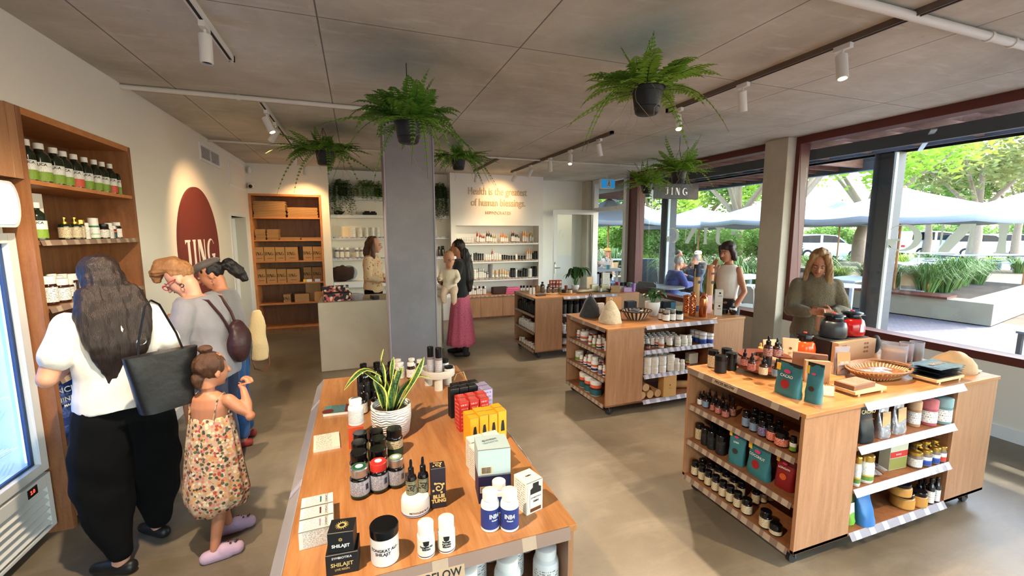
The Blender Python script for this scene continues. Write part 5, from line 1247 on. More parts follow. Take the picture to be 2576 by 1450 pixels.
# ------------------------------------------------------------------ product prototypes (unit width 1, unit height 1)
def band_mesh(nm,r,z0,z1,m,a0=-110,a1=110,seg=20,r1=None):
    """label band around the z axis, centred on the -y side, with UVs"""
    me=bpy.data.meshes.new(nm);vs=[];fs=[];r1=r1 or r
    for i in range(seg+1):
        a=R(a0+(a1-a0)*i/seg);vs+=[(math.sin(a)*r,-math.cos(a)*r,z0),(math.sin(a)*r1,-math.cos(a)*r1,z1)]
    for i in range(seg):fs.append((2*i,2*i+2,2*i+3,2*i+1))
    me.from_pydata(vs,[],fs);uv=me.uv_layers.new(name='UVMap')
    for p in me.polygons:
        for li in p.loop_indices:
            vi=me.loops[li].vertex_index;uv.data[li].uv=((vi//2)/seg,vi%2)
    me.materials.append(m);me.shade_smooth();return me
SHAPE={
 'pill':([(0,0),(.46,0),(.5,.02),(.5,.64),(.47,.71),(.36,.76),(.36,.8),(0,.8)],[(0,.79),(.40,.79),(.41,.80),(.41,.985),(.38,1),(0,1)],.5,.08,.60),
 'jar':([(0,0),(.46,0),(.5,.03),(.5,.70),(.44,.77),(.42,.79),(0,.79)],[(0,.78),(.48,.78),(.49,.79),(.49,.985),(.46,1),(0,1)],.5,.08,.68),
 'wide':([(0,0),(.46,0),(.5,.03),(.5,.66),(.46,.72),(.42,.74),(0,.74)],[(0,.73),(.44,.73),(.45,.75),(.45,.97),(.42,1),(0,1)],.5,.1,.62),
 'tub':([(0,0),(.46,0),(.5,.02),(.5,.76),(0,.76)],[(0,.76),(.515,.76),(.52,.78),(.52,.975),(.49,1),(0,1)],.5,.04,.72),
 'cream':([(0,0),(.42,0),(.48,.05),(.5,.5),(0,.5)],[(0,.50),(.5,.50),(.5,.72),(.47,.9),(.38,.99),(0,1)],.495,.12,.46),
 'dropper':([(0,0),(.46,0),(.5,.02),(.5,.46),(.44,.54),(.24,.60),(.22,.62),(0,.62)],[(0,.61),(.27,.61),(.27,.76),(.20,.78),(.13,.82),(.14,.93),(.10,1),(0,1)],.5,.05,.43),
 'tallb':([(0,0),(.47,0),(.5,.015),(.5,.62),(.45,.70),(.22,.80),(.2,.86),(0,.86)],[(0,.85),(.24,.85),(.25,.86),(.25,.99),(.22,1),(0,1)],.5,.06,.52),
 'serum':([(0,0),(.48,0),(.5,.01),(.5,.62),(.42,.64),(0,.64)],[(0,.63),(.44,.63),(.45,.65),(.45,.985),(.42,1),(0,1)],.5,.05,.55),
 'pump':([(0,0),(.46,0),(.5,.02),(.5,.60),(.42,.68),(.2,.72),(0,.72)],[(0,.71),(.22,.71),(.22,.80),(.07,.81),(.07,.92),(.16,.93),(.16,1),(0,1)],.5,.08,.55),
 'tin':([(0,0),(.49,0),(.5,.01),(.5,.68),(0,.68)],[(0,.68),(.51,.68),(.515,.69),(.515,.99),(.5,1),(0,1)],.502,.12,.58),
 'plain':([(0,0),(.48,0),(.5,.02),(.5,.86),(0,.86)],[(0,.86),(.5,.86),(.5,.98),(.46,1),(0,1)],.502,.1,.8),
 'bellj':([(0,0),(.42,0),(.5,.1),(.5,.55),(.42,.72),(.36,.76),(0,.76)],[(0,.75),(.40,.75),(.41,.77),(.41,.97),(.37,1),(0,1)],.5,.14,.52),
 'honey':([(0,0),(.44,0),(.5,.08),(.5,.66),(.44,.76),(.42,.8),(0,.8)],[(0,.79),(.46,.79),(.47,.8),(.47,.98),(.44,1),(0,1)],.5,.12,.62),
}
_P={}
def proto(kind,body,cap,label=None,small=False,extra=None,top=None):
    key=(kind,body.name,cap.name,label.name if label else '',small,extra,top.name if top else '')
    if key in _P:return _P[key]
    b_,c_,r_,z0,z1=SHAPE[kind];seg=14 if small else 28
    ms=[('body',MB().lathe(b_,seg).mesh('body',body,smooth=35)),('cap',MB().lathe(c_,seg).mesh('cap',cap,smooth=35))]
    if label:ms.append(('label',band_mesh('label',r_+.006,z0,z1,label,seg=12 if small else 24)))
    if top:ms.append(('cap_disc',MB().lathe([(0,1.001),(.34,1.001),(.34,1.012),(0,1.012)],20).mesh('cap_disc',top)))
    _P[key]=ms;return ms
SEQ={}
def put(kind,P,w_,h_,rz,ms,name,label,cat,group=None):
    t=thing(name,label,cat,P,rz,group);t.scale=(w_,w_,h_)
    for n_,me in ms:link(n_,me,t)
    return t
def face_cam(P):return math.atan2(P[1],P[0])-PI/2 # turns the -y face towards the camera
def base_pt(k,x,yb,Z,wpx=0):
    px,py=K(k,x,yb);A=at(px,py,Z=Z);w_=mpx(wpx/CRP[k][2],A)
    u_=Vector((A.x,A.y)).normalized();return Vector((A.x+u_.x*w_/2,A.y+u_.y*w_/2,Z)),w_
def item(k,kind,x,yb,yt,wpx,Z,mats,name,label,cat,group=None,turn=0,small=False,top=None):
    """x, base row, top row and width measured in a crop of the photograph; the size in metres follows from the surface height Z"""
    P,w_=base_pt(k,x,yb,Z,wpx);h_=hz(P,K(k,0,yt)[1])
    return put(kind,P,w_,h_,face_cam(P)+turn,proto(kind,*mats,small=small,top=top),name,label,cat,group)
def itop(k,kind,x,yt,wm,hm,Z,mats,name,label,cat,group=None,turn=0,small=False,top=None):
    """placed by the centre of its visible top, with real width and height"""
    px,py=K(k,x,yt);P=at(px,py,Z=Z+hm);P=Vector((P.x,P.y,Z))
    return put(kind,P,wm,hm,face_cam(P)+turn,proto(kind,*mats,small=small,top=top),name,label,cat,group)
def child_text(t,txt,size,m,z,r,ang=0,wrap=True,bold=0,sx=1):
    """lettering round a product; size etc. in metres, undoing the root scale"""
    s_=t.scale
    me=text_mesh(txt,size,.0001,bold=bold)
    for v in me.vertices:
        a=v.co.x*sx/r+ang;rr=r+.0007+v.co.z
        v.co=Vector((math.sin(a)*rr/s_[0],-math.cos(a)*rr/s_[1],(z+v.co.y)/s_[2]))
    me.materials.append(m);return link('label_lettering',me,t)
def carton(P,w_,d_,h_,rz,m,name,label,cat='box',group=None,front=None,topm=None,side=None):
    """box with its near-left bottom corner at P"""
    t=thing(name,label,cat,P,rz,group)
    o=MB().box(0,w_,0,d_,0,h_).build('carton',m,t,bevel=min(.0015,w_*.02))
    MB().box(.0,w_,-.0004,d_*.02,h_-.0008,h_+.0004).build('lid_seam',mat('seam_shadow',(120,112,100),.8),t)
    if front:MB().add([(w_*.06,-.0006,h_*.06),(w_*.94,-.0006,h_*.06),(w_*.94,-.0006,h_*.94),(w_*.06,-.0006,h_*.94)],[(0,1,2,3)]);panel(t,'front_print',[(w_*.05,-.0007,h_*.05),(w_*.95,-.0007,h_*.05),(w_*.95,-.0007,h_*.95),(w_*.05,-.0007,h_*.95)],front)
    if topm:panel(t,'top_print',[(w_*.06,d_*.06,h_+.0012),(w_*.94,d_*.06,h_+.0012),(w_*.94,d_*.94,h_+.0012),(w_*.06,d_*.94,h_+.0012)],topm)
    if side:panel(t,'side_print',[(-.0007,d_*.95,h_*.05),(-.0007,d_*.05,h_*.05),(-.0007,d_*.05,h_*.95),(-.0007,d_*.95,h_*.95)],side)
    return t
def panel(t,nm,vs,m):
    me=bpy.data.meshes.new(nm);me.from_pydata(vs,[],[(0,1,2,3)]);uv=me.uv_layers.new(name='UVMap')
    for i,c_ in enumerate(((0,0),(1,0),(1,1),(0,1))):uv.data[i].uv=c_
    me.materials.append(m);return link(nm,me,t)
def box_from(k,bl,br,ytl,d_,Z=.885):
    A=at(*K(k,*bl),Z=Z);B=at(*K(k,*br),Z=Z)
    return A,(B-A).length,hz(A,K(k,0,ytl)[1]),math.atan2(B.y-A.y,B.x-A.x)
def ftext(t,txt,size,m,x,y,z,d=(0,-1,0),up=(0,0,1),bold=0,off=.0016,align='CENTER',sc=1):
    me=text_mesh(txt,size,.0001,bold=bold,align=align)
    if sc!=1:
        for v in me.vertices:v.co.x*=sc
    me.materials.append(m);dd=Vector(d)*off;me.transform(facing(x+dd.x,y+dd.y,z+dd.z,d,up));return link('print_lettering',me,t)
def pouch(P,w_,d_,h_,rz,m,name,label,group=None,band=None,top=None,lean=0,cat='pouch'):
    """stand-up pouch: gusseted at the base, flat sealed top"""
    t=thing(name,label,cat,P,rz,group);rings=[]
    for j in range(9):
        f=j/8;dd=d_*(1-f)**.75*(.55+.9*math.sin(PI*min(1,f+.25)))+.002;ww=w_*(1-.05*math.sin(PI*f));ring=[]
        for i in range(20):
            a=2*PI*i/20;cx,sy=math.cos(a),math.sin(a)
            ring.append(Vector((math.copysign(abs(cx)**.5,cx)*ww/2,math.copysign(abs(sy)**.8,sy)*dd/2+lean*f*h_,f*h_)))
        rings.append(ring)
    b_=MB().loft(rings).mesh('bag',m,smooth=60)
    for v in b_.vertices:
        if.05<v.co.z/h_<.9:v.co+=Vector((0,mnoise.noise(v.co*28)*.006,0))
    link('bag',b_,t)
    if top:MB().box(-w_/2*.98,w_/2*.98,lean*h_-.002,lean*h_+.002,h_*.90,h_+.002).build('seal_strip',top,t)
    if band:panel(t,'front_label',[(-w_*.36,-d_*.50-.002,h_*.14),(w_*.36,-d_*.50-.002,h_*.14),(w_*.36,-d_*.28+lean*h_*.7-.004,h_*.74),(-w_*.36,-d_*.28+lean*h_*.7-.004,h_*.74)],band)
    return t
# product materials
PW_=mat('bottle_white',(232,230,224),.35,var=.02);PB_=mat('bottle_black',(14,14,16),.22,var=.05);AMB=mat('amber_glass',(52,24,12),.12,var=.15,coat=.6);DKG=mat('dark_glass',(18,14,14),.12,coat=.6)
SILV=mat('silver_lid',(190,190,188),.3,.9);GOLD=mat('gold_lid',(205,165,80),.3,.9)
LW=text_label('label_white',(232,228,218),(60,56,56));LW2=text_label('label_white_bold',(236,232,224),(20,20,24),5,.15,.85,.45)
LCR=text_label('label_cream',(214,196,160),(60,40,30),8);LGR=text_label('label_green_cream',(206,190,150),(30,60,40),8,band=(.0,.45,(24,60,40)))
LBK=text_label('label_black',(20,20,22),(170,160,130),8,.2,.8,.35);LPK=text_label('label_grey',(196,186,184),(80,66,66),14,dens=.6)
LNV=text_label('label_navy',(32,52,120),(220,224,236),12,.05,.4,.35);LBT=text_label('label_khaki',(132,128,96),(20,20,20),5)
LOR=bands('label_orange_navy',[(0,(30,40,80)),(.32,(225,222,214)),(.55,(228,84,44)),(.8,(232,230,224))])
LOR2=bands('label_orange_white',[(0,(232,230,224)),(.30,(40,40,60)),(.4,(235,110,50)),(.72,(232,230,224))])
LTL=bands('label_teal_orange',[(0,(40,90,96)),(.55,(30,40,44)),(.72,(232,96,56))])
LGN=bands('label_green',[(0,(120,160,50)),(.48,(150,186,70)),(.52,(236,234,226))]);LRD_=bands('label_red',[(0,(214,60,40)),(.48,(226,80,50)),(.52,(236,234,226))])
LBL=bands('label_blue',[(0,(40,70,150)),(.45,(60,100,180)),(.6,(236,236,236))]);LREDX=text_label('label_redtonic',(146,36,30),(240,220,200),6);LORX=text_label('label_orange',(196,72,30),(250,236,220),6);LPUR=text_label('label_purple',(72,60,96),(220,200,220),6);LBLU=text_label('label_ice',(130,150,170),(30,40,60),6)
LMIX=text_label('label_rust',(120,44,40),(236,220,200),8)
CW=mat('carton_white',(226,222,210),.7,var=.02);CBK=mat('carton_black',(20,20,22),.5);CNV=mat('carton_navy',(26,28,72),.5,var=.2,scale=20);CBL=mat('carton_ice',(176,194,192),.6,var=.05)
CRD=mat('carton_red',(196,44,34),.55);CYE=mat('carton_yellow',(240,168,30),.55);CLV=mat('carton_lavender',(160,150,184),.6);CORG=mat('carton_orange',(206,76,38),.55)
TW=text_label('print_white',(226,222,210),(70,66,60),12,.08,.92,.5);TWB=text_label('print_white_big',(228,224,214),(40,38,36),6,.25,.8,.4)
TRED=text_label('print_red',(196,44,34),(240,220,210),7,.1,.9,.45);TYEL=text_label('print_yellow',(240,168,30),(150,70,20),9,.1,.9,.3);TBK=text_label('print_black',(22,22,24),(190,180,160),8,.2,.8,.35)
INKB=mat('ink_black',(24,22,22),.6);INKW=mat('ink_white',(238,236,230),.6);INKG=mat('ink_gold',(206,178,110),.45);INKR=mat('ink_rust',(120,60,40),.6)
ZT=.885
# ------------------------------------------------------------------ front display unit: things on the top
def fin(s):return s+' on the front unit'
for i,(bl,br,ytl)in enumerate((((240,1165),(640,1062),965),)):
    A,w_,h_,rz=box_from('c',bl,br,ytl,.05)
for i in range(3):
    cs,sn=math.cos(R(3)),math.sin(R(3))
    t=carton((-.195-sn*i*.061,1.284+cs*i*.061,ZT),.094,.057,.055,R(3),CW,'supplement_carton',f'cream supplement carton at the left edge of the front unit, {("nearest","middle","furthest")[i]} of three',group='three cream cartons lying in a row',front=TW,topm=TW)
    ftext(t,'TONGKAT',.010,mat('ink_grey',(96,92,84),.7),.074,.028,.056,(0,0,1),(1,0,0))
    MB().box(.055,.060,.012,.045,.0555,.0567).build('colour_bar',(mat('bar_mauve',(150,130,150),.6),mat('bar_maroon',(90,30,36),.6),mat('bar_teal',(40,100,110),.6))[i],t)
t=carton((-.115,1.153,ZT),.082,.075,.060,R(-4),CBK,'resin_carton','large black SHILAJIT carton at the near left corner, under a smaller one',topm=None)
ftext(t,'SYMBIOTIKA',.009,INKW,.041,0,.050);ftext(t,'SHILAJIT',.0155,INKG,.041,0,.030,bold=.0002);ftext(t,'LIVE RESIN',.008,INKG,.041,0,.016)
t=carton((-.108,1.160,ZT+.0605),.066,.060,.058,R(-8),CBK,'resin_carton','small black SHILAJIT carton with a gold sun, stacked on the larger one')
ftext(t,'SHILAJIT',.0125,INKW,.033,0,.020,bold=.0003)
m_=MB()
for a in range(16):
    M=Matrix.Translation((.033,.03,.0588))@Matrix.Rotation(2*PI*a/16,4,'Z');m_.add([M@Vector(v)for v in((.007,-.002,0),(.019,0,0),(.007,.002,0))],[(0,1,2)])
m_.build('gold_sun',INKG,t)
m_=MB()
for a in range(12):
    M=Matrix.Translation((.033,-.0014,.038))@Matrix.Rotation(2*PI*a/12,4,'Y');m_.add([M@Vector(v)for v in((.002,0,-.001),(.006,0,0),(.002,0,.001))],[(0,1,2)])
m_.build('gold_mark',INKG,t)
t=item('c','tub',1225,1355,850,315,ZT,(mat('tub_white',(226,218,212),.5),PB_,text_label('label_tub',(222,214,208),(120,110,110),16,.1,.45,.3)),'powder_tub','white powder tub with a wide black lid near the front edge of the front unit','tub')
child_text(t,'TONGKAT ALI–',.0115,INKB,.050,.038,-.05,bold=.0004);child_text(t,'SHILAJIT',.0115,INKB,.039,.038,-.16,bold=.0004)
for j,(x,yb,yt,k,tx)in enumerate(((1690,1260,830,'c',('Tongkat Ali','Extract')),(335,1200,780,'d',('Fadogia','Agrestis','Extract')))):
    t=item(k,'serum',x,yb,yt,200,ZT,(PW_,CAPW,text_label('label_plain',(228,222,206),(70,66,60),18,.05,.3,.4,band=(0,.06,(70,30,50)))),'supplement_bottle',f'small white bottle with white cap reading {tx[0]} near the front edge','bottle')
    MB().prism([(-.009,.007),(.009,.007),(.007,-.005),(0,-.008),(-.007,-.005)],.0004,facing(0,-.0262,.048,(0,-1,0))).build('shield_mark',INKB,t)
    t.children[-1].scale=(1/t.scale[0],1/t.scale[1],1/t.scale[2])
    for q_,s_ in enumerate(tx):child_text(t,s_,.0078,INKB,.037-q_*.0072,.0255,0,bold=.0004)
t=item('c','cream',1570,800,510,330,ZT,(PW_,CAPW,text_label('label_meth',(232,226,220),(60,60,70),6,.2,.5,.2,band=(0,.14,(50,80,160)))),'cream_jar','round white METHYLENE BLUE jar carrying two dropper bottles','jar')
child_text(t,'METHYLENE BLUE',.0085,INKB,.018,.046,.30,bold=.0003)
ZM=ZT+t.scale[2]
def spiral(t,M,s_,m,nm='spiral_mark'):
    mb=MB();pts=[];
    for i in range(36):
        a=i/36*4.2*PI/1.5;r_=s_*(.12+.88*(i/36));pts.append((math.cos(a)*r_,math.sin(a)*r_))
    w_=s_*.13
    for i in range(35):
        a,b=Vector(pts[i]),Vector(pts[i+1]);n_v=Vector((-(b-a).y,(b-a).x)).normalized()*w_
        mb.prism([tuple(a-n_v),tuple(b-n_v),tuple(b+n_v),tuple(a+n_v)],.0003,M)
    for q_ in(.6,2.2,3.6,5.2):
        c_=Vector((math.cos(q_),math.sin(q_)))*s_*1.15;mb.prism([(c_.x-s_*.2,c_.y-s_*.2),(c_.x+s_*.2,c_.y-s_*.2),(c_.x+s_*.2,c_.y+s_*.2),(c_.x-s_*.2,c_.y+s_*.2)],.0003,M)
    return mb.build(nm,m,t)
for j,(k,x,yb,yt)in enumerate((('c',1522,545,125),('c',1655,515,95))):
    t=item(k,'dropper',x,yb,yt,124,ZM-.004,(DKG,PB_,LBT),'dropper_bottle',f'black dropper bottle with khaki swirl label on the white jar, {("left","right")[j]} one','bottle')
    o=spiral(t,facing(0,-.0185,.030,(0,-1,0)),.011,INKB);o.scale=(1/t.scale[0],1/t.scale[1],1/t.scale[2])
A,w_,h_,rz=box_from('d',(165,690),(330,660),235,.05)
t=carton(A,w_,.044,h_,rz,mat('carton_ink',(34,30,42),.45),'dropper_carton','tall dark BLUE TUNG carton with gold swirl beside the white jar')
hh_=h_;spiral(t,facing(w_*.5,-.001,hh_*.52,(0,-1,0)),.017,INKG);spiral(t,facing(w_*.5,.022,hh_+.001,(0,0,1),(0,1,0)),.014,INKG,'top_mark')
ftext(t,'BLUE',.017,INKG,w_*.5,0,hh_*.30,bold=.001);ftext(t,'TUNG',.017,INKG,w_*.5,0,hh_*.19,bold=.001)
for j,(x,yb,yt,w_)in enumerate(((930,745,360,190),(830,960,470,215),(1050,960,465,215))):
    t=item('d','pill',x,yb,yt,w_,ZT,(PW_,CAPW,text_label('label_royal',(34,54,124),(190,200,230),16,.1,.4,.2)),'supplement_bottle',('white bottle with white cap standing behind the two INB4 bottles','white bottle with navy INB4 label, left of the front pair','white bottle with navy INB4 label, right of the front pair')[j],'bottle',turn=(0,.35,-.1)[j])
    if j:child_text(t,'INB4',.0195,INKW,.052,.029,.12,bold=.0005,sx=.8);child_text(t,'Catalyst',.006,INKW,.039,.029,.15,bold=.0002)
A,w_,h_,rz=box_from('d',(1245,765),(1425,680),405,.07)
t=carton(A,w_,.072,h_,rz,CW,'supplement_carton','white NMN carton picturing a brown bottle at the right edge of the front unit',side=TW);hh_=h_
panel(t,'grey_panel',[(w_*.04,-.0008,.004),(w_*.96,-.0008,.004),(w_*.96,-.0008,hh_-.004),(w_*.04,-.0008,hh_-.004)],mat('panel_grey',(206,200,192),.6))
MB().prism([(-.016,.0),(.016,.0),(.022,.006),(.022,.0)][:3]+[(.022,.03),(.012,.036),(.012,.05),(-.012,.05),(-.012,.036),(-.022,.03),(-.022,.006)],.0003,facing(w_*.55,-.0011,hh_*.5,(0,-1,0))).build('bottle_picture',INKB,t)
MB().prism([(-.022,.0),(.022,.0),(.022,.012),(-.022,.012)],.0003,facing(w_*.55,-.0011,.006,(0,-1,0))).build('picture_base',mat('print_amber',(96,48,20),.5),t)
panel(t,'picture_label',[(w_*.2,-.0018,.022),(w_*.9,-.0018,.022),(w_*.9,-.0018,hh_*.62),(w_*.2,-.0018,hh_*.62)],mat('panel_pale',(214,208,200),.6))
ftext(t,'SYMBIOTIKA',.0075,INKB,w_*.55,0,hh_*.50,off=.0024);ftext(t,'NMN',.0095,INKB,w_*.55,0,hh_*.38,off=.0024,bold=.0004);ftext(t,'NMN',.0095,INKB,w_*.5,.036,hh_,(0,0,1),(0,1,0),bold=.0003)
# dark carton under the ice blue one
t=carton((.352,1.318,ZT),.112,.10,.098,R(-8),CNV,'sea_water_carton','navy blue carton with seahorse pattern under the pale blue carton')
def barcode(t,x0,z0,w_,h_,y=-.001,m=None,M=None):
    mb=MB();rn=random.Random(int(x0*1e4)+3);x=x0
    panel(t,'barcode_patch',[(x0-.003,y,z0-.003),(x0+w_+.003,y,z0-.003),(x0+w_+.003,y,z0+h_+.002),(x0-.003,y,z0+h_+.002)],mat('barcode_paper',(226,200,160),.7))
    mb=MB()
    while x<x0+w_:
        b_=rn.uniform(.0008,.0026);mb.box(x,min(x+b_,x0+w_),y-.0004,y-.0002,z0,z0+h_);x+=b_+rn.uniform(.0008,.002)
    mb.build('barcode_bars',INKB,t)
barcode(t,.008,.042,.030,.018)
t=carton((.352,1.322,ZT+.098),.112,.105,.092,R(-8),CBL,'sea_water_carton','pale ice-blue carton on top of the navy one at the right of the front unit')
barcode(t,.012,.008,.034,.022)
ftext(t,'quinton',.018,INKB,.048,.068,.092,(0,0,1),(-.25,1,0),bold=.0001);ftext(t,'isotonic',.018,mat('ink_greyblue',(110,130,140),.6),.050,.050,.092,(0,0,1),(-.25,1,0))
for j in range(4):
    c_,r_=j%2,j//2
    t=carton((.395+c_*.066+r_*.004-.02,1.455+r_*.064+c_*.01,ZT),.062,.058,.118,R(8),CW,'supplement_carton',f'white carton behind the pale blue one, {("front left","front right","back left","back right")[j]} of the block of four',front=TW,side=TW,topm=TWB,group='block of four white cartons')
for j in range(8):
    c_,r_=j%4,j//4
    t=carton((.418+c_*.044+r_*-.004,1.690+r_*.047+c_*.008,ZT),.040,.044,.135+.004*(c_%2),R(6),CYE,'flower_carton',f'yellow carton, {ordn(c_)} from the left in the {("front","back")[r_]} row of eight',group='yellow cartons',front=TYEL)
    if r_==0:MB().prism([(-.008,0),(.011,0),(.009,.03),(.006,.05),(-.003,.048),(-.006,.03)],.0004,facing(.02,-.001,.048,(0,-1,0))).build('black_figure_mark',INKB,t)
for j in range(6):
    c_,r_=j%3,j//3
    t=carton((.412+c_*.050+r_*.004,1.860+r_*.054+c_*.007,ZT),.046,.050,.142,R(7),CRD,'tea_carton',f'red carton, {ordn(c_)} from the left in the {("front","back")[r_]} row of six',group='red cartons',front=TRED,side=TRED,topm=TRED)
for j in range(6):
    c_,r_=j%3,j//3
    t=carton((.404+c_*.048+r_*.02,2.020+r_*.050+c_*.007,ZT),.044,.046,.148,R(7),CBK,'serum_carton',f'black carton, {ordn(c_)} from the left in the {("front","back")[r_]} row of six',group='black cartons',topm=TBK)
for j in range(2):
    carton((.553-j*.004,1.985+j*.062,ZT),.058,.054,.140,R(7),CLV,'serum_carton',f'lavender carton right of the black cartons, {("nearer","further")[j]} one',group='lavender cartons',topm=text_label('print_lav',(170,160,192),(90,80,110),6),front=text_label('print_lav',(170,160,192),(90,80,110),6))
# bottle cluster
TOPS={'green':mat('lid_green',(20,90,56),.4),'red':mat('lid_red',(200,48,40),.4),'sage':mat('lid_sage',(140,160,120),.5)}
LBK2=text_label('label_silver',(176,176,182),(30,30,40),11,.05,.6,.55,band=(0,.08,(20,70,40)))
for j,(x,yb,yt,w_,tc)in enumerate(((940,590,200,215,'green'),(1155,520,138,205,'red'),(1352,462,92,190,'sage'))):
    t=item('c','wide',x,yb,yt,w_,ZT,(DKG,SILV if tc!='red' else TOPS['red'],LBK2),'capsule_jar',f'dark glass capsule jar with a {("green and white","red","pale green")[j]} lid disc, front row of the cluster','jar',top=TOPS[tc])
    MB().lathe([(0,1.013),(.2,1.013),(.2,1.018),(0,1.018)],18).build('lid_mark',INKW,t)
    m_=MB();rn=random.Random(j)
    for q_ in range(9):
        a=.55+q_*.05;x0=math.sin(a)*.512;y0=-math.cos(a)*.512
        if rn.random()<.8:m_.bar((x0,y0,.30),(x0,y0,.50),.012,.012)
    m_.build('label_barcode',INKB,t)
for j,(x,yt,w_,h_)in enumerate(((835,1185,.066,.112),(1040,1148,.066,.112),(840,1082,.064,.112),(1040,1040,.066,.115),(850,985,.062,.112),(1020,962,.062,.112),(1205,938,.068,.118))):
    itop('a','wide',x,yt,w_,h_,ZT,(DKG,PB_,LGR if j>3 else LCR),'capsule_jar',('black-lidded jar directly behind the green-lidded jar','black-lidded jar directly behind the red-lidded jar','black-lidded jar at the left of the second cluster row','black-lidded jar in the middle of the cluster','black-lidded jar furthest left beside the orange carton','black-lidded jar against the white plant pot','cream and green labelled jar right of the cluster')[j],'jar',turn=(0,0,.3,.2,.3,.2,.1)[j])
t=carton((-.068,1.868,ZT),.062,.058,.092,R(2),CORG,'supplement_carton','orange carton carrying the white bottle beside the plant pot')
t=item('a','pill',815,925,635,155,ZT+.0915,(PW_,CAPW,text_label('label_facts',(228,224,216),(50,46,46),22,.05,.95,.6)),'supplement_bottle','white supplement bottle with fine print standing on the orange carton','bottle')
P_=(-.068,1.93)
for j,(x,yt,w_,h_)in enumerate(((885,270,.074,.20),(1025,255,.074,.20),(1175,250,.076,.205))):
    itop('a','tallb',x,yt,w_,h_,ZT,(DKG,PB_,LBK),'tonic_bottle',f'large black tonic bottle behind the plant, {("left","middle","right")[j]} of three','bottle')
for j,(x,yt,w_,h_)in enumerate(((870,520,.048,.135),(1010,505,.048,.135),(890,445,.046,.14))):
    itop('a','dropper',x,yt,w_,h_,ZT,(DKG,PB_,LW if j<2 else LBK),'dropper_bottle',f'tall black dropper bottle between the tonic bottles and the pot, {("left","right","rear")[j]} one','bottle')
for j,(x,yb,yt,w_,b_,l_)in enumerate(((1250,350,225,78,PW_,LW),(1275,430,258,92,PW_,LW),(1392,345,215,78,AMB,LW),(1385,430,258,90,AMB,LW2),(1480,390,228,82,AMB,LW))):
    item('a','pill',x,yb,yt,w_,ZT,(b_,CAPW,l_),'supplement_bottle',('white bottle at the back left, partly hidden by a neighbour','white bottle in front at the far end of the front unit','amber bottle rear middle at the far end of the front unit','amber bottle with bold label front middle at the far end','amber bottle nearest the stone dish at the far end')[j],'bottle')
# books and leaflets
t=thing('paperback_book','thin teal and maroon book lying flat at the left of the front unit','book',(-.195,2.262,ZT),R(-3))
MB().box(0,.115,0,.105,0,.012).build('pages',CW,t);panel(t,'cover',[(0,0,.0125),(.115,0,.0125),(.115,.105,.0125),(0,.105,.0125)],text_label('print_teal',(88,140,140),(60,30,30),16,.28,.85,.6))
MB().lathe([(0,.0127),(.028,.0127),(.028,.0132),(0,.0132)],20,Matrix.Translation((.02,.03,0))).build('cover_spot',mat('cover_maroon',(110,44,36),.6),t);MB().box(.1,.116,0,.105,.0126,.0132).build('spine',mat('cover_maroon',(110,44,36),.6),t)
t=thing('leaflet_stack','stack of cream printed leaflets at the left edge of the front unit','leaflet',(-.208,1.885,ZT),R(4))
MB().box(0,.105,0,.145,0,.010).build('sheets',CW,t);panel(t,'top_sheet',[(0,0,.0105),(.105,0,.0105),(.105,.145,.0105),(0,.145,.0105)],text_label('print_leaf',(232,226,206),(120,112,100),14,.1,.7,.5))
# snake plant in the textured white pot
t=thing('snake_plant','variegated snake plant in a textured white pot on the front unit','plant',(.114,1.935,ZT))
pm,pn_,pb=nodes('carved_pot',.55);v_=coords(pn_);wv=nd(pn_,'ShaderNodeTexWave');wv.inputs['Scale'].default_value=28;wv.inputs['Distortion'].default_value=6;wv.inputs['Detail'].default_value=1;wv.bands_direction='Z';pn_.links.new(v_,wv.inputs[0])
vz=nd(pn_,'ShaderNodeTexVoronoi');vz.feature='DISTANCE_TO_EDGE';vz.inputs['Scale'].default_value=26;pn_.links.new(v_,vz.inputs['Vector'])
hh2=mathn(pn_,'ADD',mathn(pn_,'MULTIPLY',wv.outputs[0],.6),mathn(pn_,'MULTIPLY',vz.outputs[0],1.4));pb.inputs['Base Color'].default_value=(*lin((228,222,214)),1);bumpn(pn_,pb,hh2,.9,.006)
MB().lathe([(0,.0),(.058,.0),(.078,.02),(.088,.09),(.087,.150),(.081,.150),(.080,.12),(0,.118)],40).build('pot',pm,t,smooth=50)
MB().lathe([(0,.119),(.0795,.122)],24,cap=False).build('soil',SOIL,t)
def leafm():
    m,n,b=nodes('snake_leaf',.4);tc=nd(n,'ShaderNodeTexCoord');s3=nd(n,'ShaderNodeSeparateXYZ');n.links.new(tc.outputs['UV'],s3.inputs[0])
    e=mathn(n,'ABSOLUTE',mathn(n,'SUBTRACT',s3.outputs[0],.5));f=mathn(n,'GREATER_THAN',e,.33)
    nz=noise(n,tc.outputs['UV'],8,3);cmb=nd(n,'ShaderNodeCombineXYZ');n.links.new(mathn(n,'MULTIPLY',s3.outputs[1],18),cmb.inputs[1]);n.links.new(s3.outputs[0],cmb.inputs[0]);st=noise(n,cmb.outputs[0],2,4,.6,1)
    g=mixc(n,ramp(n,st,[(.42,(0,0,0)),(.6,(1,1,1))]).outputs[0],(38,74,36),(96,134,72));n.links.new(mixc(n,f,g,(206,206,96)),b.inputs['Base Color']);return m
SL=leafm()
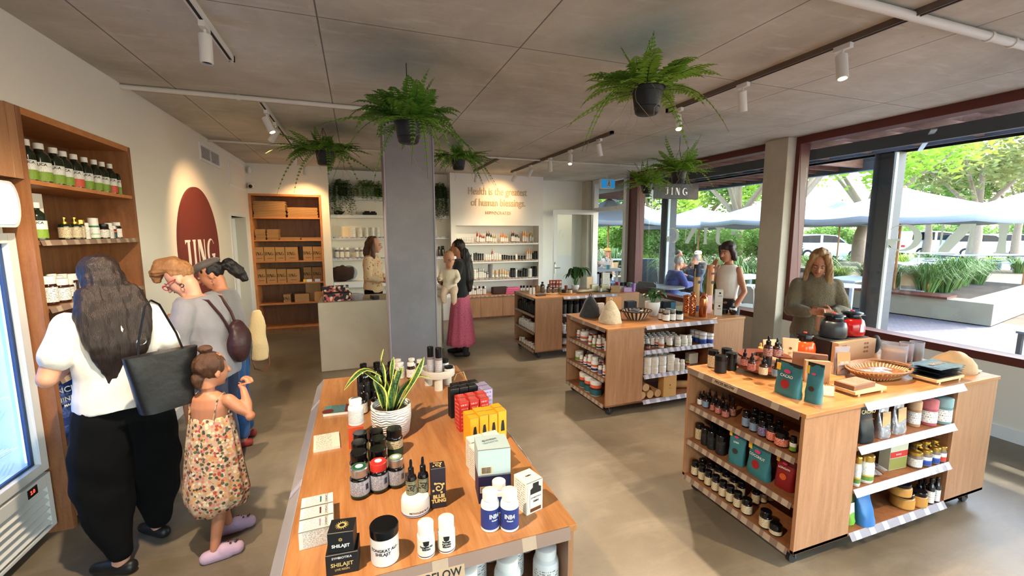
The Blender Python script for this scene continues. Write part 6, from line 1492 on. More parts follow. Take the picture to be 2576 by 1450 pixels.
def blade(parent,pts,w_,m,nm='leaf',fold=.25,up=Vector((0,0,1)),nseg=12):
    """one strap leaf through control points"""
    P_=[Vector(p)for p in pts];C_=[]
    for i in range(nseg+1):
        f=i/nseg*(len(P_)-1);k=min(int(f),len(P_)-2);u=f-k
        p0=P_[max(k-1,0)];p1=P_[k];p2=P_[k+1];p3=P_[min(k+2,len(P_)-1)]
        C_.append(.5*((2*p1)+(p2-p0)*u+(2*p0-5*p1+4*p2-p3)*u*u+(3*p1-p0-3*p2+p3)*u**3))
    vs=[];fs=[];uvs=[]
    for i,c_ in enumerate(C_):
        d=(C_[min(i+1,nseg)]-C_[max(i-1,0)]).normalized();s_=d.cross(up)
        if s_.length<.05:s_=d.cross(Vector((1,0,0)))
        s_.normalize();n_v=s_.cross(d);f=i/nseg;ww=w_*(min(1,.45+f*2.2)if f<.3 else 1)*(1-max(0,(f-.5)/.5)**2)*.5+.0006
        for q_,o_ in((-1,fold),(0,0),(1,fold)):vs.append(c_+s_*ww*q_+n_v*ww*abs(q_)*o_)
        uvs.append(f)
    for i in range(nseg):fs+=[(3*i,3*i+1,3*i+4,3*i+3),(3*i+1,3*i+2,3*i+5,3*i+4)]
    me=bpy.data.meshes.new(nm);me.from_pydata(vs,[],fs);uv=me.uv_layers.new(name='UVMap')
    for p in me.polygons:
        for li in p.loop_indices:
            vi=me.loops[li].vertex_index;uv.data[li].uv=((vi%3)/2,uvs[vi//3])
    me.materials.append(m);me.shade_smooth()
    if parent is None:return me
    o=link(nm,me,parent);sm=o.modifiers.new('t','SOLIDIFY');sm.thickness=.0022;return o
cz=.12
for pts,w_ in(([(-.01,.01,cz),(-.02,.02,.22),(-.03,.02,.33),(-.022,.02,.40)],.052),([(.0,-.01,cz),(.005,-.02,.22),(.012,-.02,.31),(.018,-.015,.37)],.036),([(-.02,-.02,cz),(-.03,-.02,.20),(-.06,-.03,.27),(-.11,-.02,.32)],.05),([(-.04,-.02,.29),(-.10,-.03,.325),(-.15,-.05,.30),(-.19,-.06,.26)],.042),([(.03,-.02,cz),(.07,-.03,.20),(.12,-.02,.28),(.155,.01,.35)],.042),([(.02,.02,cz),(.06,.05,.19),(.13,.08,.235),(.2,.09,.215)],.03),([(.01,.03,cz),(.03,.04,.22),(.05,.05,.28),(.045,.05,.30)],.05),([(-.03,.03,cz),(-.05,.05,.22),(-.05,.06,.28)],.04)):
    blade(t,pts,w_,SL,fold=.35)
# stone footed dish with serums
SD=concrete('travertine',(196,186,170),(212,202,186),(224,216,202),6,.6,.2)
t=thing('stone_dish','round travertine dish on three stout legs at the far end of the front unit','dish',(.425,2.50,ZT))
MB().lathe([(0,.072),(.098,.072),(.1,.076),(.1,.112),(.098,.114),(.088,.114),(.086,.084),(0,.082)],40).build('bowl',SD,t,smooth=40)
for a in(20,140,262):MB().tube([(math.cos(R(a))*.066,math.sin(R(a))*.066,0),(math.cos(R(a))*.066,math.sin(R(a))*.066,.073)],.024,20).build('leg',SD,t,smooth=60)
ZD=ZT+.0825
for j,(x,y,h_)in enumerate(((.383,2.50,.165),(.425,2.462,.165))):
    put('serum',(x,y,ZD),.042,h_,face_cam((x,y)),proto('serum',mat('frosted',(120,104,104),.4),PB_,LPK),'serum_bottle',f'tall grey serum bottle with black cap in the stone dish, {("left","right")[j]} one','bottle')
put('tub',(.482,2.455,ZD),.05,.05,0,proto('tub',mat('jar_grey',(180,176,160),.5),PB_,LW),'cream_jar','grey cream jar with black lid at the front of the stone dish','jar')
put('tub',(.468,2.515,ZD),.05,.075,0,proto('tub',mat('jar_pale',(200,194,180),.5),PB_,LW),'cream_jar','taller pale jar with black lid behind its shorter neighbour in the stone dish','jar')
tag(MB().tube([(.535,2.56,ZT+.002),(.56,2.60,ZT+.03),(.60,2.58,ZT+.045),(.618,2.55,ZT-.02),(.622,2.52,ZT-.09)],.0022,6).build('cord_loop',OAK),'thin pale cord hanging over the far right edge of the front unit','cord')
# jars in the open bay under the front top
k=0
for r_ in range(3):
    for c_ in range(6):
        x=-.13+c_*.135+(.05 if r_%2 else 0);y=1.19+r_*.10
        if x>.56:continue
        put('jar',(x,y,.626),.085,.15,0,proto('pill',PW_,CAPW,LW),'supplement_bottle',f'white bottle in the near shelf of the front unit, {ordn(c_)} across in row {("one","two","three")[r_]}','bottle','white bottles under the front unit top')
# ------------------------------------------------------------------ front right unit (cacao and teapots)
BLEN=mat('label_dark_tub',(24,26,26),.4)
for j,(x,yb,yt,w_,l_)in enumerate(((345,620,450,95,LCR),(415,672,500,105,BLEN),(470,600,435,92,BLEN),(513,645,475,95,BLEN))):
    item('g','tub',x,yb,yt,w_,ZT,(PB_,PB_,l_),'supplement_tub',('black tub with cream label at the left corner of the front right unit','black tub nearest the edge of the front right unit','black tub standing behind the others on the front right unit','black tub with small barcode, right of the four')[j],'tub')
# tiered red tray
P_,_w=base_pt('g',820,700,ZT);tc_=at(*K('g',815,655),Z=ZT)
t=thing('tiered_tray','red-brown curved wooden tiered tray holding dropper bottles','tray',(tc_.x,tc_.y,ZT),0)
TX,TY=t.location.x,t.location.y
RW=RSTAND
MB().lathe([(0,.0),(.03,.0),(.1,.01),(.165,.035),(.165,.052),(0,.052)],36).build('lower_tier',RW,t,smooth=30)
m_=MB()
pl_=[(math.cos(R(a))*.155,math.sin(R(a))*.155)for a in range(-50,201,10)]+[(math.cos(R(a))*.07,math.sin(R(a))*.07)for a in range(200,-51,-10)]
m_.prism(pl_,.012,Matrix.Translation((0,0,.105)));m_.build('upper_tier',RW,t,bevel=.002)
for a in(-10,60,130):MB().tube([(math.cos(R(a))*.12,math.sin(R(a))*.12,.05),(math.cos(R(a))*.12,math.sin(R(a))*.12,.106)],.008,8).build('post',RW,t)
for j,(x,yb,yt,w_,l_,z)in enumerate(((640,606,440,62,LREDX,.053),(705,652,478,68,LREDX,.053),(815,690,508,76,LCR,.053),(936,705,532,72,LBLU,.053),(858,520,320,78,LMIX,.118),(940,520,340,76,LMIX,.118),(857,600,420,68,BLEN,.053),(978,500,392,45,LMIX,.118))):
    item('g','dropper',x,yb,yt,w_,ZT+z,(AMB,PB_,l_),'tonic_dropper',('dropper with red label furthest left on the tiered tray','dropper with red label second from left on the tiered tray','dropper with tan label at the front of the tiered tray','dropper with ice blue label at the tray front, by the teal pouch','tall maroon-labelled dropper on the upper tier, left','maroon-labelled dropper on the upper tier, right','plain dark dropper in the middle of the tiered tray','small dropper at the back of the upper tier')[j],'bottle')
item('g','dropper',783,560,385,75,ZT,(mat('square_dark',(50,22,16),.4),mat('cap_orange',(226,160,70),.4)),'dropper_box','dark bottle with a pale orange cap behind the tiered tray','bottle')
def gpouch(k,bl,br,yt,dz,m,name,lab,Z=ZT,group=None,depth=.05,flip=0,**kw):
    A=at(*K(k,*bl),Z=Z);B=at(*K(k,*br),Z=Z);w_=(B-A).length;rz=math.atan2(B.y-A.y,B.x-A.x);mid=(A+B)/2;n_=Vector((-math.sin(rz),math.cos(rz),0))
    h_=hz(mid,K(k,0,yt)[1]);p=mid+n_*depth/2
    return pouch(p,w_,depth,h_,rz,m,name,lab,group,**kw),w_,h_
TEAL=mat('pouch_teal',(52,112,118),.38,var=.12,scale=14);TEALD=mat('pouch_teal_dark',(38,34,30),.4,var=.2)
def pouch_art(t,w_,h_,d_,title=None,dot=(150,30,34)):
    y=-d_*.46
    MB().lathe([(0,0),(w_*.17,0),(w_*.17,.001),(0,.001)],24,facing(-w_*.02,y-.004,h_*.36,(0,-1,.12))).build('picture',mat('pic_%d'%dot[0],dot,.5,var=.6,scale=120),t)
    MB().prism(arc(0,0,w_*.13,w_*.07,0,345,20),.001,facing(0,y*.62-.004,h_*.74,(0,-1,.15))).build('brand_oval',mat('brand_pink',(206,60,110),.5),t)
    if title:ftext(t,title,w_*.14,INKW,0,y*.86-.002,h_*.60,(0,-1,.15),(0,0,1),bold=.0003)
    MB().box(-w_*.46,-w_*.30,y*.55-.002,y*.55,h_*.72,h_*.93).build('yellow_tab',mat('tab_yellow',(232,180,60),.5),t)
t,w_,h_=gpouch('g',(905,832),(1138,922),575,0,TEAL,'cacao_pouch','teal stand-up pouch at the front corner of the right unit, beside the tiered tray',top=TEALD);pouch_art(t,w_,h_,.05,'CACAO')
t,w_,h_=gpouch('g',(1185,918),(1338,968),585,0,TEAL,'cacao_pouch','tall teal pouch standing at the very corner edge of the right unit',top=TEALD);pouch_art(t,w_,h_,.05,None,(60,40,30))
KP=mat('kraft_paper_pouch',(206,184,146),.8,var=.05)
for j,(bl,br,yt)in enumerate((((815,560),(960,560),358),((985,560),(1140,575),345))):
    t,w_,h_=gpouch('g',bl,br,yt,0,KP,'paper_pouch',('pale paper pouch behind the droppers','pale paper pouch with orange mark beside the orange teapot')[j],depth=.04)
    MB().lathe([(0,0),(w_*.09,0),(w_*.09,.001),(0,.001)],16,facing(0,-.0205,h_*.6,(0,-1,.1))).build('orange_mark',INKR,t);ftext(t,'CACAO',w_*.1,INKR,0,-.020,h_*.42,(0,-1,.1))
CBR=mat('carton_brown',(128,84,60),.6,var=.05);CBR2=mat('carton_sand',(176,136,98),.7,var=.06)
def stand_box(k,bl,br,yt,d_,m,name,lab,Z=ZT,**kw):
    A,w_,h_,rz=box_from(k,bl,br,yt,d_,Z);return carton(A,w_,d_,h_,rz,m,name,lab,**kw),w_,h_
t,w_,h_=stand_box('g',(1080,690),(1405,735),468,.035,CBR,'gift_box','brown upright gift box with a tree-ring mark behind the teal pouches')
m_=MB()
for q_ in range(5):
    r_=.008+q_*.008;c_=(w_*.55+q_*.002,h_*.62)
    pts=[(c_[0]+math.cos(a*.3)*r_*(1+.15*math.sin(a*1.7+q_)),-.001,c_[1]+math.sin(a*.3)*r_*(1+.15*math.cos(a*1.3)))for a in range(21)]
    m_.tube(pts,.0012,4)
m_.build('ring_mark',INKR,t)
stand_box('g',(1200,745),(1435,765),548,.03,CBR2,'gift_box','smaller sand-coloured upright box in front of the tree-ring box')
# teapots
def teapot(P,s_,body,lab,handle=True,hd=0,name='teapot'):
    t=thing(name,lab,'teapot',P,hd);t.scale=(s_,)*3
    MB().lathe([(0,0),(.82,0),(.95,.05),(1,.25),(.98,.75),(.86,1.05),(.66,1.18),(0,1.18)],36).build('body',body,t,smooth=40)
    MB().lathe([(.66,1.15),(.68,1.2),(.68,1.42),(.66,1.46),(0,1.46)],32).build('neck',PB_,t,smooth=40)
    MB().lathe([(0,1.46),(.74,1.46),(.80,1.50),(.78,1.56),(.5,1.62),(.2,1.64),(0,1.64)],32).build('lid',PB_,t,smooth=40)
    MB().lathe([(0,1.64),(.16,1.64),(.15,1.69),(0,1.70)],16).build('lid_button',mat('button_red',(200,60,50),.4),t)
    if handle:MB().box(-1.28,-1.02,-.13,.13,.35,1.45).box(-1.1,-.62,-.1,.1,1.28,1.45).build('handle',mat('handle_brown',(112,72,46),.6),t,bevel=.06)
    MB().prism([(.0,0),(.35,.10),(.35,.22),(0,.2)],.3,Matrix.Translation((.6,.15,1.18))@Matrix.Rotation(R(90),4,'X')).build('spout',PB_,t)
    return t
t=carton((3.13,2.045,ZT),.42,.18,.147,R(1),CBK,'teapot_box','large black box carrying the black and red teapots')
t2=carton((3.14,1.995,ZT),.41,.045,.143,R(1),CBR2,'card_sleeve_box','kraft display box with small print columns in front of the black box')
ftext(t2,'88 88',.022,INKR,.30,0,.118);ftext(t2,'88 88',.022,INKR,.30,0,.088);ftext(t2,'88 88',.022,INKR,.30,0,.058);ftext(t2,'88 88',.022,INKR,.06,0,.118)
ZB=ZT+.1475
teapot((3.28,2.135,ZB),.09,mat('enamel_charcoal',(40,44,48),.35),'black teapot with a brown handle on top of the black box',hd=-.55).scale=(.088,.088,.108)
t=teapot((3.475,2.135,ZB),.09,mat('enamel_red',(170,22,20),.18,coat=.5),'glossy red teapot with black lid on top of the black box',False,hd=-.8);t.scale=(.086,.086,.112)
MB().prism([(.0,0),(.3,0),(.3,.5),(0,.5)],.01,facing(.45,-.91,.35,(.45,-.9,0))).build('pale_print',INKW,t)
t=teapot((3.03,2.16,ZT),.075,mat('enamel_orange',(226,84,24),.2,coat=.5),'glossy orange teapot with black lid beside the paper pouch',False,hd=-.9);t.scale=(.073,.073,.118)
# clear zip pouch
t,w_,h_=gpouch('h',(5,688),(150,680),425,0,CLEAR,'clear_pouch','clear zip pouch of ceremonial cacao with a kraft label',depth=.045)
MB().loft([[Vector((math.cos(a)*w_*.42,math.sin(a)*.016,z))for a in[2*PI*i/14 for i in range(14)]]for z in(.004,h_*.3,h_*.6)]).build('cacao_filling',mat('cacao_brown',(70,40,26),.9,var=.4,scale=90),t)
panel(t,'kraft_label',[(-w_*.42,-.027,h_*.05),(w_*.42,-.027,h_*.05),(w_*.42,-.012,h_*.80),(-w_*.42,-.012,h_*.80)],KRAFT);ftext(t,'DROPS',w_*.17,INKW,0,-.021,h_*.45,(0,-1,.1));ftext(t,'CEREMONIAL',w_*.11,INKB,0,-.023,h_*.33,(0,-1,.1));ftext(t,'CACAO',w_*.13,INKB,0,-.025,h_*.22,(0,-1,.1),bold=.0003)
def board(P,w_,d_,rz,lab,h_=.018):
    t=thing('serving_board',lab,'board',P,rz)
    MB().box(0,w_,0,d_,.014,.014+h_).build('top_board',OAK,t,bevel=.002)
    for x in(w_*.12,w_*.85):MB().box(x,x+.018,.005,d_-.005,0,.014).build('foot',OAK,t)
    return t
board((2.575,1.525,ZT),.27,.13,R(0),'pale wooden footed board carrying a flat brown box')
carton((2.585,1.540,ZT+.0325),.20,.105,.026,R(3),CBR,'flat_gift_box','flat brown gift box with fine print lying on the pale board',topm=text_label('print_brown',(158,116,92),(80,40,30),8,.3,.8,.5))
t=thing('woven_basket','wide shallow woven cane basket on the front right unit','basket',(3.10,1.715,ZT))
CANE=wood('cane',(100,62,34),(140,94,54),(172,124,76),(30,30,60),.6)
bm_=MB();N_=48
rings=[[Vector((math.cos(2*PI*i/N_)*a*1.5,math.sin(2*PI*i/N_)*a*.82,z))for i in range(N_)]for a,z in((.06,.0),(.10,.008),(.14,.035),(.158,.062),(.165,.066),(.158,.068),(.135,.036),(.095,.014),(.05,.01))]
bm_.loft(rings).build('bowl',CANE,t,smooth=60)
m_=MB()
for i in range(N_):
    a=2*PI*i/N_;m_.bar((math.cos(a)*.104*1.5,math.sin(a)*.104*.82,.008),(math.cos(a)*.162*1.5,math.sin(a)*.162*.82,.064),.006,.004)
m_.build('woven_ribs',OAK,t);MB().tube([(math.cos(2*PI*i/N_)*.162*1.3,math.sin(2*PI*i/N_)*.162*.85,.066)for i in range(N_)],.006,6,close=True).build('rim',CANE,t)
BSK=t.location.copy()
SIL=mat('foil_silver',(200,200,204),.25,.7,var=.3,scale=30,bump=.6,bscale=25)
def sachet(P,w_,l_,rz,m,lab,grp,cat='sachet',name='foil_sachet',th=.012,tx=0,ty=0):
    t=thing(name,lab,cat,P,rz,grp);t.rotation_euler=(tx,ty,rz);mb=MB();n1,n2=8,10
    top=[];
    for sgn in(1,-1):
        vs=[]
        for i in range(n1+1):
            for j in range(n2+1):
                u,v=i/n1,j/n2;e=(math.sin(PI*u)*math.sin(PI*v))**.5
                vs.append(Vector(((u-.5)*w_,(v-.5)*l_,sgn*th/2*e+mnoise.noise(Vector((u*3+P[0]*9,v*4,P[1]*7)))*.002+th/2)))
        fs=[(i*(n2+1)+j,(i+1)*(n2+1)+j,(i+1)*(n2+1)+j+1,i*(n2+1)+j+1)for i in range(n1)for j in range(n2)]
        mb.add(vs,fs)
    o=mb.build('packet',m,t,smooth=50)
    MB().box(-w_*.5,w_*.5,l_*.47,l_*.5,th/2-.001,th/2+.001).build('crimp',m,t)
    return t
for j,(dx,dy,rz)in enumerate(((-.13,-.01,.5),(-.08,.02,1.2),(-.03,-.02,1.0),(.02,.01,1.35))):
    sachet((BSK.x+dx,BSK.y+dy,BSK.z+.03+.004*j),.06,.12,rz,SIL,f'silver foil sachet lying in the woven basket, {ordn(j)} from the left','silver sachets in the woven basket')
board((3.245,1.490,ZT),.29,.14,R(1),'pale wooden footed board carrying black foil packets')
BFOIL=mat('foil_black',(30,32,36),.3,.2,var=.3,scale=30,bump=.4,bscale=20)
for j in range(5):
    t=sachet((3.385+.008*(j%2),1.575-.003*j,ZT+.033+.014*j),.27,.16,R(1+3*(j%2)),BFOIL,f'black foil packet on the board, {("bottom","second from bottom","middle","second from top","top")[j]} of the stack of five','stack of black packets','packet','foil_packet')
    if j==4:ftext(t,'DUTCHIE',.034,mat('ink_tan',(190,140,90),.6),-.01,.0,.0125,(0,0,1),(0,-1,0),bold=.0006)
GJ=CLEAR
for j,(x,yb,yt,w_,m)in enumerate(((545,575,392,195,mat('mustard_fill',(206,150,44),.7,var=.3,scale=40)),(655,560,380,110,mat('chilli_fill',(196,80,44),.7,var=.3,scale=40)),(750,560,372,110,mat('sage_fill',(96,128,110),.7,var=.3,scale=40)))):
    P_,ww=base_pt('h',x,yb,ZT,w_);h_=hz(P_,K('h',0,yt)[1])
    t=thing('storage_jar',f'open glass storage jar with {("mustard yellow","orange red","sage green")[j]} contents at the back of the right unit','jar',P_)
    MB().lathe([(0,0),(ww/2,0),(ww/2,h_),(ww/2-.003,h_),(ww/2-.003,.004),(0,.004)],28).build('glass',GJ,t,smooth=40)
    MB().lathe([(0,.005),(ww/2-.005,.005),(ww/2-.006,h_*.62),(ww*.2,h_*.68),(0,h_*.66)],20).build('contents',m,t)
# tan cloth cap
p=Vector((3.70,1.60,0));t=thing('tan_cap','tan cloth cap with brim lying at the right end of the front right unit','cap',(p.x,p.y+.03,ZT),R(-20))
TAN=mat('tan_cloth',(186,148,104),.9,var=.15,scale=12,bump=.3,sheen=.3)
me=MB().ball((0,0,0),(.14,.10,.13),28,16).mesh('crown',TAN,smooth=180)
for v in me.vertices:v.co.z=max(v.co.z,0)*(1+.18*mnoise.noise(v.co*16));v.co.x*=1+.1*mnoise.noise(v.co*22)
link('crown',me,t);MB().prism([(.05,-.06),(.13,-.055),(.18,-.02),(.18,.03),(.12,.06),(.05,.06)],.005,Matrix.Translation((0,0,.002))).build('brim',OAK,t,bevel=.001)
t=thing('cloth_pouch','black cloth pouch leaning behind the kraft display box','bag',tuple(at(*K('h',410,490),Z=ZT)+Vector((0,.03,0))))
me=MB().ball((0,0,.07),(.045,.03,.07),18,12).mesh('pouch_body',BLACKM,smooth=180)
for v in me.vertices:v.co+=v.co.normalized()*mnoise.noise(v.co*20)*.01
link('pouch_body',me,t)
t=thing('display_easel','small black wire easel with a price card behind the corner pouch','easel',tuple(at(*K('g',1415,880),Z=ZT)),R(-40))
MB().tube([(-.03,0,.001),(0,.03,.07),(.03,0,.001)],.0018,6).tube([(-.03,-.012,.008),(-.03,0,.001)],.0018,6).build('wire_frame',BLACK,t);MB().box(-.03,.03,-.004,-.003,.004,.06).build('card',PAPER,t)
# shelves on the left end of the front right unit
def row(k,lst,Z,name,cat,place,group=None,small=True):
    for j,(kind,x,yb,yt,w_,mats,desc)in enumerate(lst):
        item(k,kind,x,yb,yt,w_,Z,mats,name,f'{desc} {place}, {ordn(j)} from left',cat,group,small=small)
dk=(AMB,PB_)
BTOP='on the top left shelf, right unit';BMID='on the middle left shelf, right unit';BLOW='on the bottom left shelf, right unit'
row('g',[('dropper',x,yb,yt,w_,(AMB,PB_,l_),d)for x,yb,yt,w_,l_,d in((225,968,835,50,LW,'dropper with pale label'),(278,993,845,62,LBLU,'dropper with blue label'),(345,1025,880,50,LREDX,'dropper with red label'),(396,1053,905,60,LREDX,'dropper with red label'),(462,1087,940,66,LREDX,'dropper with red label'),(527,1075,900,62,LMIX,'dropper with maroon label'))],.627,'tonic_dropper','bottle',BTOP)
row('g',[('dropper',x,yb,yt,48,(AMB,PB_,BLEN),'dark dropper')for x,yb,yt in((250,935,800),(312,960,815),(372,985,835),(432,1010,850),(490,1035,865))],.627,'tonic_dropper','bottle','second row, top left shelf, right unit')
row('g',[('wide',x,yb,yt,w_,(DKG,PB_,l_),d)for x,yb,yt,w_,l_,d in((655,1180,1020,76,LBLU,'dark bottle with ice label'),(725,1222,1075,76,LBLU,'dark bottle with ice label'),(808,1270,1105,88,LPUR,'dark bottle with purple label'),(893,1312,1150,90,LORX,'dark bottle with orange label'),(985,1367,1215,122,LORX,'wide jar with orange label'),(1092,1412,1260,60,LGN,'dark bottle with green label'))],.627,'supplement_bottle','bottle',BTOP)
row('g',[('wide',x,yb,yt,66,(DKG,PB_,BLEN),'black bottle')for x,yb,yt in((735,1140,1000),(800,1170,1025),(870,1205,1050),(960,1250,1110))],.627,'supplement_bottle','bottle','rear row, top left shelf, right unit')
row('i',[('tub',x,yb,yt,w_,(PB_,PB_,l_),d)for x,yb,yt,w_,l_,d in((212,212,60,72,LCR,'black tub with cream label'),(265,262,95,75,LBK,'black tub'),(325,302,125,80,LBK,'black tub'),(408,352,160,92,LBK,'black tub'))],.375,'supplement_tub','tub',BMID)
row('i',[('tub',x,yb,yt,70,(PB_,PB_,BLEN),'plain black tub')for x,yb,yt in((345,230,60),(420,270,90))],.375,'supplement_tub','tub','behind the front tubs, middle left shelf')
for j,(bl,br,yt,m,ti)in enumerate((((462,395),(612,462),100,TEAL,'CHIA'),((630,480),(822,605),240,TEAL,'COCONUT'),((885,610),(1062,700),345,mat('pouch_crimson',(130,26,32),.4,var=.1),'LONGAN'))):
    t,w_,h_=gpouch('i',bl,br,yt,0,m,'food_pouch',f'{("teal pouch with dark window","teal pouch with berry picture","crimson pouch with yellow tab")[j]} on the middle left shelf, right unit',Z=.375,depth=.05,top=TEALD if j<2 else m)
    pouch_art(t,w_,h_,.05,ti,((50,46,44),(150,30,34),(206,90,40))[j])
row('i',[('wide',x,yb,yt,w_,(DKG,PB_,LCR),'dark bottle with cream label')for x,yb,yt,w_ in((172,542,395,66),(236,586,440,66),(294,636,485,68),(360,686,530,72),(427,738,580,74),(492,786,625,74),(560,838,680,76),(642,900,740,92),(812,1028,850,106))],.12,'supplement_bottle','bottle',BLOW)
row('i',[('wide',x,yb,yt,68,(DKG,PB_,LCR),'dark bottle with cream label')for x,yb,yt in((240,500,380),(310,545,410),(385,590,440),(450,640,480),(520,690,530),(590,740,585),(722,805,640),(788,790,640),(850,775,650))],.12,'supplement_bottle','bottle','rear row, bottom left shelf, right unit')
item('i','cream',905,1092,965,108,.12,(DKG,PB_,LCR),'balm_jar','low black-lidded balm jar at the right of the bottom left shelf','jar')
# middle bay
t,w_,h_=gpouch('j',(190,470),(298,450),195,0,mat('pouch_black',(30,32,34),.35,var=.2),'cacao_pouch','black pouch with gold CACAO print in the top bay of the front right unit',Z=.627,depth=.05)
ftext(t,'CACAO',.030,INKG,0,-.012,h_*.86,(0,-1,.2),bold=.0005);ftext(t,'CEREMONIAL',.012,INKR,0,-.020,h_*.66,(0,-1,.2))
for j,(bl,br,yt)in enumerate((((335,432),(418,418),165),((452,402),(535,380),135))):
    t,w_,h_=gpouch('j',bl,br,yt,0,SIL,'foil_pouch',f'silver foil pouch with a tan label in the top bay, {("left","right")[j]} of two',Z=.627,depth=.05,band=KRAFT2)
for j,(x,yb,yt,w_,c_,lc)in enumerate(((578,338,142,80,(170,128,96),(200,160,120)),(681,328,132,108,(170,84,92),(200,110,112)),(787,320,118,110,(110,140,140),(140,170,170)))):
    item('j','tin',x,yb,yt,w_,.627,(mat(f'tube_{j}',c_,.7,var=.15),mat(f'tubelid_{j}',lc,.7,var=.1),LW2),'card_tube',f'{("tan","dusty pink","grey-blue")[j]} card tube with white label in the top bay','tube',turn=.15)
for j,(x,yb,yt,w_)in enumerate(((150,785,560,56),(215,760,540,106))):
    t=item('j','honey',x,yb,yt,w_,.375,(mat('milk_glass',(226,222,206),.3),GOLD,bands('label_meadow',[(0,(96,140,60)),(.3,(222,170,60)),(.4,(226,228,220))])),'coconut_jar',f'tall white jar with meadow label in the middle bay, {("left one cut by the panel","right one")[j]}','jar')
for j in range(4):
    p=at(*K('j',275+j*32,735-j*14),Z=.375);sachet((p.x,p.y+.07,.377+.012*(j%2)),.045,.16,R(-25+6*j),SIL,f'crinkled silver snack packet in the middle bay, {ordn(j)} from the left','snack packets','packet','snack_packet',th=.03)
t,w_,h_=stand_box('j',(400,668),(530,640),450,.06,mat('carton_sage',(196,190,160),.6,var=.1),'tea_carton','sage and white tea carton with red band in the middle bay',Z=.375)
MB().box(.002,w_-.002,-.001,0,h_*.42,h_*.62).build('red_band',CRD,t);MB().box(.002,w_-.002,-.001,0,.004,h_*.4).build('olive_band',mat('olive',(130,128,60),.6),t);ftext(t,'TEMPLE',.014,INKW,w_*.45,-.001,h_*.52)
row('j',[('honey',x,yb,yt,w_,(mat('grey_jam',(120,104,92),.3,var=.2),GOLD,l_),d)for x,yb,yt,w_,l_,d in((587,650,520,88,LW,'gold-lidded jar with grey label'),(662,636,505,78,LBL,'gold-lidded jar with violet label'),(732,620,488,66,LBL,'gold-lidded jar with blue label'),(783,605,480,60,LRD_,'gold-lidded jar with red label'))],.375,'spice_jar','jar','in the middle bay of the right unit')
row('j',[('honey',x,yb,yt,70,(mat('grey_jam',(120,104,92),.3),GOLD,LW),'gold-lidded jar')for x,yb,yt in((590,600,455),(655,590,440),(720,575,430),(775,565,425))],.375,'spice_jar','jar','rear row of the middle bay')
t,w_,h_=gpouch('j',(95,1075),(150,1060),860,0,mat('pouch_lime',(120,176,60),.4,var=.3,scale=12),'snack_bag','lime green snack bag at the left of the bottom bay',Z=.12,depth=.06,band=PAPER)
t,w_,h_=gpouch('j',(205,1090),(310,1070),815,0,mat('pouch_blue',(50,110,170),.3,var=.4,scale=12),'snack_bag','blue and silver snack bag in the bottom bay',Z=.12,depth=.07,lean=.12)
t,w_,h_=gpouch('j',(165,1060),(235,1040),830,0,mat('pouch_sea',(70,120,140),.3,var=.4,scale=12),'snack_bag','grey-blue snack bag behind the blue one in the bottom bay',Z=.12,depth=.05)
HON=mat('honey_amber',(170,120,56),.35,var=.15);HL=mat('honey_label',(196,140,62),.6)
row('j',[('wide',x,yb,yt,w_,(HON,PB_,HL),'amber oval jar with black lid')for x,yb,yt,w_ in((495,952,815,142),(612,940,812,108))],.12,'honey_jar','jar','in the bottom bay',small=False)
t=item('j','wide',530,1000,860,140,.12,(HON,PB_,HL),'honey_jar','amber jar stacked on top of the two others in the bottom bay','jar');t.location.z+=.088;t.location.x+=.01;t.location.y+=.05;t.scale[2]=.075
row('j',[('tallb',x,yb,yt,w_,(DKG,PB_,LW2),'slim dark bottle with white label')for x,yb,yt,w_ in((700,915,725,50),(746,902,715,46),(655,890,730,48),(620,880,735,46))],.12,'syrup_bottle','bottle','in the bottom bay')
# ------------------------------------------------------------------ middle unit
def wpt(g,lx,ly,z):return Vector((g.location.x,g.location.y,0))+Matrix.Rotation(g.rotation_euler[2],3,'Z')@Vector((lx,ly,z))
def felt_cone(k,x,yb,yt,w_,m,lab,Z=ZT):
    P_,ww=base_pt(k,x,yb,Z,w_);h_=hz(P_,K(k,0,yt)[1]);r_=ww/2
    t=thing('sauna_hat',lab,'felt hat',P_)
    me=MB().lathe([(r_*.97,0),(r_,.004),(r_*.95,h_*.15),(r_*.80,h_*.40),(r_*.55,h_*.66),(r_*.28,h_*.84),(r_*.10,h_*.90),(0,h_*.905)],36).mesh('felt_body',m,smooth=60)
    for v in me.vertices:v.co+=Vector((v.co.x,v.co.y,0))*mnoise.noise(v.co*12)*.12
    link('felt_body',me,t);rl=h_*.055
    MB().tube([(math.cos(2*PI*i/14)*rl,0,h_*.945+math.sin(2*PI*i/14)*rl)for i in range(14)],rl*.35,8,close=True).build('hanging_loop',m,t,smooth=60)
FD=mat('felt_dark',(52,54,54),.95,var=.4,scale=30,bump=.5,bscale=60,sheen=.3);FL=mat('felt_light',(196,178,148),.95,var=.3,scale=30,bump=.6,bscale=50,sheen=.3)
felt_cone('e',705,592,378,186,FD,'charcoal felt cone hat with loop at the left of the middle unit')
felt_cone('e',880,647,415,206,FL,'cream felt cone hat with loop beside the charcoal one')
t,w_,h_=stand_box('e',(842,600),(975,592),408,.02,mat('board_wood',(176,120,66),.5,var=.1),'wooden_board','round-cornered wooden board standing behind the cream felt hat',cat='board')
t,w_,h_=stand_box('e',(775,560),(828,556),462,.04,CW,'soap_carton','small white striped carton between the two felt hats')
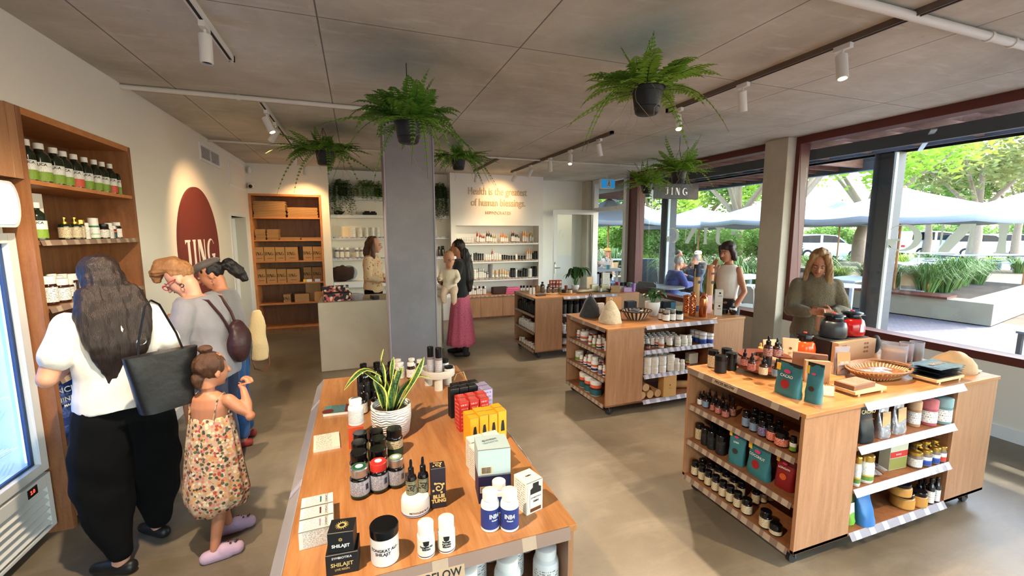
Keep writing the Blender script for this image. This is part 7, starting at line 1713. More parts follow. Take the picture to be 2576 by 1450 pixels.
# striped bowl with cloths
P_,ww=base_pt('e',1120,622,ZT,200)
t=thing('striped_bowl','dark and cream striped woven bowl holding grey cloths','bowl',(P_.x,P_.y+.03,ZT));rr=mpx(270/3.4516/2,P_)
N_=40;STRP=[mat('stripe_dark',(50,28,24),.7),mat('stripe_cream',(204,178,140),.7)]
m_=MB();rg=[(.45,.0),(.62,.01),(.80,.045),(.95,.085),(1.0,.092),(.95,.094),(.78,.05),(.55,.015)]
for i in range(N_):
    a0,a1=2*PI*i/N_,2*PI*(i+1)/N_;m_.mat(1 if i%2 else 0)
    for q_ in range(len(rg)-1):
        (r0,z0),(r1,z1)=rg[q_],rg[q_+1];m_.add([(math.cos(a)*r*rr,math.sin(a)*r*rr*.85,z)for a,r,z in((a0,r0,z0),(a1,r0,z0),(a1,r1,z1),(a0,r1,z1))],[(0,1,2,3)])
m_.build('bowl',STRP,t,smooth=60);MB().tube([(math.cos(2*PI*i/N_)*rr,math.sin(2*PI*i/N_)*rr*.85,.094)for i in range(N_)],.006,6,close=True).build('rim',STRP[0],t)
MB().lathe([(0,.01),(rr*.6,.012)],20,Matrix.Scale(.85,4,(0,1,0)),cap=False).build('base',STRP[0],t)
GCL=mat('grey_cloth',(88,94,98),.9,var=.2,bump=.3)
for j,(dx,dy,s_)in enumerate(((-.03,-.01,1),(.0,.02,.8))):sachet((t.location.x+dx,t.location.y+dy,ZT+.06+.02*j),.12*s_,.11*s_,.5*j,GCL,f'crumpled grey cloth in the striped bowl, {("lower","upper")[j]} one','grey cloths in the bowl','cloth','folded_cloth',th=.03)
sachet((t.location.x+.05,t.location.y+.01,ZT+.085),.09,.06,.2,PAPER,'cream printed card tucked in the striped bowl','cards in the bowl','card','printed_card',th=.003)
# peace lily plants
def lily(P_,pr,ph,potm,lab,n,L,seed,spread=.7,lw=.055):
    t=thing('peace_lily',lab,'plant',P_);rn=random.Random(seed)
    MB().lathe([(0,0),(pr*.62,0),(pr*.75,ph*.12),(pr,ph*.7),(pr*.98,ph),(pr*.90,ph),(pr*.88,ph*.86),(0,ph*.85)],28).build('pot',potm,t,smooth=50)
    MB().lathe([(0,ph*.86),(pr*.88,ph*.87)],18,cap=False).build('soil',SOIL,t)
    for i in range(n):
        a=2*PI*i/n*2.4+rn.uniform(-.3,.3);l_=L*rn.uniform(.65,1.1);o_=spread*rn.uniform(.4,1.1)
        d=Vector((math.cos(a),math.sin(a),0));z0=ph*.85
        p0=d*.012+Vector((0,0,z0));p1=d*l_*o_*.35+Vector((0,0,z0+l_*.55));
        st=MB().tube([p0,(p0+p1)/2+Vector((0,0,l_*.05)),p1],.0022,5).build('stem',LEAF,t)
        p2=d*l_*o_*.62+Vector((0,0,z0+l_*.82));p3=d*l_*o_*.92+Vector((0,0,z0+l_*.74));p4=d*l_*o_*1.15+Vector((0,0,z0+l_*.48))
        me=blade(None,[p1,p2,p3,p4],lw*rn.uniform(.8,1.2),LEAFD,nseg=8);link('leaf',me,t)
    return t
P_,ww=base_pt('e',1243,575,ZT,130);lily(P_,ww/2,hz(P_,K('e',0,445)[1]),CAPW,'leafy green plant in a white pot on the middle unit',16,.16,3,1.0,.05)
P_,ww=base_pt('m',1035,222,ZT,125);lily(P_,ww/2,.10,CAPW,'peace lily in a white pot on the far unit',24,.32,5,.75,.06)
for j,(x,yb,yt,w_)in enumerate(((490,1290,1185,100),(600,1290,1200,90),(385,1367,1192,90),(555,1382,1200,88),(455,1390,1212,108),(650,1374,1215,118))):
    item('v','wide',x,yb,yt,w_,ZT,(DKG,SILV if j!=5 else PB_,LW2),'capsule_bottle',f'small dark bottle with white label on the middle unit, {("rear left","rear right","far left","third from left","second from left","black-capped right")[j]} one','bottle')
# copper ware on the round board
P_=at(*K('v',950,1312),Z=ZT);rr=mpx(255/6.0406,P_)
t=thing('round_board','round wooden serving board under the copper bottles','board',(P_.x,P_.y,ZT));MB().lathe([(0,0),(rr,0),(rr*1.01,.008),(rr,.016),(0,.016)],40).build('board',mat('board_wood',(176,120,66),.5,var=.1),t)
CPH=_M['copper'].copy();CPH.name='hammered_copper';_n=CPH.node_tree;_v=nd(_n,'ShaderNodeTexVoronoi');_v.inputs['Scale'].default_value=70;_n.links.new(coords(_n),_v.inputs['Vector']);bumpn(_n,_n.nodes['Principled BSDF'],_v.outputs[0],.8,.006)
for x,yb,yt,w_,m,lab in((850,1306,940,104,CPH,'hammered copper bottle on the round board'),(1012,1322,950,118,COPPER,'smooth copper bottle on the round board')):
    P_,ww=base_pt('v',x,yb,ZT+.016,w_);h_=hz(P_,K('v',0,yt)[1]);t=thing('copper_bottle',lab,'bottle',P_)
    MB().lathe([(0,0),(ww*.46,0),(ww*.5,.006),(ww*.5,h_*.74),(ww*.42,h_*.83),(ww*.28,h_*.87),(ww*.26,h_*.89),(0,h_*.89)],36).build('body',m,t,smooth=40);MB().lathe([(0,h_*.885),(ww*.33,h_*.885),(ww*.34,h_*.99),(ww*.3,h_),(0,h_)],28).build('cap',COPPER,t,smooth=40)
P_,ww=base_pt('v',760,1262,ZT+.016,100);h_=hz(P_,K('v',0,980)[1]);t=thing('copper_jug','hammered copper jug with handle behind the hammered bottle','jug',(P_.x,P_.y,ZT+.016))
MB().lathe([(0,0),(ww*.5,0),(ww*.52,.01),(ww*.46,h_*.8),(ww*.50,h_),(ww*.47,h_),(ww*.43,h_*.8),(ww*.45,.012),(0,.01)],32).build('body',CPH,t,smooth=40)
for j,(x,yb,yt,w_,m,lab)in enumerate(((900,1000,520,98,mat('tube_navy',(50,58,84),.6),'tall kraft tube with a navy top and carry strap behind the copper bottle'),(1095,1010,525,104,mat('tube_salmon',(214,136,92),.6),'tall kraft tube with a salmon top and carry strap beside the navy one'))):
    P_=at(*K('v',x,1222),Z=ZT);ww=mpx(w_/6.0406,P_);P_=Vector((P_.x,P_.y,ZT));t=thing('kraft_tube',lab,'tube',P_);h_=hz(P_,K('v',0,yt)[1])
    MB().lathe([(0,0),(ww*.5,0),(ww*.5,h_*.74),(0,h_*.74)],28).build('tube_body',KRAFT2,t,smooth=40);MB().lathe([(0,h_*.74),(ww*.515,h_*.74),(ww*.515,h_),(0,h_)],28).build('tube_top',m,t,smooth=40)
    MB().lathe([(0,0),(ww*.51,0),(ww*.51,h_*.12)],28,cap=False).build('tube_foot',m,t,smooth=40)
    MB().prism(arc(0,0,ww*.24,ww*.24,0,340,18),.0015,facing(0,-ww*.5,h_*.63,(0,-1,0))).build('round_logo',INKB,t)
    MB().box(-.02,.04,-ww*.53,-ww*.5,h_*.80,h_*.84).box(.0,.05,-ww*.53,-ww*.5,h_*.93,h_*.97).build('print_strip',INKB,t)
    MB().tube([(-ww*.5,-.01,h_*.92),(-ww*.62,-.02,h_*.6),(-ww*.75,-.03,h_*.2),(-ww*.6,-.03,h_*.15),(-ww*.52,-.01,h_*.45),(-ww*.5,0,h_*.86)],.006,6,flat=.2).build('carry_strap',mat('strap_cream',(226,214,188),.8),t)
stand_box('v',(1072,1262),(1140,1258),990,.04,mat('carton_pink',(222,178,176),.6),'gift_carton','upright pink carton behind the smooth copper bottle')
def boxlogo(t,w_,h_):MB().prism(arc(0,0,w_*.13,w_*.13,0,340,16),.0008,facing(w_*.6,-.001,h_*.75,(0,-1,0))).build('round_logo',INKB,t);MB().box(w_*.35,w_*.85,-.0012,-.0004,h_*.52,h_*.54).box(w_*.35,w_*.85,-.0012,-.0004,h_*.51,h_*.53).build('print_lines',INKB,t)
t,w_,h_=stand_box('v',(1185,1290),(1305,1296),1098,.055,CW,'bottle_carton','lower white carton with black round logo, under its twin');boxlogo(t,w_,h_)
t2=dup(t,label='upper white carton with black round logo, stacked on its twin');t2.location.z+=h_+.001
P_,ww=base_pt('v',1340,1275,ZT,80);t=thing('speaker_puck','small rounded black box right of the white cartons','box',P_);MB().box(-ww/2,ww/2,-ww/2,ww/2,0,.055).build('puck_body',BLACK,t,bevel=.012,bseg=4)
P_,ww=base_pt('v',1472,1290,ZT,112);h_=hz(P_,K('v',0,1105)[1]);t=thing('oil_burner','round black bottle with a clear stopper at the right end of the middle unit','bottle',P_)
MB().lathe([(0,0),(ww*.3,0),(ww*.45,h_*.14),(ww*.5,h_*.35),(ww*.42,h_*.6),(ww*.2,h_*.72),(0,h_*.72)],28).build('body',DKG,t,smooth=60);MB().lathe([(0,h_*.7),(ww*.1,h_*.72),(ww*.12,h_*.8),(ww*.07,h_),(0,h_)],14).build('stopper',CLEAR,t,smooth=60);MB().lathe([(ww*.47,h_*.44),(ww*.43,h_*.6)],28,cap=False).build('silver_band',SILV,t)
for j,(bl,br,yt)in enumerate((((362,1190),(415,1190),1098),((420,1200),(600,1195),1085))):
    t,w_,h_=stand_box('v',bl,br,yt,.07,mat('carton_dkblue',(24,40,56),.5),'blue_carton',f'black and blue carton behind the small bottles, {("left","right")[j]} one');MB().box(w_*.6,w_*.98,-.001,0,.002,h_*.9).build('blue_panel',mat('panel_blue',(70,140,180),.5),t)
t,w_,h_=stand_box('e',(1030,520),(1110,515),448,.08,mat('carton_dkblue',(24,40,56),.5),'blue_carton','dark blue carton behind the striped bowl')
CT='top left shelf, middle unit';CM_='middle left shelf, middle unit';CB_='bottom left shelf, middle unit'
def crow(k,lst,Z,place,cat='bottle'):
    for j,(kind,x,yb,yt,w_,l_,d)in enumerate(lst):
        item(k,kind,x,yb,yt,w_,Z,(PW_,CAPW,l_),'supplement_bottle' if kind=='pill' else 'supplement_tub',f'{d}, {ordn(j)} on the {place}','bottle' if kind=='pill' else 'tub','white supplements on the middle unit',small=w_<60)
crow('n',[('pill',228,420,332,42,LW,'small white bottle at the back'),('pill',275,415,326,44,LW,'small white bottle at the back'),('jar',352,425,350,104,LOR2,'white tub with orange label behind'),('pill',172,447,340,50,LOR,'white bottle with orange band'),('jar',246,477,360,108,LOR2,'wide white tub with orange label'),('pill',372,500,408,42,LW,'small white bottle behind'),('pill',424,500,400,44,LW,'small white bottle behind'),('pill',470,490,396,44,LW,'small white bottle behind'),('pill',313,520,412,50,LOR2,'white bottle with yellow band'),('pill',361,547,440,50,LGN,'white bottle with green label'),('pill',420,575,446,68,LOR,'white bottle with navy label'),('pill',478,568,442,50,LOR,'white bottle with navy label'),('pill',500,600,478,36,LW2,'white bottle by the panel')],.627,CT)
crow('n',[('jar',282,660,586,96,LOR2,'white tub behind'),('jar',180,717,594,102,LGN,'white tub with green and orange label'),('pill',268,700,642,45,LOR,'small bottle behind'),('pill',372,720,630,46,LW,'small bottle behind'),('pill',412,725,640,50,LOR,'bottle behind'),('pill',208,750,645,50,LOR,'bottle with navy band'),('pill',256,780,668,54,LOR,'bottle with navy band'),('pill',455,790,665,74,LOR,'large bottle at the back right'),('pill',316,812,640,78,LOR,'large bottle with navy band'),('pill',370,852,670,94,LOR,'largest bottle with orange band'),('pill',436,887,775,62,LPUR,'bottle with grey label'),('pill',484,918,768,44,LOR,'bottle by the panel')],.375,CM_)
crow('n',[('tub',235,1048,855,108,LTL,'large pale tub with orange and teal label'),('tub',300,1102,895,118,LTL,'large pale tub with orange and teal label'),('tub',380,1152,945,142,LTL,'large pale tub with orange and teal label')],.12,CB_)
# middle bay of the middle unit
for j,(x,yb,yt)in enumerate(((1205,808,735),(1205,860,815))):item('e','wide',x,yb,yt,46,.627,(AMB,mat('cap_rust',(96,44,34),.5),LMIX),'amber_jar',f'rust-coloured jar at the left of the bay, {("rear","front")[j]} one','jar',small=True)
LWG=bands('label_sagegreen',[(0,(232,230,224)),(.3,(170,196,150)),(.42,(232,230,224))]);LWY=bands('label_goldblack',[(0,(30,30,30)),(.3,(214,170,60)),(.42,(236,232,224))])
lw_=[LW,LWG,LWG,LOR,LWY,LW]
k=0
for j,(x,yb,yt,w_,l_)in enumerate(((1286,840,755,40,LOR),(1322,852,766,46,LOR2),(1392,848,760,50,LWY),(1465,838,748,52,LWG),(1520,835,738,56,LWG),(1563,828,736,46,LWG))):
    item('e','pill',x,yb,yt,w_,.627,(PW_,CAPW,l_),'supplement_bottle',f'front row white bottle in the top bay of the middle unit, {ordn(j)} from left','bottle','white bottles in the top bay',small=True)
g=gC
for r_ in range(4):
    for c_ in range(9):
        lx=.50+c_*.062+(.03 if r_%2 else 0);ly=.12+r_*.062
        if lx>1.02:continue
        P_=wpt(g,lx,ly,.626);k+=1
        put('pill',P_,.046,.095,0,proto('pill',PW_,CAPW,lw_[(c_*2+r_)%6],small=True),'supplement_bottle',f'white bottle in the top bay, {ordn(c_)} across, {("second","third","fourth","fifth")[r_]} row, middle unit','bottle','white bottles in the top bay')
for j,(x,yb,yt,w_)in enumerate(((1600,790,690,58),(1637,802,700,58),(1680,818,712,62),(1738,812,720,66))):
    t=item('e','tub',x,yb,yt,w_,.627,(mat('tub_blue',(44,76,150),.4),CAPW,LBL),'supplement_tub',f'blue and white CALM tub in the top bay, {ordn(j)} from left','tub',small=True);child_text(t,'CALM',.018,INKW,t.scale[2]*.62,t.scale[0]*.51,bold=.0005)
for j,(x,yb)in enumerate(((1195,1083),(1258,1077),(1325,1067),(1398,1053))):
    for q_ in range(2):
        P_,ww=base_pt('e',x,yb,.375,72);put('jar',(P_.x,P_.y,.375+q_*.086),ww,.085,face_cam(P_),proto('jar',PW_,CAPW,LW2),'powder_tub',f'white tub in the middle bay, {ordn(j)} from left, {("bottom","top")[q_]} of its pair','tub','stacked white tubs')
for c_ in range(6):
    P_=wpt(g,.50+c_*.075,.20,.375);put('jar',P_,.07,.17,0,proto('pill',PW_,CAPW,LW,small=True),'supplement_bottle',f'white bottle behind the stacked tubs, {ordn(c_)} from left','bottle','bottles behind the stacked tubs')
for j,(x,yb,yt,w_,l_)in enumerate(((1455,1052,940,50,LW),(1502,1048,950,44,LW),(1545,1040,958,42,LTL))):item('e','pill',x,yb,yt,w_,.375,(PW_ if j<2 else DKG,CAPW if j<2 else GOLD,l_),'supplement_bottle',f'small bottle right of the stacked tubs, {("left","middle","dark gold-capped right")[j]} one','bottle',small=True)
t,w_,h_=stand_box('e',(1562,990),(1640,980),900,.06,PAPER,'sachet_display','open white display box of sachets at the right of the middle bay',Z=.375)
for j,(x,y)in enumerate(((1170,1268),(1240,1258),(1306,1248),(1202,1200))):
    P_=at(*K('e',x,y),Y=3.475);r_=mpx(34/3.4516,P_);t=thing('kraft_tube',f'kraft tube end with barcode sticker in the bottom bay, {("left","middle","right","top")[j]} one','tube',(P_.x,3.50,P_.z),group='kraft tubes in the bottom bay')
    MB().tube([(0,0,0),(0,.30,0)],r_,22).build('tube_body',KRAFT,t,smooth=40);MB().lathe([(r_*.86,0),(r_,0),(r_,.004),(r_*.86,.004)],22,facing(0,-.001,0,(0,-1,0))).build('end_rim',KRAFT2,t);MB().box(-r_*.5,r_*.5,-.004,-.001,-r_*.35,r_*.35).build('sticker',PAPER,t)
t,w_,h_=stand_box('e',(1340,1278),(1450,1262),1095,.09,mat('carton_kraft_gold',(196,150,88),.7,var=.05),'kraft_carton','gold-kraft carton with small round logo in the bottom bay',Z=.12);ftext(t,'COPPER',.010,INKR,w_*.5,0,h_*.4);MB().prism(arc(0,0,.008,.008,0,320,14),.0006,facing(w_*.5,-.001,h_*.55,(0,-1,0))).build('round_logo',INKR,t)
P_=at(*K('e',1540,1205),Y=3.60);t=thing('kraft_tube','kraft tube lying lengthwise at the right of the bottom bay','tube',(P_.x-.10,3.66,.12+.042),R(-18));MB().tube([(-.14,0,0),(.16,0,0)],.04,22).build('tube_body',KRAFT,t,smooth=40);MB().box(.1605,.162,-.02,.02,-.02,.02).build('sticker',PAPER,t)
# ------------------------------------------------------------------ far unit
BRN=mat('apothecary_brown',(46,22,16),.2,coat=.5)
def rd(k,x,y,rpx,s_,m,nm,lab,cat,th=.012,Z=ZT):
    P_=at(*K(k,x,y),Z=Z);rr=mpx(rpx/CRP[k][2],P_);t=thing(nm,lab,cat,P_);MB().lathe([(0,0),(rr*.94,0),(rr,th*.5),(rr*.98,th),(0,th*.8)],32).build('plate',m,t,smooth=50);t.scale=(1,s_,1);return P_
rd('m',205,222,72,1,OAK,'wooden_plate','pale plate with cloth at the left end of the far unit','plate')
rd('m',640,262,120,.8,OAK,'wooden_tray','pale wooden tray under the brown bottles on the far unit','tray')
rd('m',907,262,145,.8,mat('board_wood',(176,120,66),.5),'wooden_tray','round wooden tray with black jars on the far unit','tray')
for j,(x,yb,yt,w_)in enumerate(((290,268,160,40),(345,268,155,40),(210,205,145,20))):
    P_,ww=base_pt('m',x,yb,ZT,w_);h_=hz(P_,K('m',0,yt)[1]);carton((P_.x-ww/2,P_.y-ww/2,ZT),ww,ww,h_,0,CW,'soap_carton',f'slim white carton at the left of the far unit, {ordn(j)} one',front=TW)
carton(tuple(at(*K('m',408,305),Z=ZT)),.14,.07,.018,R(3),mat('tray_slate',(60,50,48),.6),'flat_box','flat dark slate box at the corner of the far unit')
stand_box('m',(388,228),(450,226),135,.08,KRAFT,'kraft_carton','kraft carton behind the tall brown bottle on the far unit')
for j,(kd,x,yb,yt,w_)in enumerate((('tallb',490,244,62,76),('tallb',590,246,100,58),('pump',666,246,125,38))):item('m',kd,x,yb,yt,w_,ZT+.011,(BRN,PB_,text_label('label_apoth',(60,30,24),(200,170,140),6)),'apothecary_bottle',f'{("large brown bottle with cork-like wrap","medium brown bottle","small brown pump bottle")[j]} on the far unit tray','bottle')
for j,(kd,x,yb,yt,w_,b_,c_)in enumerate((('tub',780,235,155,66,mat('sage_jar',(120,110,80),.6),mat('sage_lid',(130,120,90),.6)),('tub',882,200,122,48,mat('candle_red',(176,70,52),.5),mat('candle_red',(176,70,52),.5)),('tub',845,248,185,72,PB_,PB_),('tub',950,250,178,70,mat('cream_glass',(190,176,140),.4),PB_))):item('m',kd,x,yb,yt,w_,ZT+.011,(b_,c_),'cream_jar',('sage candle jar left on the round wooden tray','tall red candle jar behind the black jars','black jar on the round wooden tray','cream jar with black lid on the round wooden tray')[j],'jar')
k=0
for x,yb,yt in((700,190,110),(745,190,110),(700,110,30),(745,95,25),(800,185,110),(850,175,100),(805,110,60),(850,105,55)):
    P_=at(*K('m',x,190),Z=ZT);ww=mpx(46/6.593,P_);P_=Vector((P_.x,P_.y+.18,ZT));h0=.065
    lev=1 if yb<120 else 0
    t=carton((P_.x,P_.y,ZT+lev*(h0+.001)),ww*1.1,ww,h0,R(4),CORG if k%2==0 else mat('carton_rust',(176,66,40),.55),'tea_carton',f'{("upper","lower")[1-lev]} orange-red carton in the stack behind the plant, {ordn(k)} one',group='orange cartons on the far unit');MB().box(.004,ww,-.001,0,.02,.045).build('white_label',PAPER,t);k+=1
for j,(x,y,w_,l_)in enumerate(((1180,245,.22,.12),(1290,235,.16,.1))):P_=at(*K('m',x,y),Z=ZT);sachet((P_.x,P_.y+.05,ZT+.002),w_,l_,.1,mat('muslin',(214,196,160),.95,bump=.4),f'folded cream muslin cloth on the far unit, {("left","right")[j]} one','muslin cloths','cloth','folded_cloth',th=.045)
stand_box('m',(1225,170),(1330,160),-20,.006,mat('kraft_card_panel',(206,176,138),.8),'display_card','pale kraft display card standing behind the lily',cat='card')
for j,(bl,br,yt)in enumerate((((1312,205),(1378,205),112),((1480,215),(1580,210),110))):stand_box('m',bl,br,yt,.06,mat('carton_straw',(208,200,160),.6),'soap_carton',f'straw-coloured carton on the far unit, {("left of","right of")[j]} the glass pump')
item('m','pump',1455,232,115,52,ZT,(mat('olive_oil',(130,140,40),.15,coat=.5),PB_,LW),'pump_bottle','small green pump bottle on the far unit','bottle')
t=thing('candle_holder','black candle holder with white candle stub on the far unit','candle holder',tuple(at(*K('m',1597,232),Z=ZT)));MB().lathe([(0,0),(.03,0),(.008,.01),(.008,.03),(.045,.045),(.045,.05),(.02,.052),(0,.052)],20).build('holder',BLACK,t,smooth=50);MB().tube([(0,0,.05),(0,0,.12)],.010,12).build('candle',CAPW,t)
carton(tuple(at(*K('m',1390,240),Z=ZT)),.30,.10,.006,R(4),mat('tray_slate',(60,50,48),.6),'slate_tray','thin dark slate tray beneath the candle holder',cat='tray')
stand_box('m',(1625,235),(1775,235),140,.11,KRAFT2,'kraft_carton','long kraft carton at the right end of the far unit')
stand_box('e',(812,325),(874,323),198,.05,CW,'bottle_carton','tall white carton behind the glass pump on the far unit',front=TW)
stand_box('e',(722,356),(775,350),300,.05,mat('carton_straw',(208,200,160),.6),'soap_carton','short straw carton near the middle of the far unit')
stand_box('e',(1000,362),(1068,360),325,.08,mat('carton_lilac',(176,150,190),.6),'lilac_carton','lilac carton lying at the right end of the far unit')
for j,(x,yb,yt,w_,c_)in enumerate(((940,305,275,34,(180,60,90)),(985,310,280,40,(30,30,34)),(1020,310,278,40,(34,30,34)),(1052,345,280,38,(110,150,140)),(1080,358,288,34,(150,110,180)))):item('e','tub',x,yb,yt,w_,ZT,(mat(f'soft_{j}',c_,.5),mat(f'soft_{j}',c_,.5)),'drink_cup',f'{("crimson","black","dark","sage green","purple")[j]} lidded cup at the right end of the far unit','cup',small=True)
# far unit shelves
def fgrid(n,lx0,dlx,ly,Z,w_,h_,kind,mats,nm,d,rows=1,jit=0,cat='bottle',left=False):
    rn=random.Random(int(Z*1000)+n)
    for r_ in range(rows):
        for i in range(n):
            P_=wpt(gD,(.04+r_*w_*1.15)if left else lx0+i*dlx,(.10+i*dlx)if left else ly+r_*w_*1.15,Z)
            put(kind,P_,w_,h_*(1+rn.uniform(-jit,jit)),(-PI/2 if left else 0),proto(kind,*mats,small=True),nm,f'{d}, row {("one","two","three")[r_]}, {ordn(i)} along',cat,d)
fgrid(8,0,.085,0,.627,.06,.17,'jar',(PB_,PB_,LBK),'skincare_bottle','black skincare bottle on the far unit top left shelf',2,.25,left=True)
fgrid(10,0,.065,0,.375,.045,.12,'pill',(PW_,CAPW,LW),'balm_tube','white tube on the far unit middle left shelf',2,.15,left=True)
fgrid(7,0,.09,0,.12,.06,.07,'jar',(mat('amber_jar_pale',(190,160,110),.4),CAPW,LW),'balm_jar','pale jar on the far unit bottom left shelf',1,.2,left=True)
fgrid(4,.47,.10,.05,.627,.085,.19,'tub',(PB_,PB_,LBK),'skincare_tub','tall black tub in the far unit top bay',1,.05,cat='tub')
fgrid(6,.47,.11,.05,.375,.075,.09,'tub',(PB_,CAPW,LW),'balm_jar','white-lidded jar in the far unit middle bay',2,.1,cat='jar')
for j in range(4):
    P_=wpt(gD,.56+j*.2,.18,.122);sachet(P_,.18,.24,.1*j,mat('white_linen',(220,214,204),.9,bump=.3),f'folded white linen in the bottom bay of the far unit, {ordn(j)} from left','folded linens','cloth','folded_cloth',th=.10)
for j in range(2):
    P_=wpt(gD,.92+j*.2,.18,.629);sachet(P_,.18,.2,.1*j,mat('white_linen',(220,214,204),.9,bump=.3),f'folded white linen in the top bay of the far unit, {ordn(j)} from left','folded linens','cloth','folded_cloth',th=.08)
# ------------------------------------------------------------------ left bookcase goods
XB_=-1.80
def onshelf(k,x,yt,Z,w_,kind,mats,nm,lab,cat='bottle',group=None,X=XB_,small=False,hmax=None):
    px,py=K(k,x,yt);P_=at(px,py,X=X);ww=mpx(w_/CRP[k][2],P_);h_=P_.z-Z
    if hmax:h_=min(h_,hmax)
    return put(kind,(X,P_.y,Z),ww,h_,face_cam((X,P_.y)),proto(kind,*mats,small=small),nm,lab,cat,group)
LSG=bands('label_silica_green',[(0,(126,160,44)),(.5,(232,230,222))]);LSR=bands('label_silica_red',[(0,(214,84,60)),(.5,(232,230,222))])
SB_=mat('silica_bottle',(26,34,20),.15,var=.1,coat=.5)
for j,(x,yt,w_)in enumerate(((140,335,72),(210,358,98),(292,383,86),(347,403,78),(408,420,74),(468,437,68),(523,451,62),(568,463,58),(612,474,55),(655,486,52))):
    t=onshelf('q',x,yt,2.10,w_*.92,'tallb',(SB_,CAPW,LSR if j in(4,8)else LSG),'silica_bottle',f'dark green bottle with {("red" if j in (4,8) else "lime")} SILICA label on the top shelf, {ordn(j)} from left')
    child_text(t,'SILICA',.020,INKB,t.scale[2]*.46,t.scale[0]*.508,bold=.0006)
t=onshelf('q',192,690,1.757,80,'tallb',(SB_,CAPW,LSG),'silica_bottle','single SILICA bottle on the second shelf of the left bookcase');child_text(t,'SILICA',.02,INKB,t.scale[2]*.46,t.scale[0]*.508,bold=.0006)
t=thing('info_card','white information card with a bottle picture on the second shelf','card',(-1.90,at(*K('q',262,890),X=-1.84).y,1.757),R(75))
MB().box(-.085,.085,0,.008,0,.29).build('card_panel',CW,t);MB().box(-.03,.01,-.001,0,.08,.20).box(.02,.045,-.001,0,.08,.18).build('picture',mat('pic_grey',(96,92,84),.6),t);MB().prism(arc(0,0,.04,.04,0,350,18),.001,facing(-.04,-.001,.26,(0,-1,0))).build('corner_mark',mat('olive_grey',(96,104,84),.6),t)
for j,(x,yt,w_,kd,m)in enumerate(((355,775,58,'pump',(SB_,GOLD,LCR)),(412,775,60,'pump',(SB_,GOLD,LCR)),(445,788,40,'jar',(SB_,GOLD,LCR)),(477,805,34,'pill',(PW_,CAPW,LW)),(518,778,50,'serum',(mat('tube_green',(40,120,66),.4),CAPW,LWG)),(573,812,58,'wide',(AMB,PB_,LW)),(607,806,40,'pill',(PW_,CAPW,LW)),(627,822,38,'wide',(AMB,CAPW,LTL)),(652,802,50,'pill',(DKG,CAPW,LW2)),(690,808,38,'jar',(PW_,CAPW,LW)))):
    onshelf('q',x,yt,1.757,w_,kd,m,'shelf_bottle',f'{("green glass pump bottle","green glass pump bottle","squat green jar","small white bottle","upright green tube","amber jar with white label","white bottle","amber bottle with teal label","dark bottle with white cap","stack of white jars")[j]} on the second shelf, {ordn(j)} after the card',small=True,X=-1.84)
for j,(x,yt,w_)in enumerate(((262,1105,75),(332,1118,82),(285,1092,50),(345,1092,50),(395,1095,60),(372,1125,60),(735,1080,26),(760,1095,30))):
    onshelf('q',x,yt,1.362,w_,'wide',(AMB,CAPW,LW),'supplement_jar',f'amber jar with white lid and label on the third shelf, {("front left","front middle","rear left","rear middle","rear right","beside the dark hair","right end rear","right end front")[j]}','jar',X=-1.79 if j in(0,1)else-1.86)
for j in range(6):
    put('wide',(-1.86,3.5+j*.15,1.362),.08,.16,-1,proto('wide',AMB,CAPW,LW),'supplement_jar',f'amber jar on the third shelf behind the woman head, {ordn(j)} one','jar','amber jars hidden behind the woman')
tb=thing('mineral_bag','shiny dark blue bag lettered ANCIENT on the plinth of the left bookcase','bag',(-1.83,3.50,.50),R(60));tb['label']='shiny dark blue ANCIENT bag on the plinth of the left bookcase'
BLF=mat('foil_blue',(20,46,110),.28,.3,var=.5,scale=10,bump=.8,bscale=14)
rings=[]
for i in range(10):
    f=i/9;rings.append([Vector((math.copysign(abs(math.cos(a))**.6,math.cos(a))*.19*(1-.12*f**3),math.copysign(abs(math.sin(a))**.7,math.sin(a))*.09*(1-.85*f**2)+.004,f*.40))for a in[2*PI*q_/24 for q_ in range(24)]])
me=MB().loft(rings).mesh('bag_body',BLF,smooth=80)
for v in me.vertices:v.co+=Vector((mnoise.noise(v.co*14)*.012,mnoise.noise(v.co*14+Vector((3,0,0)))*.014,0))
link('bag_body',me,tb)
for j,(s_,z,sz)in enumerate((('ANCIENT',.31,.052),('MINERALS',.255,.042),('MAGNESIUM',.215,.02))):ftext(tb,s_,sz,INKW,0,-.085+.02*(z>.28),z,(0,-1,.15),bold=.0008,off=.008)
# ------------------------------------------------------------------ carton shelving goods
CB1=mat('cardboard',(176,134,90),.85,var=.08,scale=14)
def jbox(k,x0,x1,yb,yt,Z,lab,double=False,grp='printed shipping cartons',Y=8.70):
    A=at(*K(k,x0,yb),Y=Y);B=at(*K(k,x1,yb),Y=Y);T_=at(*K(k,x0,yt),Y=Y);w_=B.x-A.x-.006;h_=T_.z-Z
    t=thing('shipping_carton',lab,'carton',(A.x,Y,Z),0,grp);MB().box(0,w_,0,.26,0,h_).build('carton',CB1,t,bevel=.003)
    MB().box(.0,w_,-.0006,.0,h_*.48,h_*.485).build('flap_line',mat('flap_brown',(120,84,52),.8),t)
    return t,w_,h_
def jl(t,x,z,s_):
    logo('JING',s_,INKB,facing(x,-.0012,z,(0,-1,0)),t,ext=.0006,gap=.12)
    MB().box(x-.03,x+.06,-.0012,-.0004,z*.35,z*.35+.006).build('print_line',INKB,t)
for j,(x0,x1)in enumerate(((147,236),(238,339),(341,429),(431,548))):
    t,w_,h_=jbox('z',x0,x1,352,224,1.30,f'cardboard carton printed JING on the third shelf, {ordn(j)} from left');jl(t,w_*.45,h_*.52,.055)
for j,(x0,x1)in enumerate(((592,680),(682,765))):
    t,w_,h_=jbox('z',x0,x1,342,218,1.30,f'cardboard carton printed JING at the right of the third shelf, {("inner","outer")[j]} one');jl(t,w_*.45,h_*.52,.055)
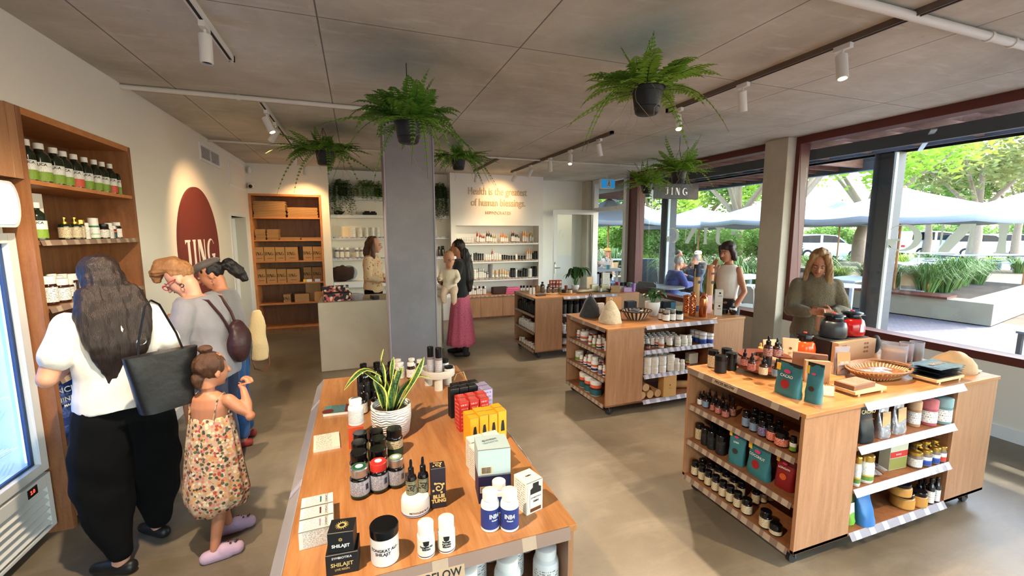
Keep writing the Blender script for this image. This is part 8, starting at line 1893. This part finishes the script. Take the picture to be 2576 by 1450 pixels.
for j,(x0,x1)in enumerate(((165,257),(260,356),(358,443),(446,562))):
    t,w_,h_=jbox('z',x0,x1,553,425,.905,f'cardboard carton printed JING on the fourth shelf, {ordn(j)} from left');jl(t,w_*.45,h_*.52,.055)
for j,(x0,x1)in enumerate(((598,674),(676,772))):
    t,w_,h_=jbox('z',x0,x1,540,408,.905,f'cardboard carton printed JING at the right of the fourth shelf, {("inner","outer")[j]} one',Y=8.80);jl(t,w_*.45,h_*.52,.055)
for j,(x,c_)in enumerate(((610,(230,180,60)),(640,(220,220,220)),(715,(180,190,220)))):
    P_=at(*K('z',x,535),Y=8.69);carton((P_.x-.03,8.66,.905),.09,.05,.05,.2,mat(f'tape_{j}',c_,.6),'tape_roll',f'{("yellow","white","pale blue")[j]} roll of tape at the shelf edge of the carton shelving',cat='tape')
t,w_,h_=jbox('z',412,480,722,658,.535,'small JING carton alone on the fifth shelf');jl(t,w_*.45,h_*.5,.05)
jbox('z',514,648,718,654,.535,'plain wide carton on the fifth shelf')
t=thing('paper_bag','large plain kraft paper bag at the back of the fifth shelf','bag',(-.80,8.88,.535));MB().box(-.13,.13,-.06,.06,0,.36).build('bag_body',KRAFT2,t,bevel=.004)
t=thing('paper_bag','small kraft paper bag with twisted handles on the fifth shelf','bag',(-.70,8.72,.535));MB().box(-.075,.075,-.04,.04,0,.18).build('bag_body',KRAFT,t,bevel=.004)
for s_ in(-1,1):MB().tube([(-.03,s_*.04,.17),(-.03,s_*.04,.24),(0,s_*.04,.27),(.03,s_*.04,.24),(.03,s_*.04,.17)],.004,6).build('handle',KRAFT2,t)
def sheets(x0,x1,z,n,th,Y,lab,grp,y1=.30,m=CB1):
    rn=random.Random(int(x0*100));pr=None
    for i in range(n):
        dx=rn.uniform(-.008,.008)
        if pr is None:
            pr=MB().box(0,x1-x0,0,y1,0,th*.8).build('flattened_carton',m);o=pr
        else:o=pr.copy();COL.objects.link(o)
        o.location=(x0+dx,Y+rn.uniform(-.004,.006),z+i*th);tag(o,lab,'carton',grp)
sheets(-1.66,-1.16,2.071,17,.0165,8.67,'flattened brown carton in the tall stack on the top shelf left','flattened cartons, tall stack')
sheets(-1.13,-.64,2.071,11,.0165,8.67,'flattened brown carton in the lower stack on the top shelf right','flattened cartons, low stack')
sheets(-1.66,-1.50,1.676,14,.0135,8.67,'flattened brown carton in the left narrow stack, second shelf','flattened cartons, narrow left stack')
sheets(-1.48,-1.30,1.676,14,.0135,8.68,'flattened brown carton in the second narrow stack, second shelf','flattened cartons, second narrow stack')
sheets(-1.27,-.95,1.676,3,.015,8.67,'flattened brown carton in the thin middle pile, second shelf','flattened cartons, thin middle pile')
sheets(-.93,-.60,1.676,3,.013,8.67,'flattened brown carton in the thin right pile, second shelf','flattened cartons, thin right pile')
# ------------------------------------------------------------------ recess shelves behind the counter
def onY(k,x,yt,Z,w_,Y,kind,mats,nm,lab,cat='bottle',group=None,small=True):
    px,py=K(k,x,yt);P_=at(px,py,Y=Y);ww=mpx(w_/CRP[k][2],P_)
    return put(kind,(P_.x,Y,Z),ww,P_.z-Z,0,proto(kind,*mats,small=small),nm,lab,cat,group)
for j,(x,w_)in enumerate(((755,38),(805,28),(847,26),(887,26),(921,24))):onY('p',x,455,1.72,w_,8.90,'jar',(PW_,CAPW,LW2),'supplement_jar',f'white jar on the third recess shelf, {ordn(j)} from left','jar')
for j,x in enumerate((652,684,720,783,815,847)):onY('p',x,588,1.32,27,8.90,'pill',(mat('grey_glass',(110,110,116),.3),CAPW,LW),'supplement_bottle',f'small white-capped bottle on the fourth recess shelf, {ordn(j)} from left')
t=thing('teapot','tiny black iron teapot on the second recess shelf','teapot',tuple(at(*K('p',663,357),Y=8.90).xy)+(2.14,));MB().lathe([(0,0),(.06,0),(.085,.03),(.075,.06),(.03,.075),(.01,.085),(0,.085)],22).build('body',BLACKM,t,smooth=60);MB().tube([(.075*math.cos(R(a)),0,.05+.085*math.sin(R(a)))for a in range(10,171,20)],.004,6).build('handle',BLACKM,t);MB().tube([(.07,0,.03),(.11,0,.07)],[.015,.007],8).build('spout',BLACKM,t)
t=thing('black_pouch','folded black item on the second recess shelf near the column','pouch',tuple(at(*K('p',870,357),Y=8.90).xy)+(2.14,));MB().box(-.13,.13,-.05,.05,0,.05).box(-.10,.0,-.04,.04,.05,.075).box(.02,.11,-.04,.04,.05,.07).build('pouch_body',BLACKM,t,bevel=.012)
t=thing('blanket','dark brown crumpled blanket on the lowest recess shelf','blanket',tuple(at(*K('p',685,770),Y=8.85).xy)+(.872,));me=MB().ball((0,0,.15),(.24,.12,.15),28,18).mesh('blanket_body',mat('blanket_brown',(54,36,28),.95,var=.3,bump=.4),smooth=180)
for v in me.vertices:v.co+=v.co.normalized()*mnoise.noise(v.co*11)*.05;v.co.z=max(v.co.z,.001)
link('blanket_body',me,t)
t=thing('cushion','grey cushion behind the brown blanket on the lowest recess shelf','cushion',tuple(at(*K('p',735,760),Y=8.95).xy)+(.872,));MB().ball((0,0,.15),(.15,.05,.148),20,12).build('cushion_body',mat('cushion_grey',(150,154,158),.9),t,smooth=180)
tag(MB().box(-.17,.17,9.005-8.9,9.015-8.9,0,.20).build('framed_card',mat('pale_card',(226,216,196),.7)),'blank cream card leaning on the third recess shelf','card').location=(at(*K('p',690,470),Y=8.9).x,8.9,1.72)
onY('o',97,635,1.32,26,8.90,'pill',(DKG,PB_),'dark_bottle','single dark bottle on the recess shelf right of the column')
onY('o',70,640,1.32,18,8.90,'pill',(DKG,PB_),'dark_bottle','partly hidden dark bottle right beside the column')
# niche goods
SKY={'r':mat('oil_red',(150,44,24),.2,coat=.5),'d':mat('oil_dark',(50,40,26),.2,coat=.5),'o':mat('oil_orange',(206,110,40),.2,coat=.5),'a':mat('oil_amber',(214,140,60),.2,coat=.5),'g':mat('oil_olive',(150,140,60),.2,coat=.5)}
RG=mat('rose_gold',(214,150,110),.3,.6)
for j,(x,yt,w_,c_)in enumerate(((350,527,17,'r'),(371,540,16,'r'),(385,550,14,'r'),(398,552,14,'r'),(421,527,17,'d'),(436,527,16,'d'),(451,540,15,'d'),(468,551,13,'g'),(482,552,12,'g'),(525,540,17,'o'),(539,540,16,'o'),(554,550,13,'o'),(567,552,13,'g'),(604,527,17,'d'),(616,527,16,'d'),(630,540,14,'d'),(641,540,14,'d'),(652,552,13,'d'),(685,527,17,'a'),(700,527,17,'a'),(716,540,14,'a'),(738,527,16,'g'),(753,540,13,'g'))):
    onY('o',x,yt,1.60,w_,8.80,'tallb',(SKY[c_],RG,LW),'oil_bottle',f'slim {dict(r="red",d="dark",o="orange",a="amber",g="olive")[c_]} oil bottle on the upper niche shelf, {ordn(j)} from left')
for j,x in enumerate((203,220,234,250,264,276,289,301,313)):onY('o',x,572,1.60,11,8.76,'pill',(SKY['g']if j<3 else PW_,CAPW,LW),'mini_bottle',f'tiny {"green" if j < 3 else "white"} bottle at the left of the upper niche shelf, {ordn(j)} one')
rn=random.Random(9)
lst=[(262,700,20,'k'),(278,702,20,'k'),(296,702,18,'k'),(314,690,10,'w'),(327,688,13,'k'),(342,685,13,'k'),(358,690,14,'k'),(374,690,14,'k'),(390,690,12,'k'),(412,697,14,'s'),(427,697,14,'s'),(442,697,14,'s'),(459,656,14,'r'),(476,686,14,'s'),(492,688,13,'s'),(508,690,13,'s'),(520,697,12,'s'),(534,700,14,'k'),(550,700,14,'k'),(566,702,14,'k'),(582,705,14,'k'),(600,705,16,'k'),(620,705,16,'k'),(633,695,16,'s'),(655,705,16,'k'),(675,706,16,'k'),(695,706,16,'k'),(712,655,14,'a'),(727,652,14,'a'),(742,665,12,'a'),(756,685,12,'k'),(768,672,12,'k'),(782,672,12,'k')]
for j,(x,yt,w_,c_)in enumerate(lst):
    onY('o',x,yt,1.22,w_,8.78,{'k':'tub','w':'jar','s':'cream','r':'tallb','a':'tallb'}[c_],{'k':(PB_,PB_,LBK),'w':(PW_,CAPW,LW),'s':(mat('balm_pale',(206,186,150),.4),CAPW,LW),'r':(SKY['r'],RG,LW),'a':(SKY['a'],RG,LW)}[c_],'skincare_jar' if c_ in 'kws' else 'oil_bottle',f'{dict(k="black jar",w="white jar",s="pale balm jar",r="red oil bottle",a="amber oil bottle")[c_]} on the middle niche shelf, {ordn(j)} from left','jar' if c_ in 'kws' else 'bottle')
lst=[(285,785,16,'b'),(330,808,26,'b'),(345,806,20,'c'),(365,800,18,'c'),(378,800,16,'c'),(391,803,16,'c'),(404,810,18,'d'),(424,825,16,'d'),(445,770,34,'p'),(460,808,24,'g'),(490,812,22,'g'),(518,806,16,'g'),(536,805,16,'g'),(553,815,18,'g'),(570,820,18,'g'),(602,797,24,'k'),(617,797,22,'k'),(634,808,14,'w'),(650,812,14,'k'),(668,818,20,'k'),(690,797,20,'k'),(706,800,22,'k'),(733,800,32,'w'),(750,785,20,'k'),(770,783,26,'k')]
for j,(x,yt,w_,c_)in enumerate(lst):
    onY('o',x,yt,.835,w_,8.80,{'p':'plain'}.get(c_,'plain' if c_ in 'kwb' else 'cream' if c_=='g' else 'jar'),{'k':(PB_,PB_,LBK),'w':(PW_,CAPW,LW),'b':(mat('balm_pale',(206,186,150),.4),CAPW,LW),'c':(mat('clear_tan',(150,130,110),.3),SILV,LW),'d':(SKY['d'],SILV,LW),'p':(mat('slate_pack',(110,108,112),.6),)*2,'g':(mat('dried_olive',(120,104,40),.4,var=.3,scale=40),OAK,LW)}[c_],'shelf_jar',f'{dict(k="black canister",w="white pack",b="pale pack",c="clear jar",d="dark jar",p="slate pack",g="olive herb jar")[c_]} on the lower niche shelf, {ordn(j)} from left','jar')
for j,x in enumerate((292,305,318,332,350,362,376,395,405)):
    onY('o',x,930 if j%3 else 945,.50,18,8.72,'jar',(mat('clear_tan',(150,130,110),.3),PB_ if j%2 else CAPW,LW),'kit_bottle',f'packaged bottle set on the low cabinet, {ordn(j)} from left')
t=thing('toiletry_bag','dark brown toiletry bag on the low cabinet','bag',tuple(at(*K('o',512,965),Y=8.70).xy)+(.502,));MB().box(-.17,.17,-.08,.08,0,.15).build('bag_body',mat('bag_brown',(58,34,30),.7,bump=.2),t,bevel=.03,bseg=3)
for j in range(3):
    t=thing('folded_towel',f'folded pink towel on the low cabinet, {("bottom","middle","top")[j]} one','towel',(at(*K('o',600,965),Y=8.70).x,8.70,.502+.042*j),.05*j);MB().box(-.16,.16,-.09,.09,0,.04).build('towel_fold',mat('towel_pink',(206,96,130),.95,bump=.3),t,bevel=.014,bseg=3)
for j,x in enumerate((670,690,715,740)):onY('o',x,925,.50,16,8.74,'jar',(PB_,PB_,LW),'kit_bottle',f'dark item at the right end of the low cabinet, {ordn(j)} one')
# counter things
FLP=mat('floral_dark',(60,30,34),.6)
_m,_n,_b=nodes('floral_box',.6);_vo=nd(_n,'ShaderNodeTexVoronoi');_vo.inputs['Scale'].default_value=32;_n.links.new(coords(_n),_vo.inputs['Vector']);_r=ramp(_n,_vo.outputs['Color'],[(.2,(28,16,22)),(.5,(28,16,22)),(.55,(200,90,80)),(.75,(230,200,170)),(.9,(90,110,150))],'CONSTANT');_n.links.new(_r.outputs[0],_b.inputs['Base Color'])
p0=at(*K('p',655,945),Z=.91);t=thing('floral_gift_box','open dark floral gift box on the left end of the counter','box',(p0.x,p0.y+.08,.912),R(10));MB().box(-.17,.17,-.09,.09,0,.10).build('box_base',_m,t,bevel=.004);MB().box(-.17,.17,.09,.10,.08,.22,Matrix.Rotation(R(-18),4,'X')).build('open_lid',_m,t)
MB().box(-.15,.15,-.07,.07,.1,.103).build('tissue',BLACKM,t)
for j,x in enumerate((760,790)):
    p0=at(*K('p',x,940),Z=.91);t=thing('food_container',f'clear plastic food container on the counter, {("rear","front")[j]} one','container',(p0.x,p0.y+.10-.04*j,.912),.2);MB().lathe([(0,0),(.07,0),(.085,.07),(.09,.075),(0,.077)],24).build('tub',CLEAR,t);MB().lathe([(0,.008),(.06,.008),(.065,.035),(0,.04)],16).build('food',mat('dried_fruit',(120,84,60),.8,var=.5,scale=50),t)
t=thing('card_terminal','black card terminal beside the column on the counter','terminal',(.20,6.05,.912),.3);MB().box(-.04,.04,-.07,.07,0,.05).build('terminal_body',BLACK,t,bevel=.006)
# ------------------------------------------------------------------ hanging ferns and trailing plants
def frond(mb,p0,a,L,up,droop,lw,rn,n=15):
    d=Vector((math.cos(a),math.sin(a),0));sd=Vector((-d.y,d.x,0));pts=[]
    for i in range(n+1):
        f=i/n;pts.append(p0+d*(L*(f**.9)*(1-up*.55))+Vector((0,0,L*(up*f*1.1-droop*f*f)))+sd*L*.10*math.sin(f*2+a*3)*f)
    mb.mat(1).tube(pts,[.0028*(1-.7*i/n)for i in range(n+1)],4).mat(0)
    for i in range(2,n+1):
        f=i/n;t_=(pts[min(i+1,n)]-pts[i-1]).normalized();s_=t_.cross(Vector((0,0,1)))
        if s_.length<.1:s_=sd.copy()
        s_.normalize();nn=s_.cross(t_);w_=lw*math.sin(PI*min(1,.25+f*.78))**.8
        for q_ in(-1,1):
            tip=pts[i]+s_*q_*w_+t_*w_*.35+Vector((0,0,-w_*.25*rn.random()));m_=(pts[i]+tip)/2;h_=t_*L/n*.42
            mb.add([pts[i]-h_*.3,m_-h_+nn*.004,tip,m_+h_+nn*.004,pts[i]+h_*.3],[(0,1,2,3,4)])
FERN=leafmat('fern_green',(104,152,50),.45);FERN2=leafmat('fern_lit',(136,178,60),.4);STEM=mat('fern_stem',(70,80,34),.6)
def fern(px,py,w_,lab,n,L,seed,m,hang=0):
    a_=ray(px-w_/2,py);b_=ray(px+w_/2,py);t0=.21/(b_-a_).length;P_=CC+(a_+b_)/2*t0
    t=thing('hanging_fern',lab,'plant',P_);rn=random.Random(seed)
    MB().lathe([(0,-.16),(.06,-.16),(.072,-.15),(.088,-.06),(.092,-.03),(.096,-.028),(.10,-.004),(.108,-.004),(.108,.008),(.098,.008),(.092,-.03),(0,-.03)],28).lathe([(.076,-.125),(.080,-.121),(.079,-.115)],28,cap=False).build('pot',POTB,t,smooth=40)
    MB().lathe([(0,-.028),(.092,-.026)],16,cap=False).build('soil',SOIL,t)
    m_=MB()
    for a in(.4,2.5,4.6):m_.tube([(math.cos(a)*.10,math.sin(a)*.10,0),(0,0,.26)],.0022,5)
    m_.tube([(0,0,.26),(0,0,H-P_.z-.002)],.003,5).build('wire_hanger',BLACK,t)
    mb=MB()
    for i in range(n):
        a=2*PI*i/n*1.618*3+rn.uniform(-.2,.2);u_=rn.random();l_=L*rn.uniform(.6,1.1);up=rn.uniform(.45,1.15)if u_>.3 else rn.uniform(.05,.45);zmax=(H-P_.z-.03)/max(l_,.01);up=min(up,zmax)
        frond(mb,Vector((math.cos(a)*.04,math.sin(a)*.04,-.02)),a,l_,up,up*rn.uniform(.15,.8)+rn.uniform(.05,.4),.055+.025*rn.random(),rn)
    for i in range(5):a=rn.uniform(0,6.28);l_=(H-P_.z)*rn.uniform(.85,1.05);frond(mb,Vector((0,0,-.02)),a,l_*1.15,.86,.06,.05,rn)
    for i in range(hang):
        a=rn.uniform(0,6.28);frond(mb,Vector((math.cos(a)*.09,math.sin(a)*.09,0)),a,L*rn.uniform(.7,1.0),.1,rn.uniform(.8,1.2),.03,rn,18)
    mb.build('foliage',[m,STEM],t)
    m_=MB()
    for i in range(7):
        a=rn.uniform(0,6.28);r0=.1;z=0;pts=[(0,0,-.02),(math.cos(a)*r0,math.sin(a)*r0,.012)]
        for k in range(5):a+=rn.uniform(-.3,.3);r0+=rn.uniform(0,.05);z-=rn.uniform(.02,.08);pts.append((math.cos(a)*r0,math.sin(a)*r0,z))
        m_.tube(pts,.0012,4)
    m_.build('hanging_roots',mat('root_tan',(170,150,110),.8),t)
fern(1026,303,74,'large hanging fern in a black pot in front of the column',70,.54,1,FERN,9)
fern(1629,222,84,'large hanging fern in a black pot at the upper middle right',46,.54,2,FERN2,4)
fern(815,380,46,'hanging fern left of the column, lit from behind',64,.62,3,FERN,4)
fern(1153,397,40,'hanging fern just right of the column',56,.52,4,FERN,6)
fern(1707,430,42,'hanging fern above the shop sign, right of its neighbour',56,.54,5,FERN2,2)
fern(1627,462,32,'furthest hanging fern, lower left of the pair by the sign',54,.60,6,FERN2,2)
LEAFT=leafmat('trailing_leaf',(72,118,48),.4);LEAFU=leafmat('pothos_leaf',(128,176,60),.35)
def trailing(P_,n,L,rad,seed,lab,m,pot=None,ls=.036):
    t=thing('trailing_plant',lab,'plant',P_);rn=random.Random(seed)
    pr=.09;MB().lathe([(0,0),(pr*.8,0),(pr,.06),(pr*.9,.16),(pr*.82,.16),(0,.15)],22).build('pot',pot or POTB,t,smooth=50)
    mb=MB()
    for i in range(n):
        a=rn.uniform(0,2*PI);l_=L*rn.uniform(.35,1);r_=rad*rn.uniform(.6,1.05);p=Vector((math.cos(a)*.06,math.sin(a)*.05,.16));pts=[p,Vector((math.cos(a)*r_*.6,-abs(math.sin(a))*r_*.4,.24+rn.uniform(-.02,.06)))]
        edge=Vector((math.cos(a)*r_,-abs(math.sin(a))*r_*.7-.05,.12+rn.uniform(0,.06)));pts.append(edge);k=max(3,int(l_/.035))
        for j in range(k):pts.append(edge+Vector((rn.uniform(-.01,.01)*j*.3,rn.uniform(-.008,.008),-l_*(j+1)/k)))
        mb.mat(1).tube(pts,.0016,3).mat(0)
        for q_ in pts[1:]+[(pts[0]+pts[1])/2,(pts[1]+pts[2])/2]:
            for _ in range(2):
                b_=rn.uniform(0,2*PI);u_=Vector((math.cos(b_),math.sin(b_),rn.uniform(-.3,.5))).normalized()*ls;v_=u_.cross(Vector((0,0,1))).normalized()*ls*.5;mb.add([q_,q_+u_*.5+v_,q_+u_,q_+u_*.5-v_],[(0,1,2,3)])
    mb.build('foliage',[m,STEM],t);return t
p=at(*K('p',690,225),Y=8.92);trailing((p.x,8.92,2.492),64,.50,.22,1,'long bushy trailing plant at the left of the top recess shelf',LEAFT)
p=at(*K('p',855,225),Y=8.92);trailing((p.x,8.92,2.492),44,.22,.26,2,'leafy pothos in a marbled white pot on the top recess shelf',LEAFU,mat('marble_pot',(214,214,210),.4,var=.15,scale=9),.045)
p=at(*K('o',85,200),Y=8.92);trailing((p.x-.02,8.92,2.492),60,.62,.15,3,'dark trailing plant on the top shelf right of the column',LEAFT)
p=at(*K('p',925,225),Y=8.92);trailing((p.x+.06,8.92,2.492),20,.25,.16,4,'bright trailing plant beside the column on the top recess shelf',LEAFU,None,.04)
bpy.data.scenes.remove(SCR)
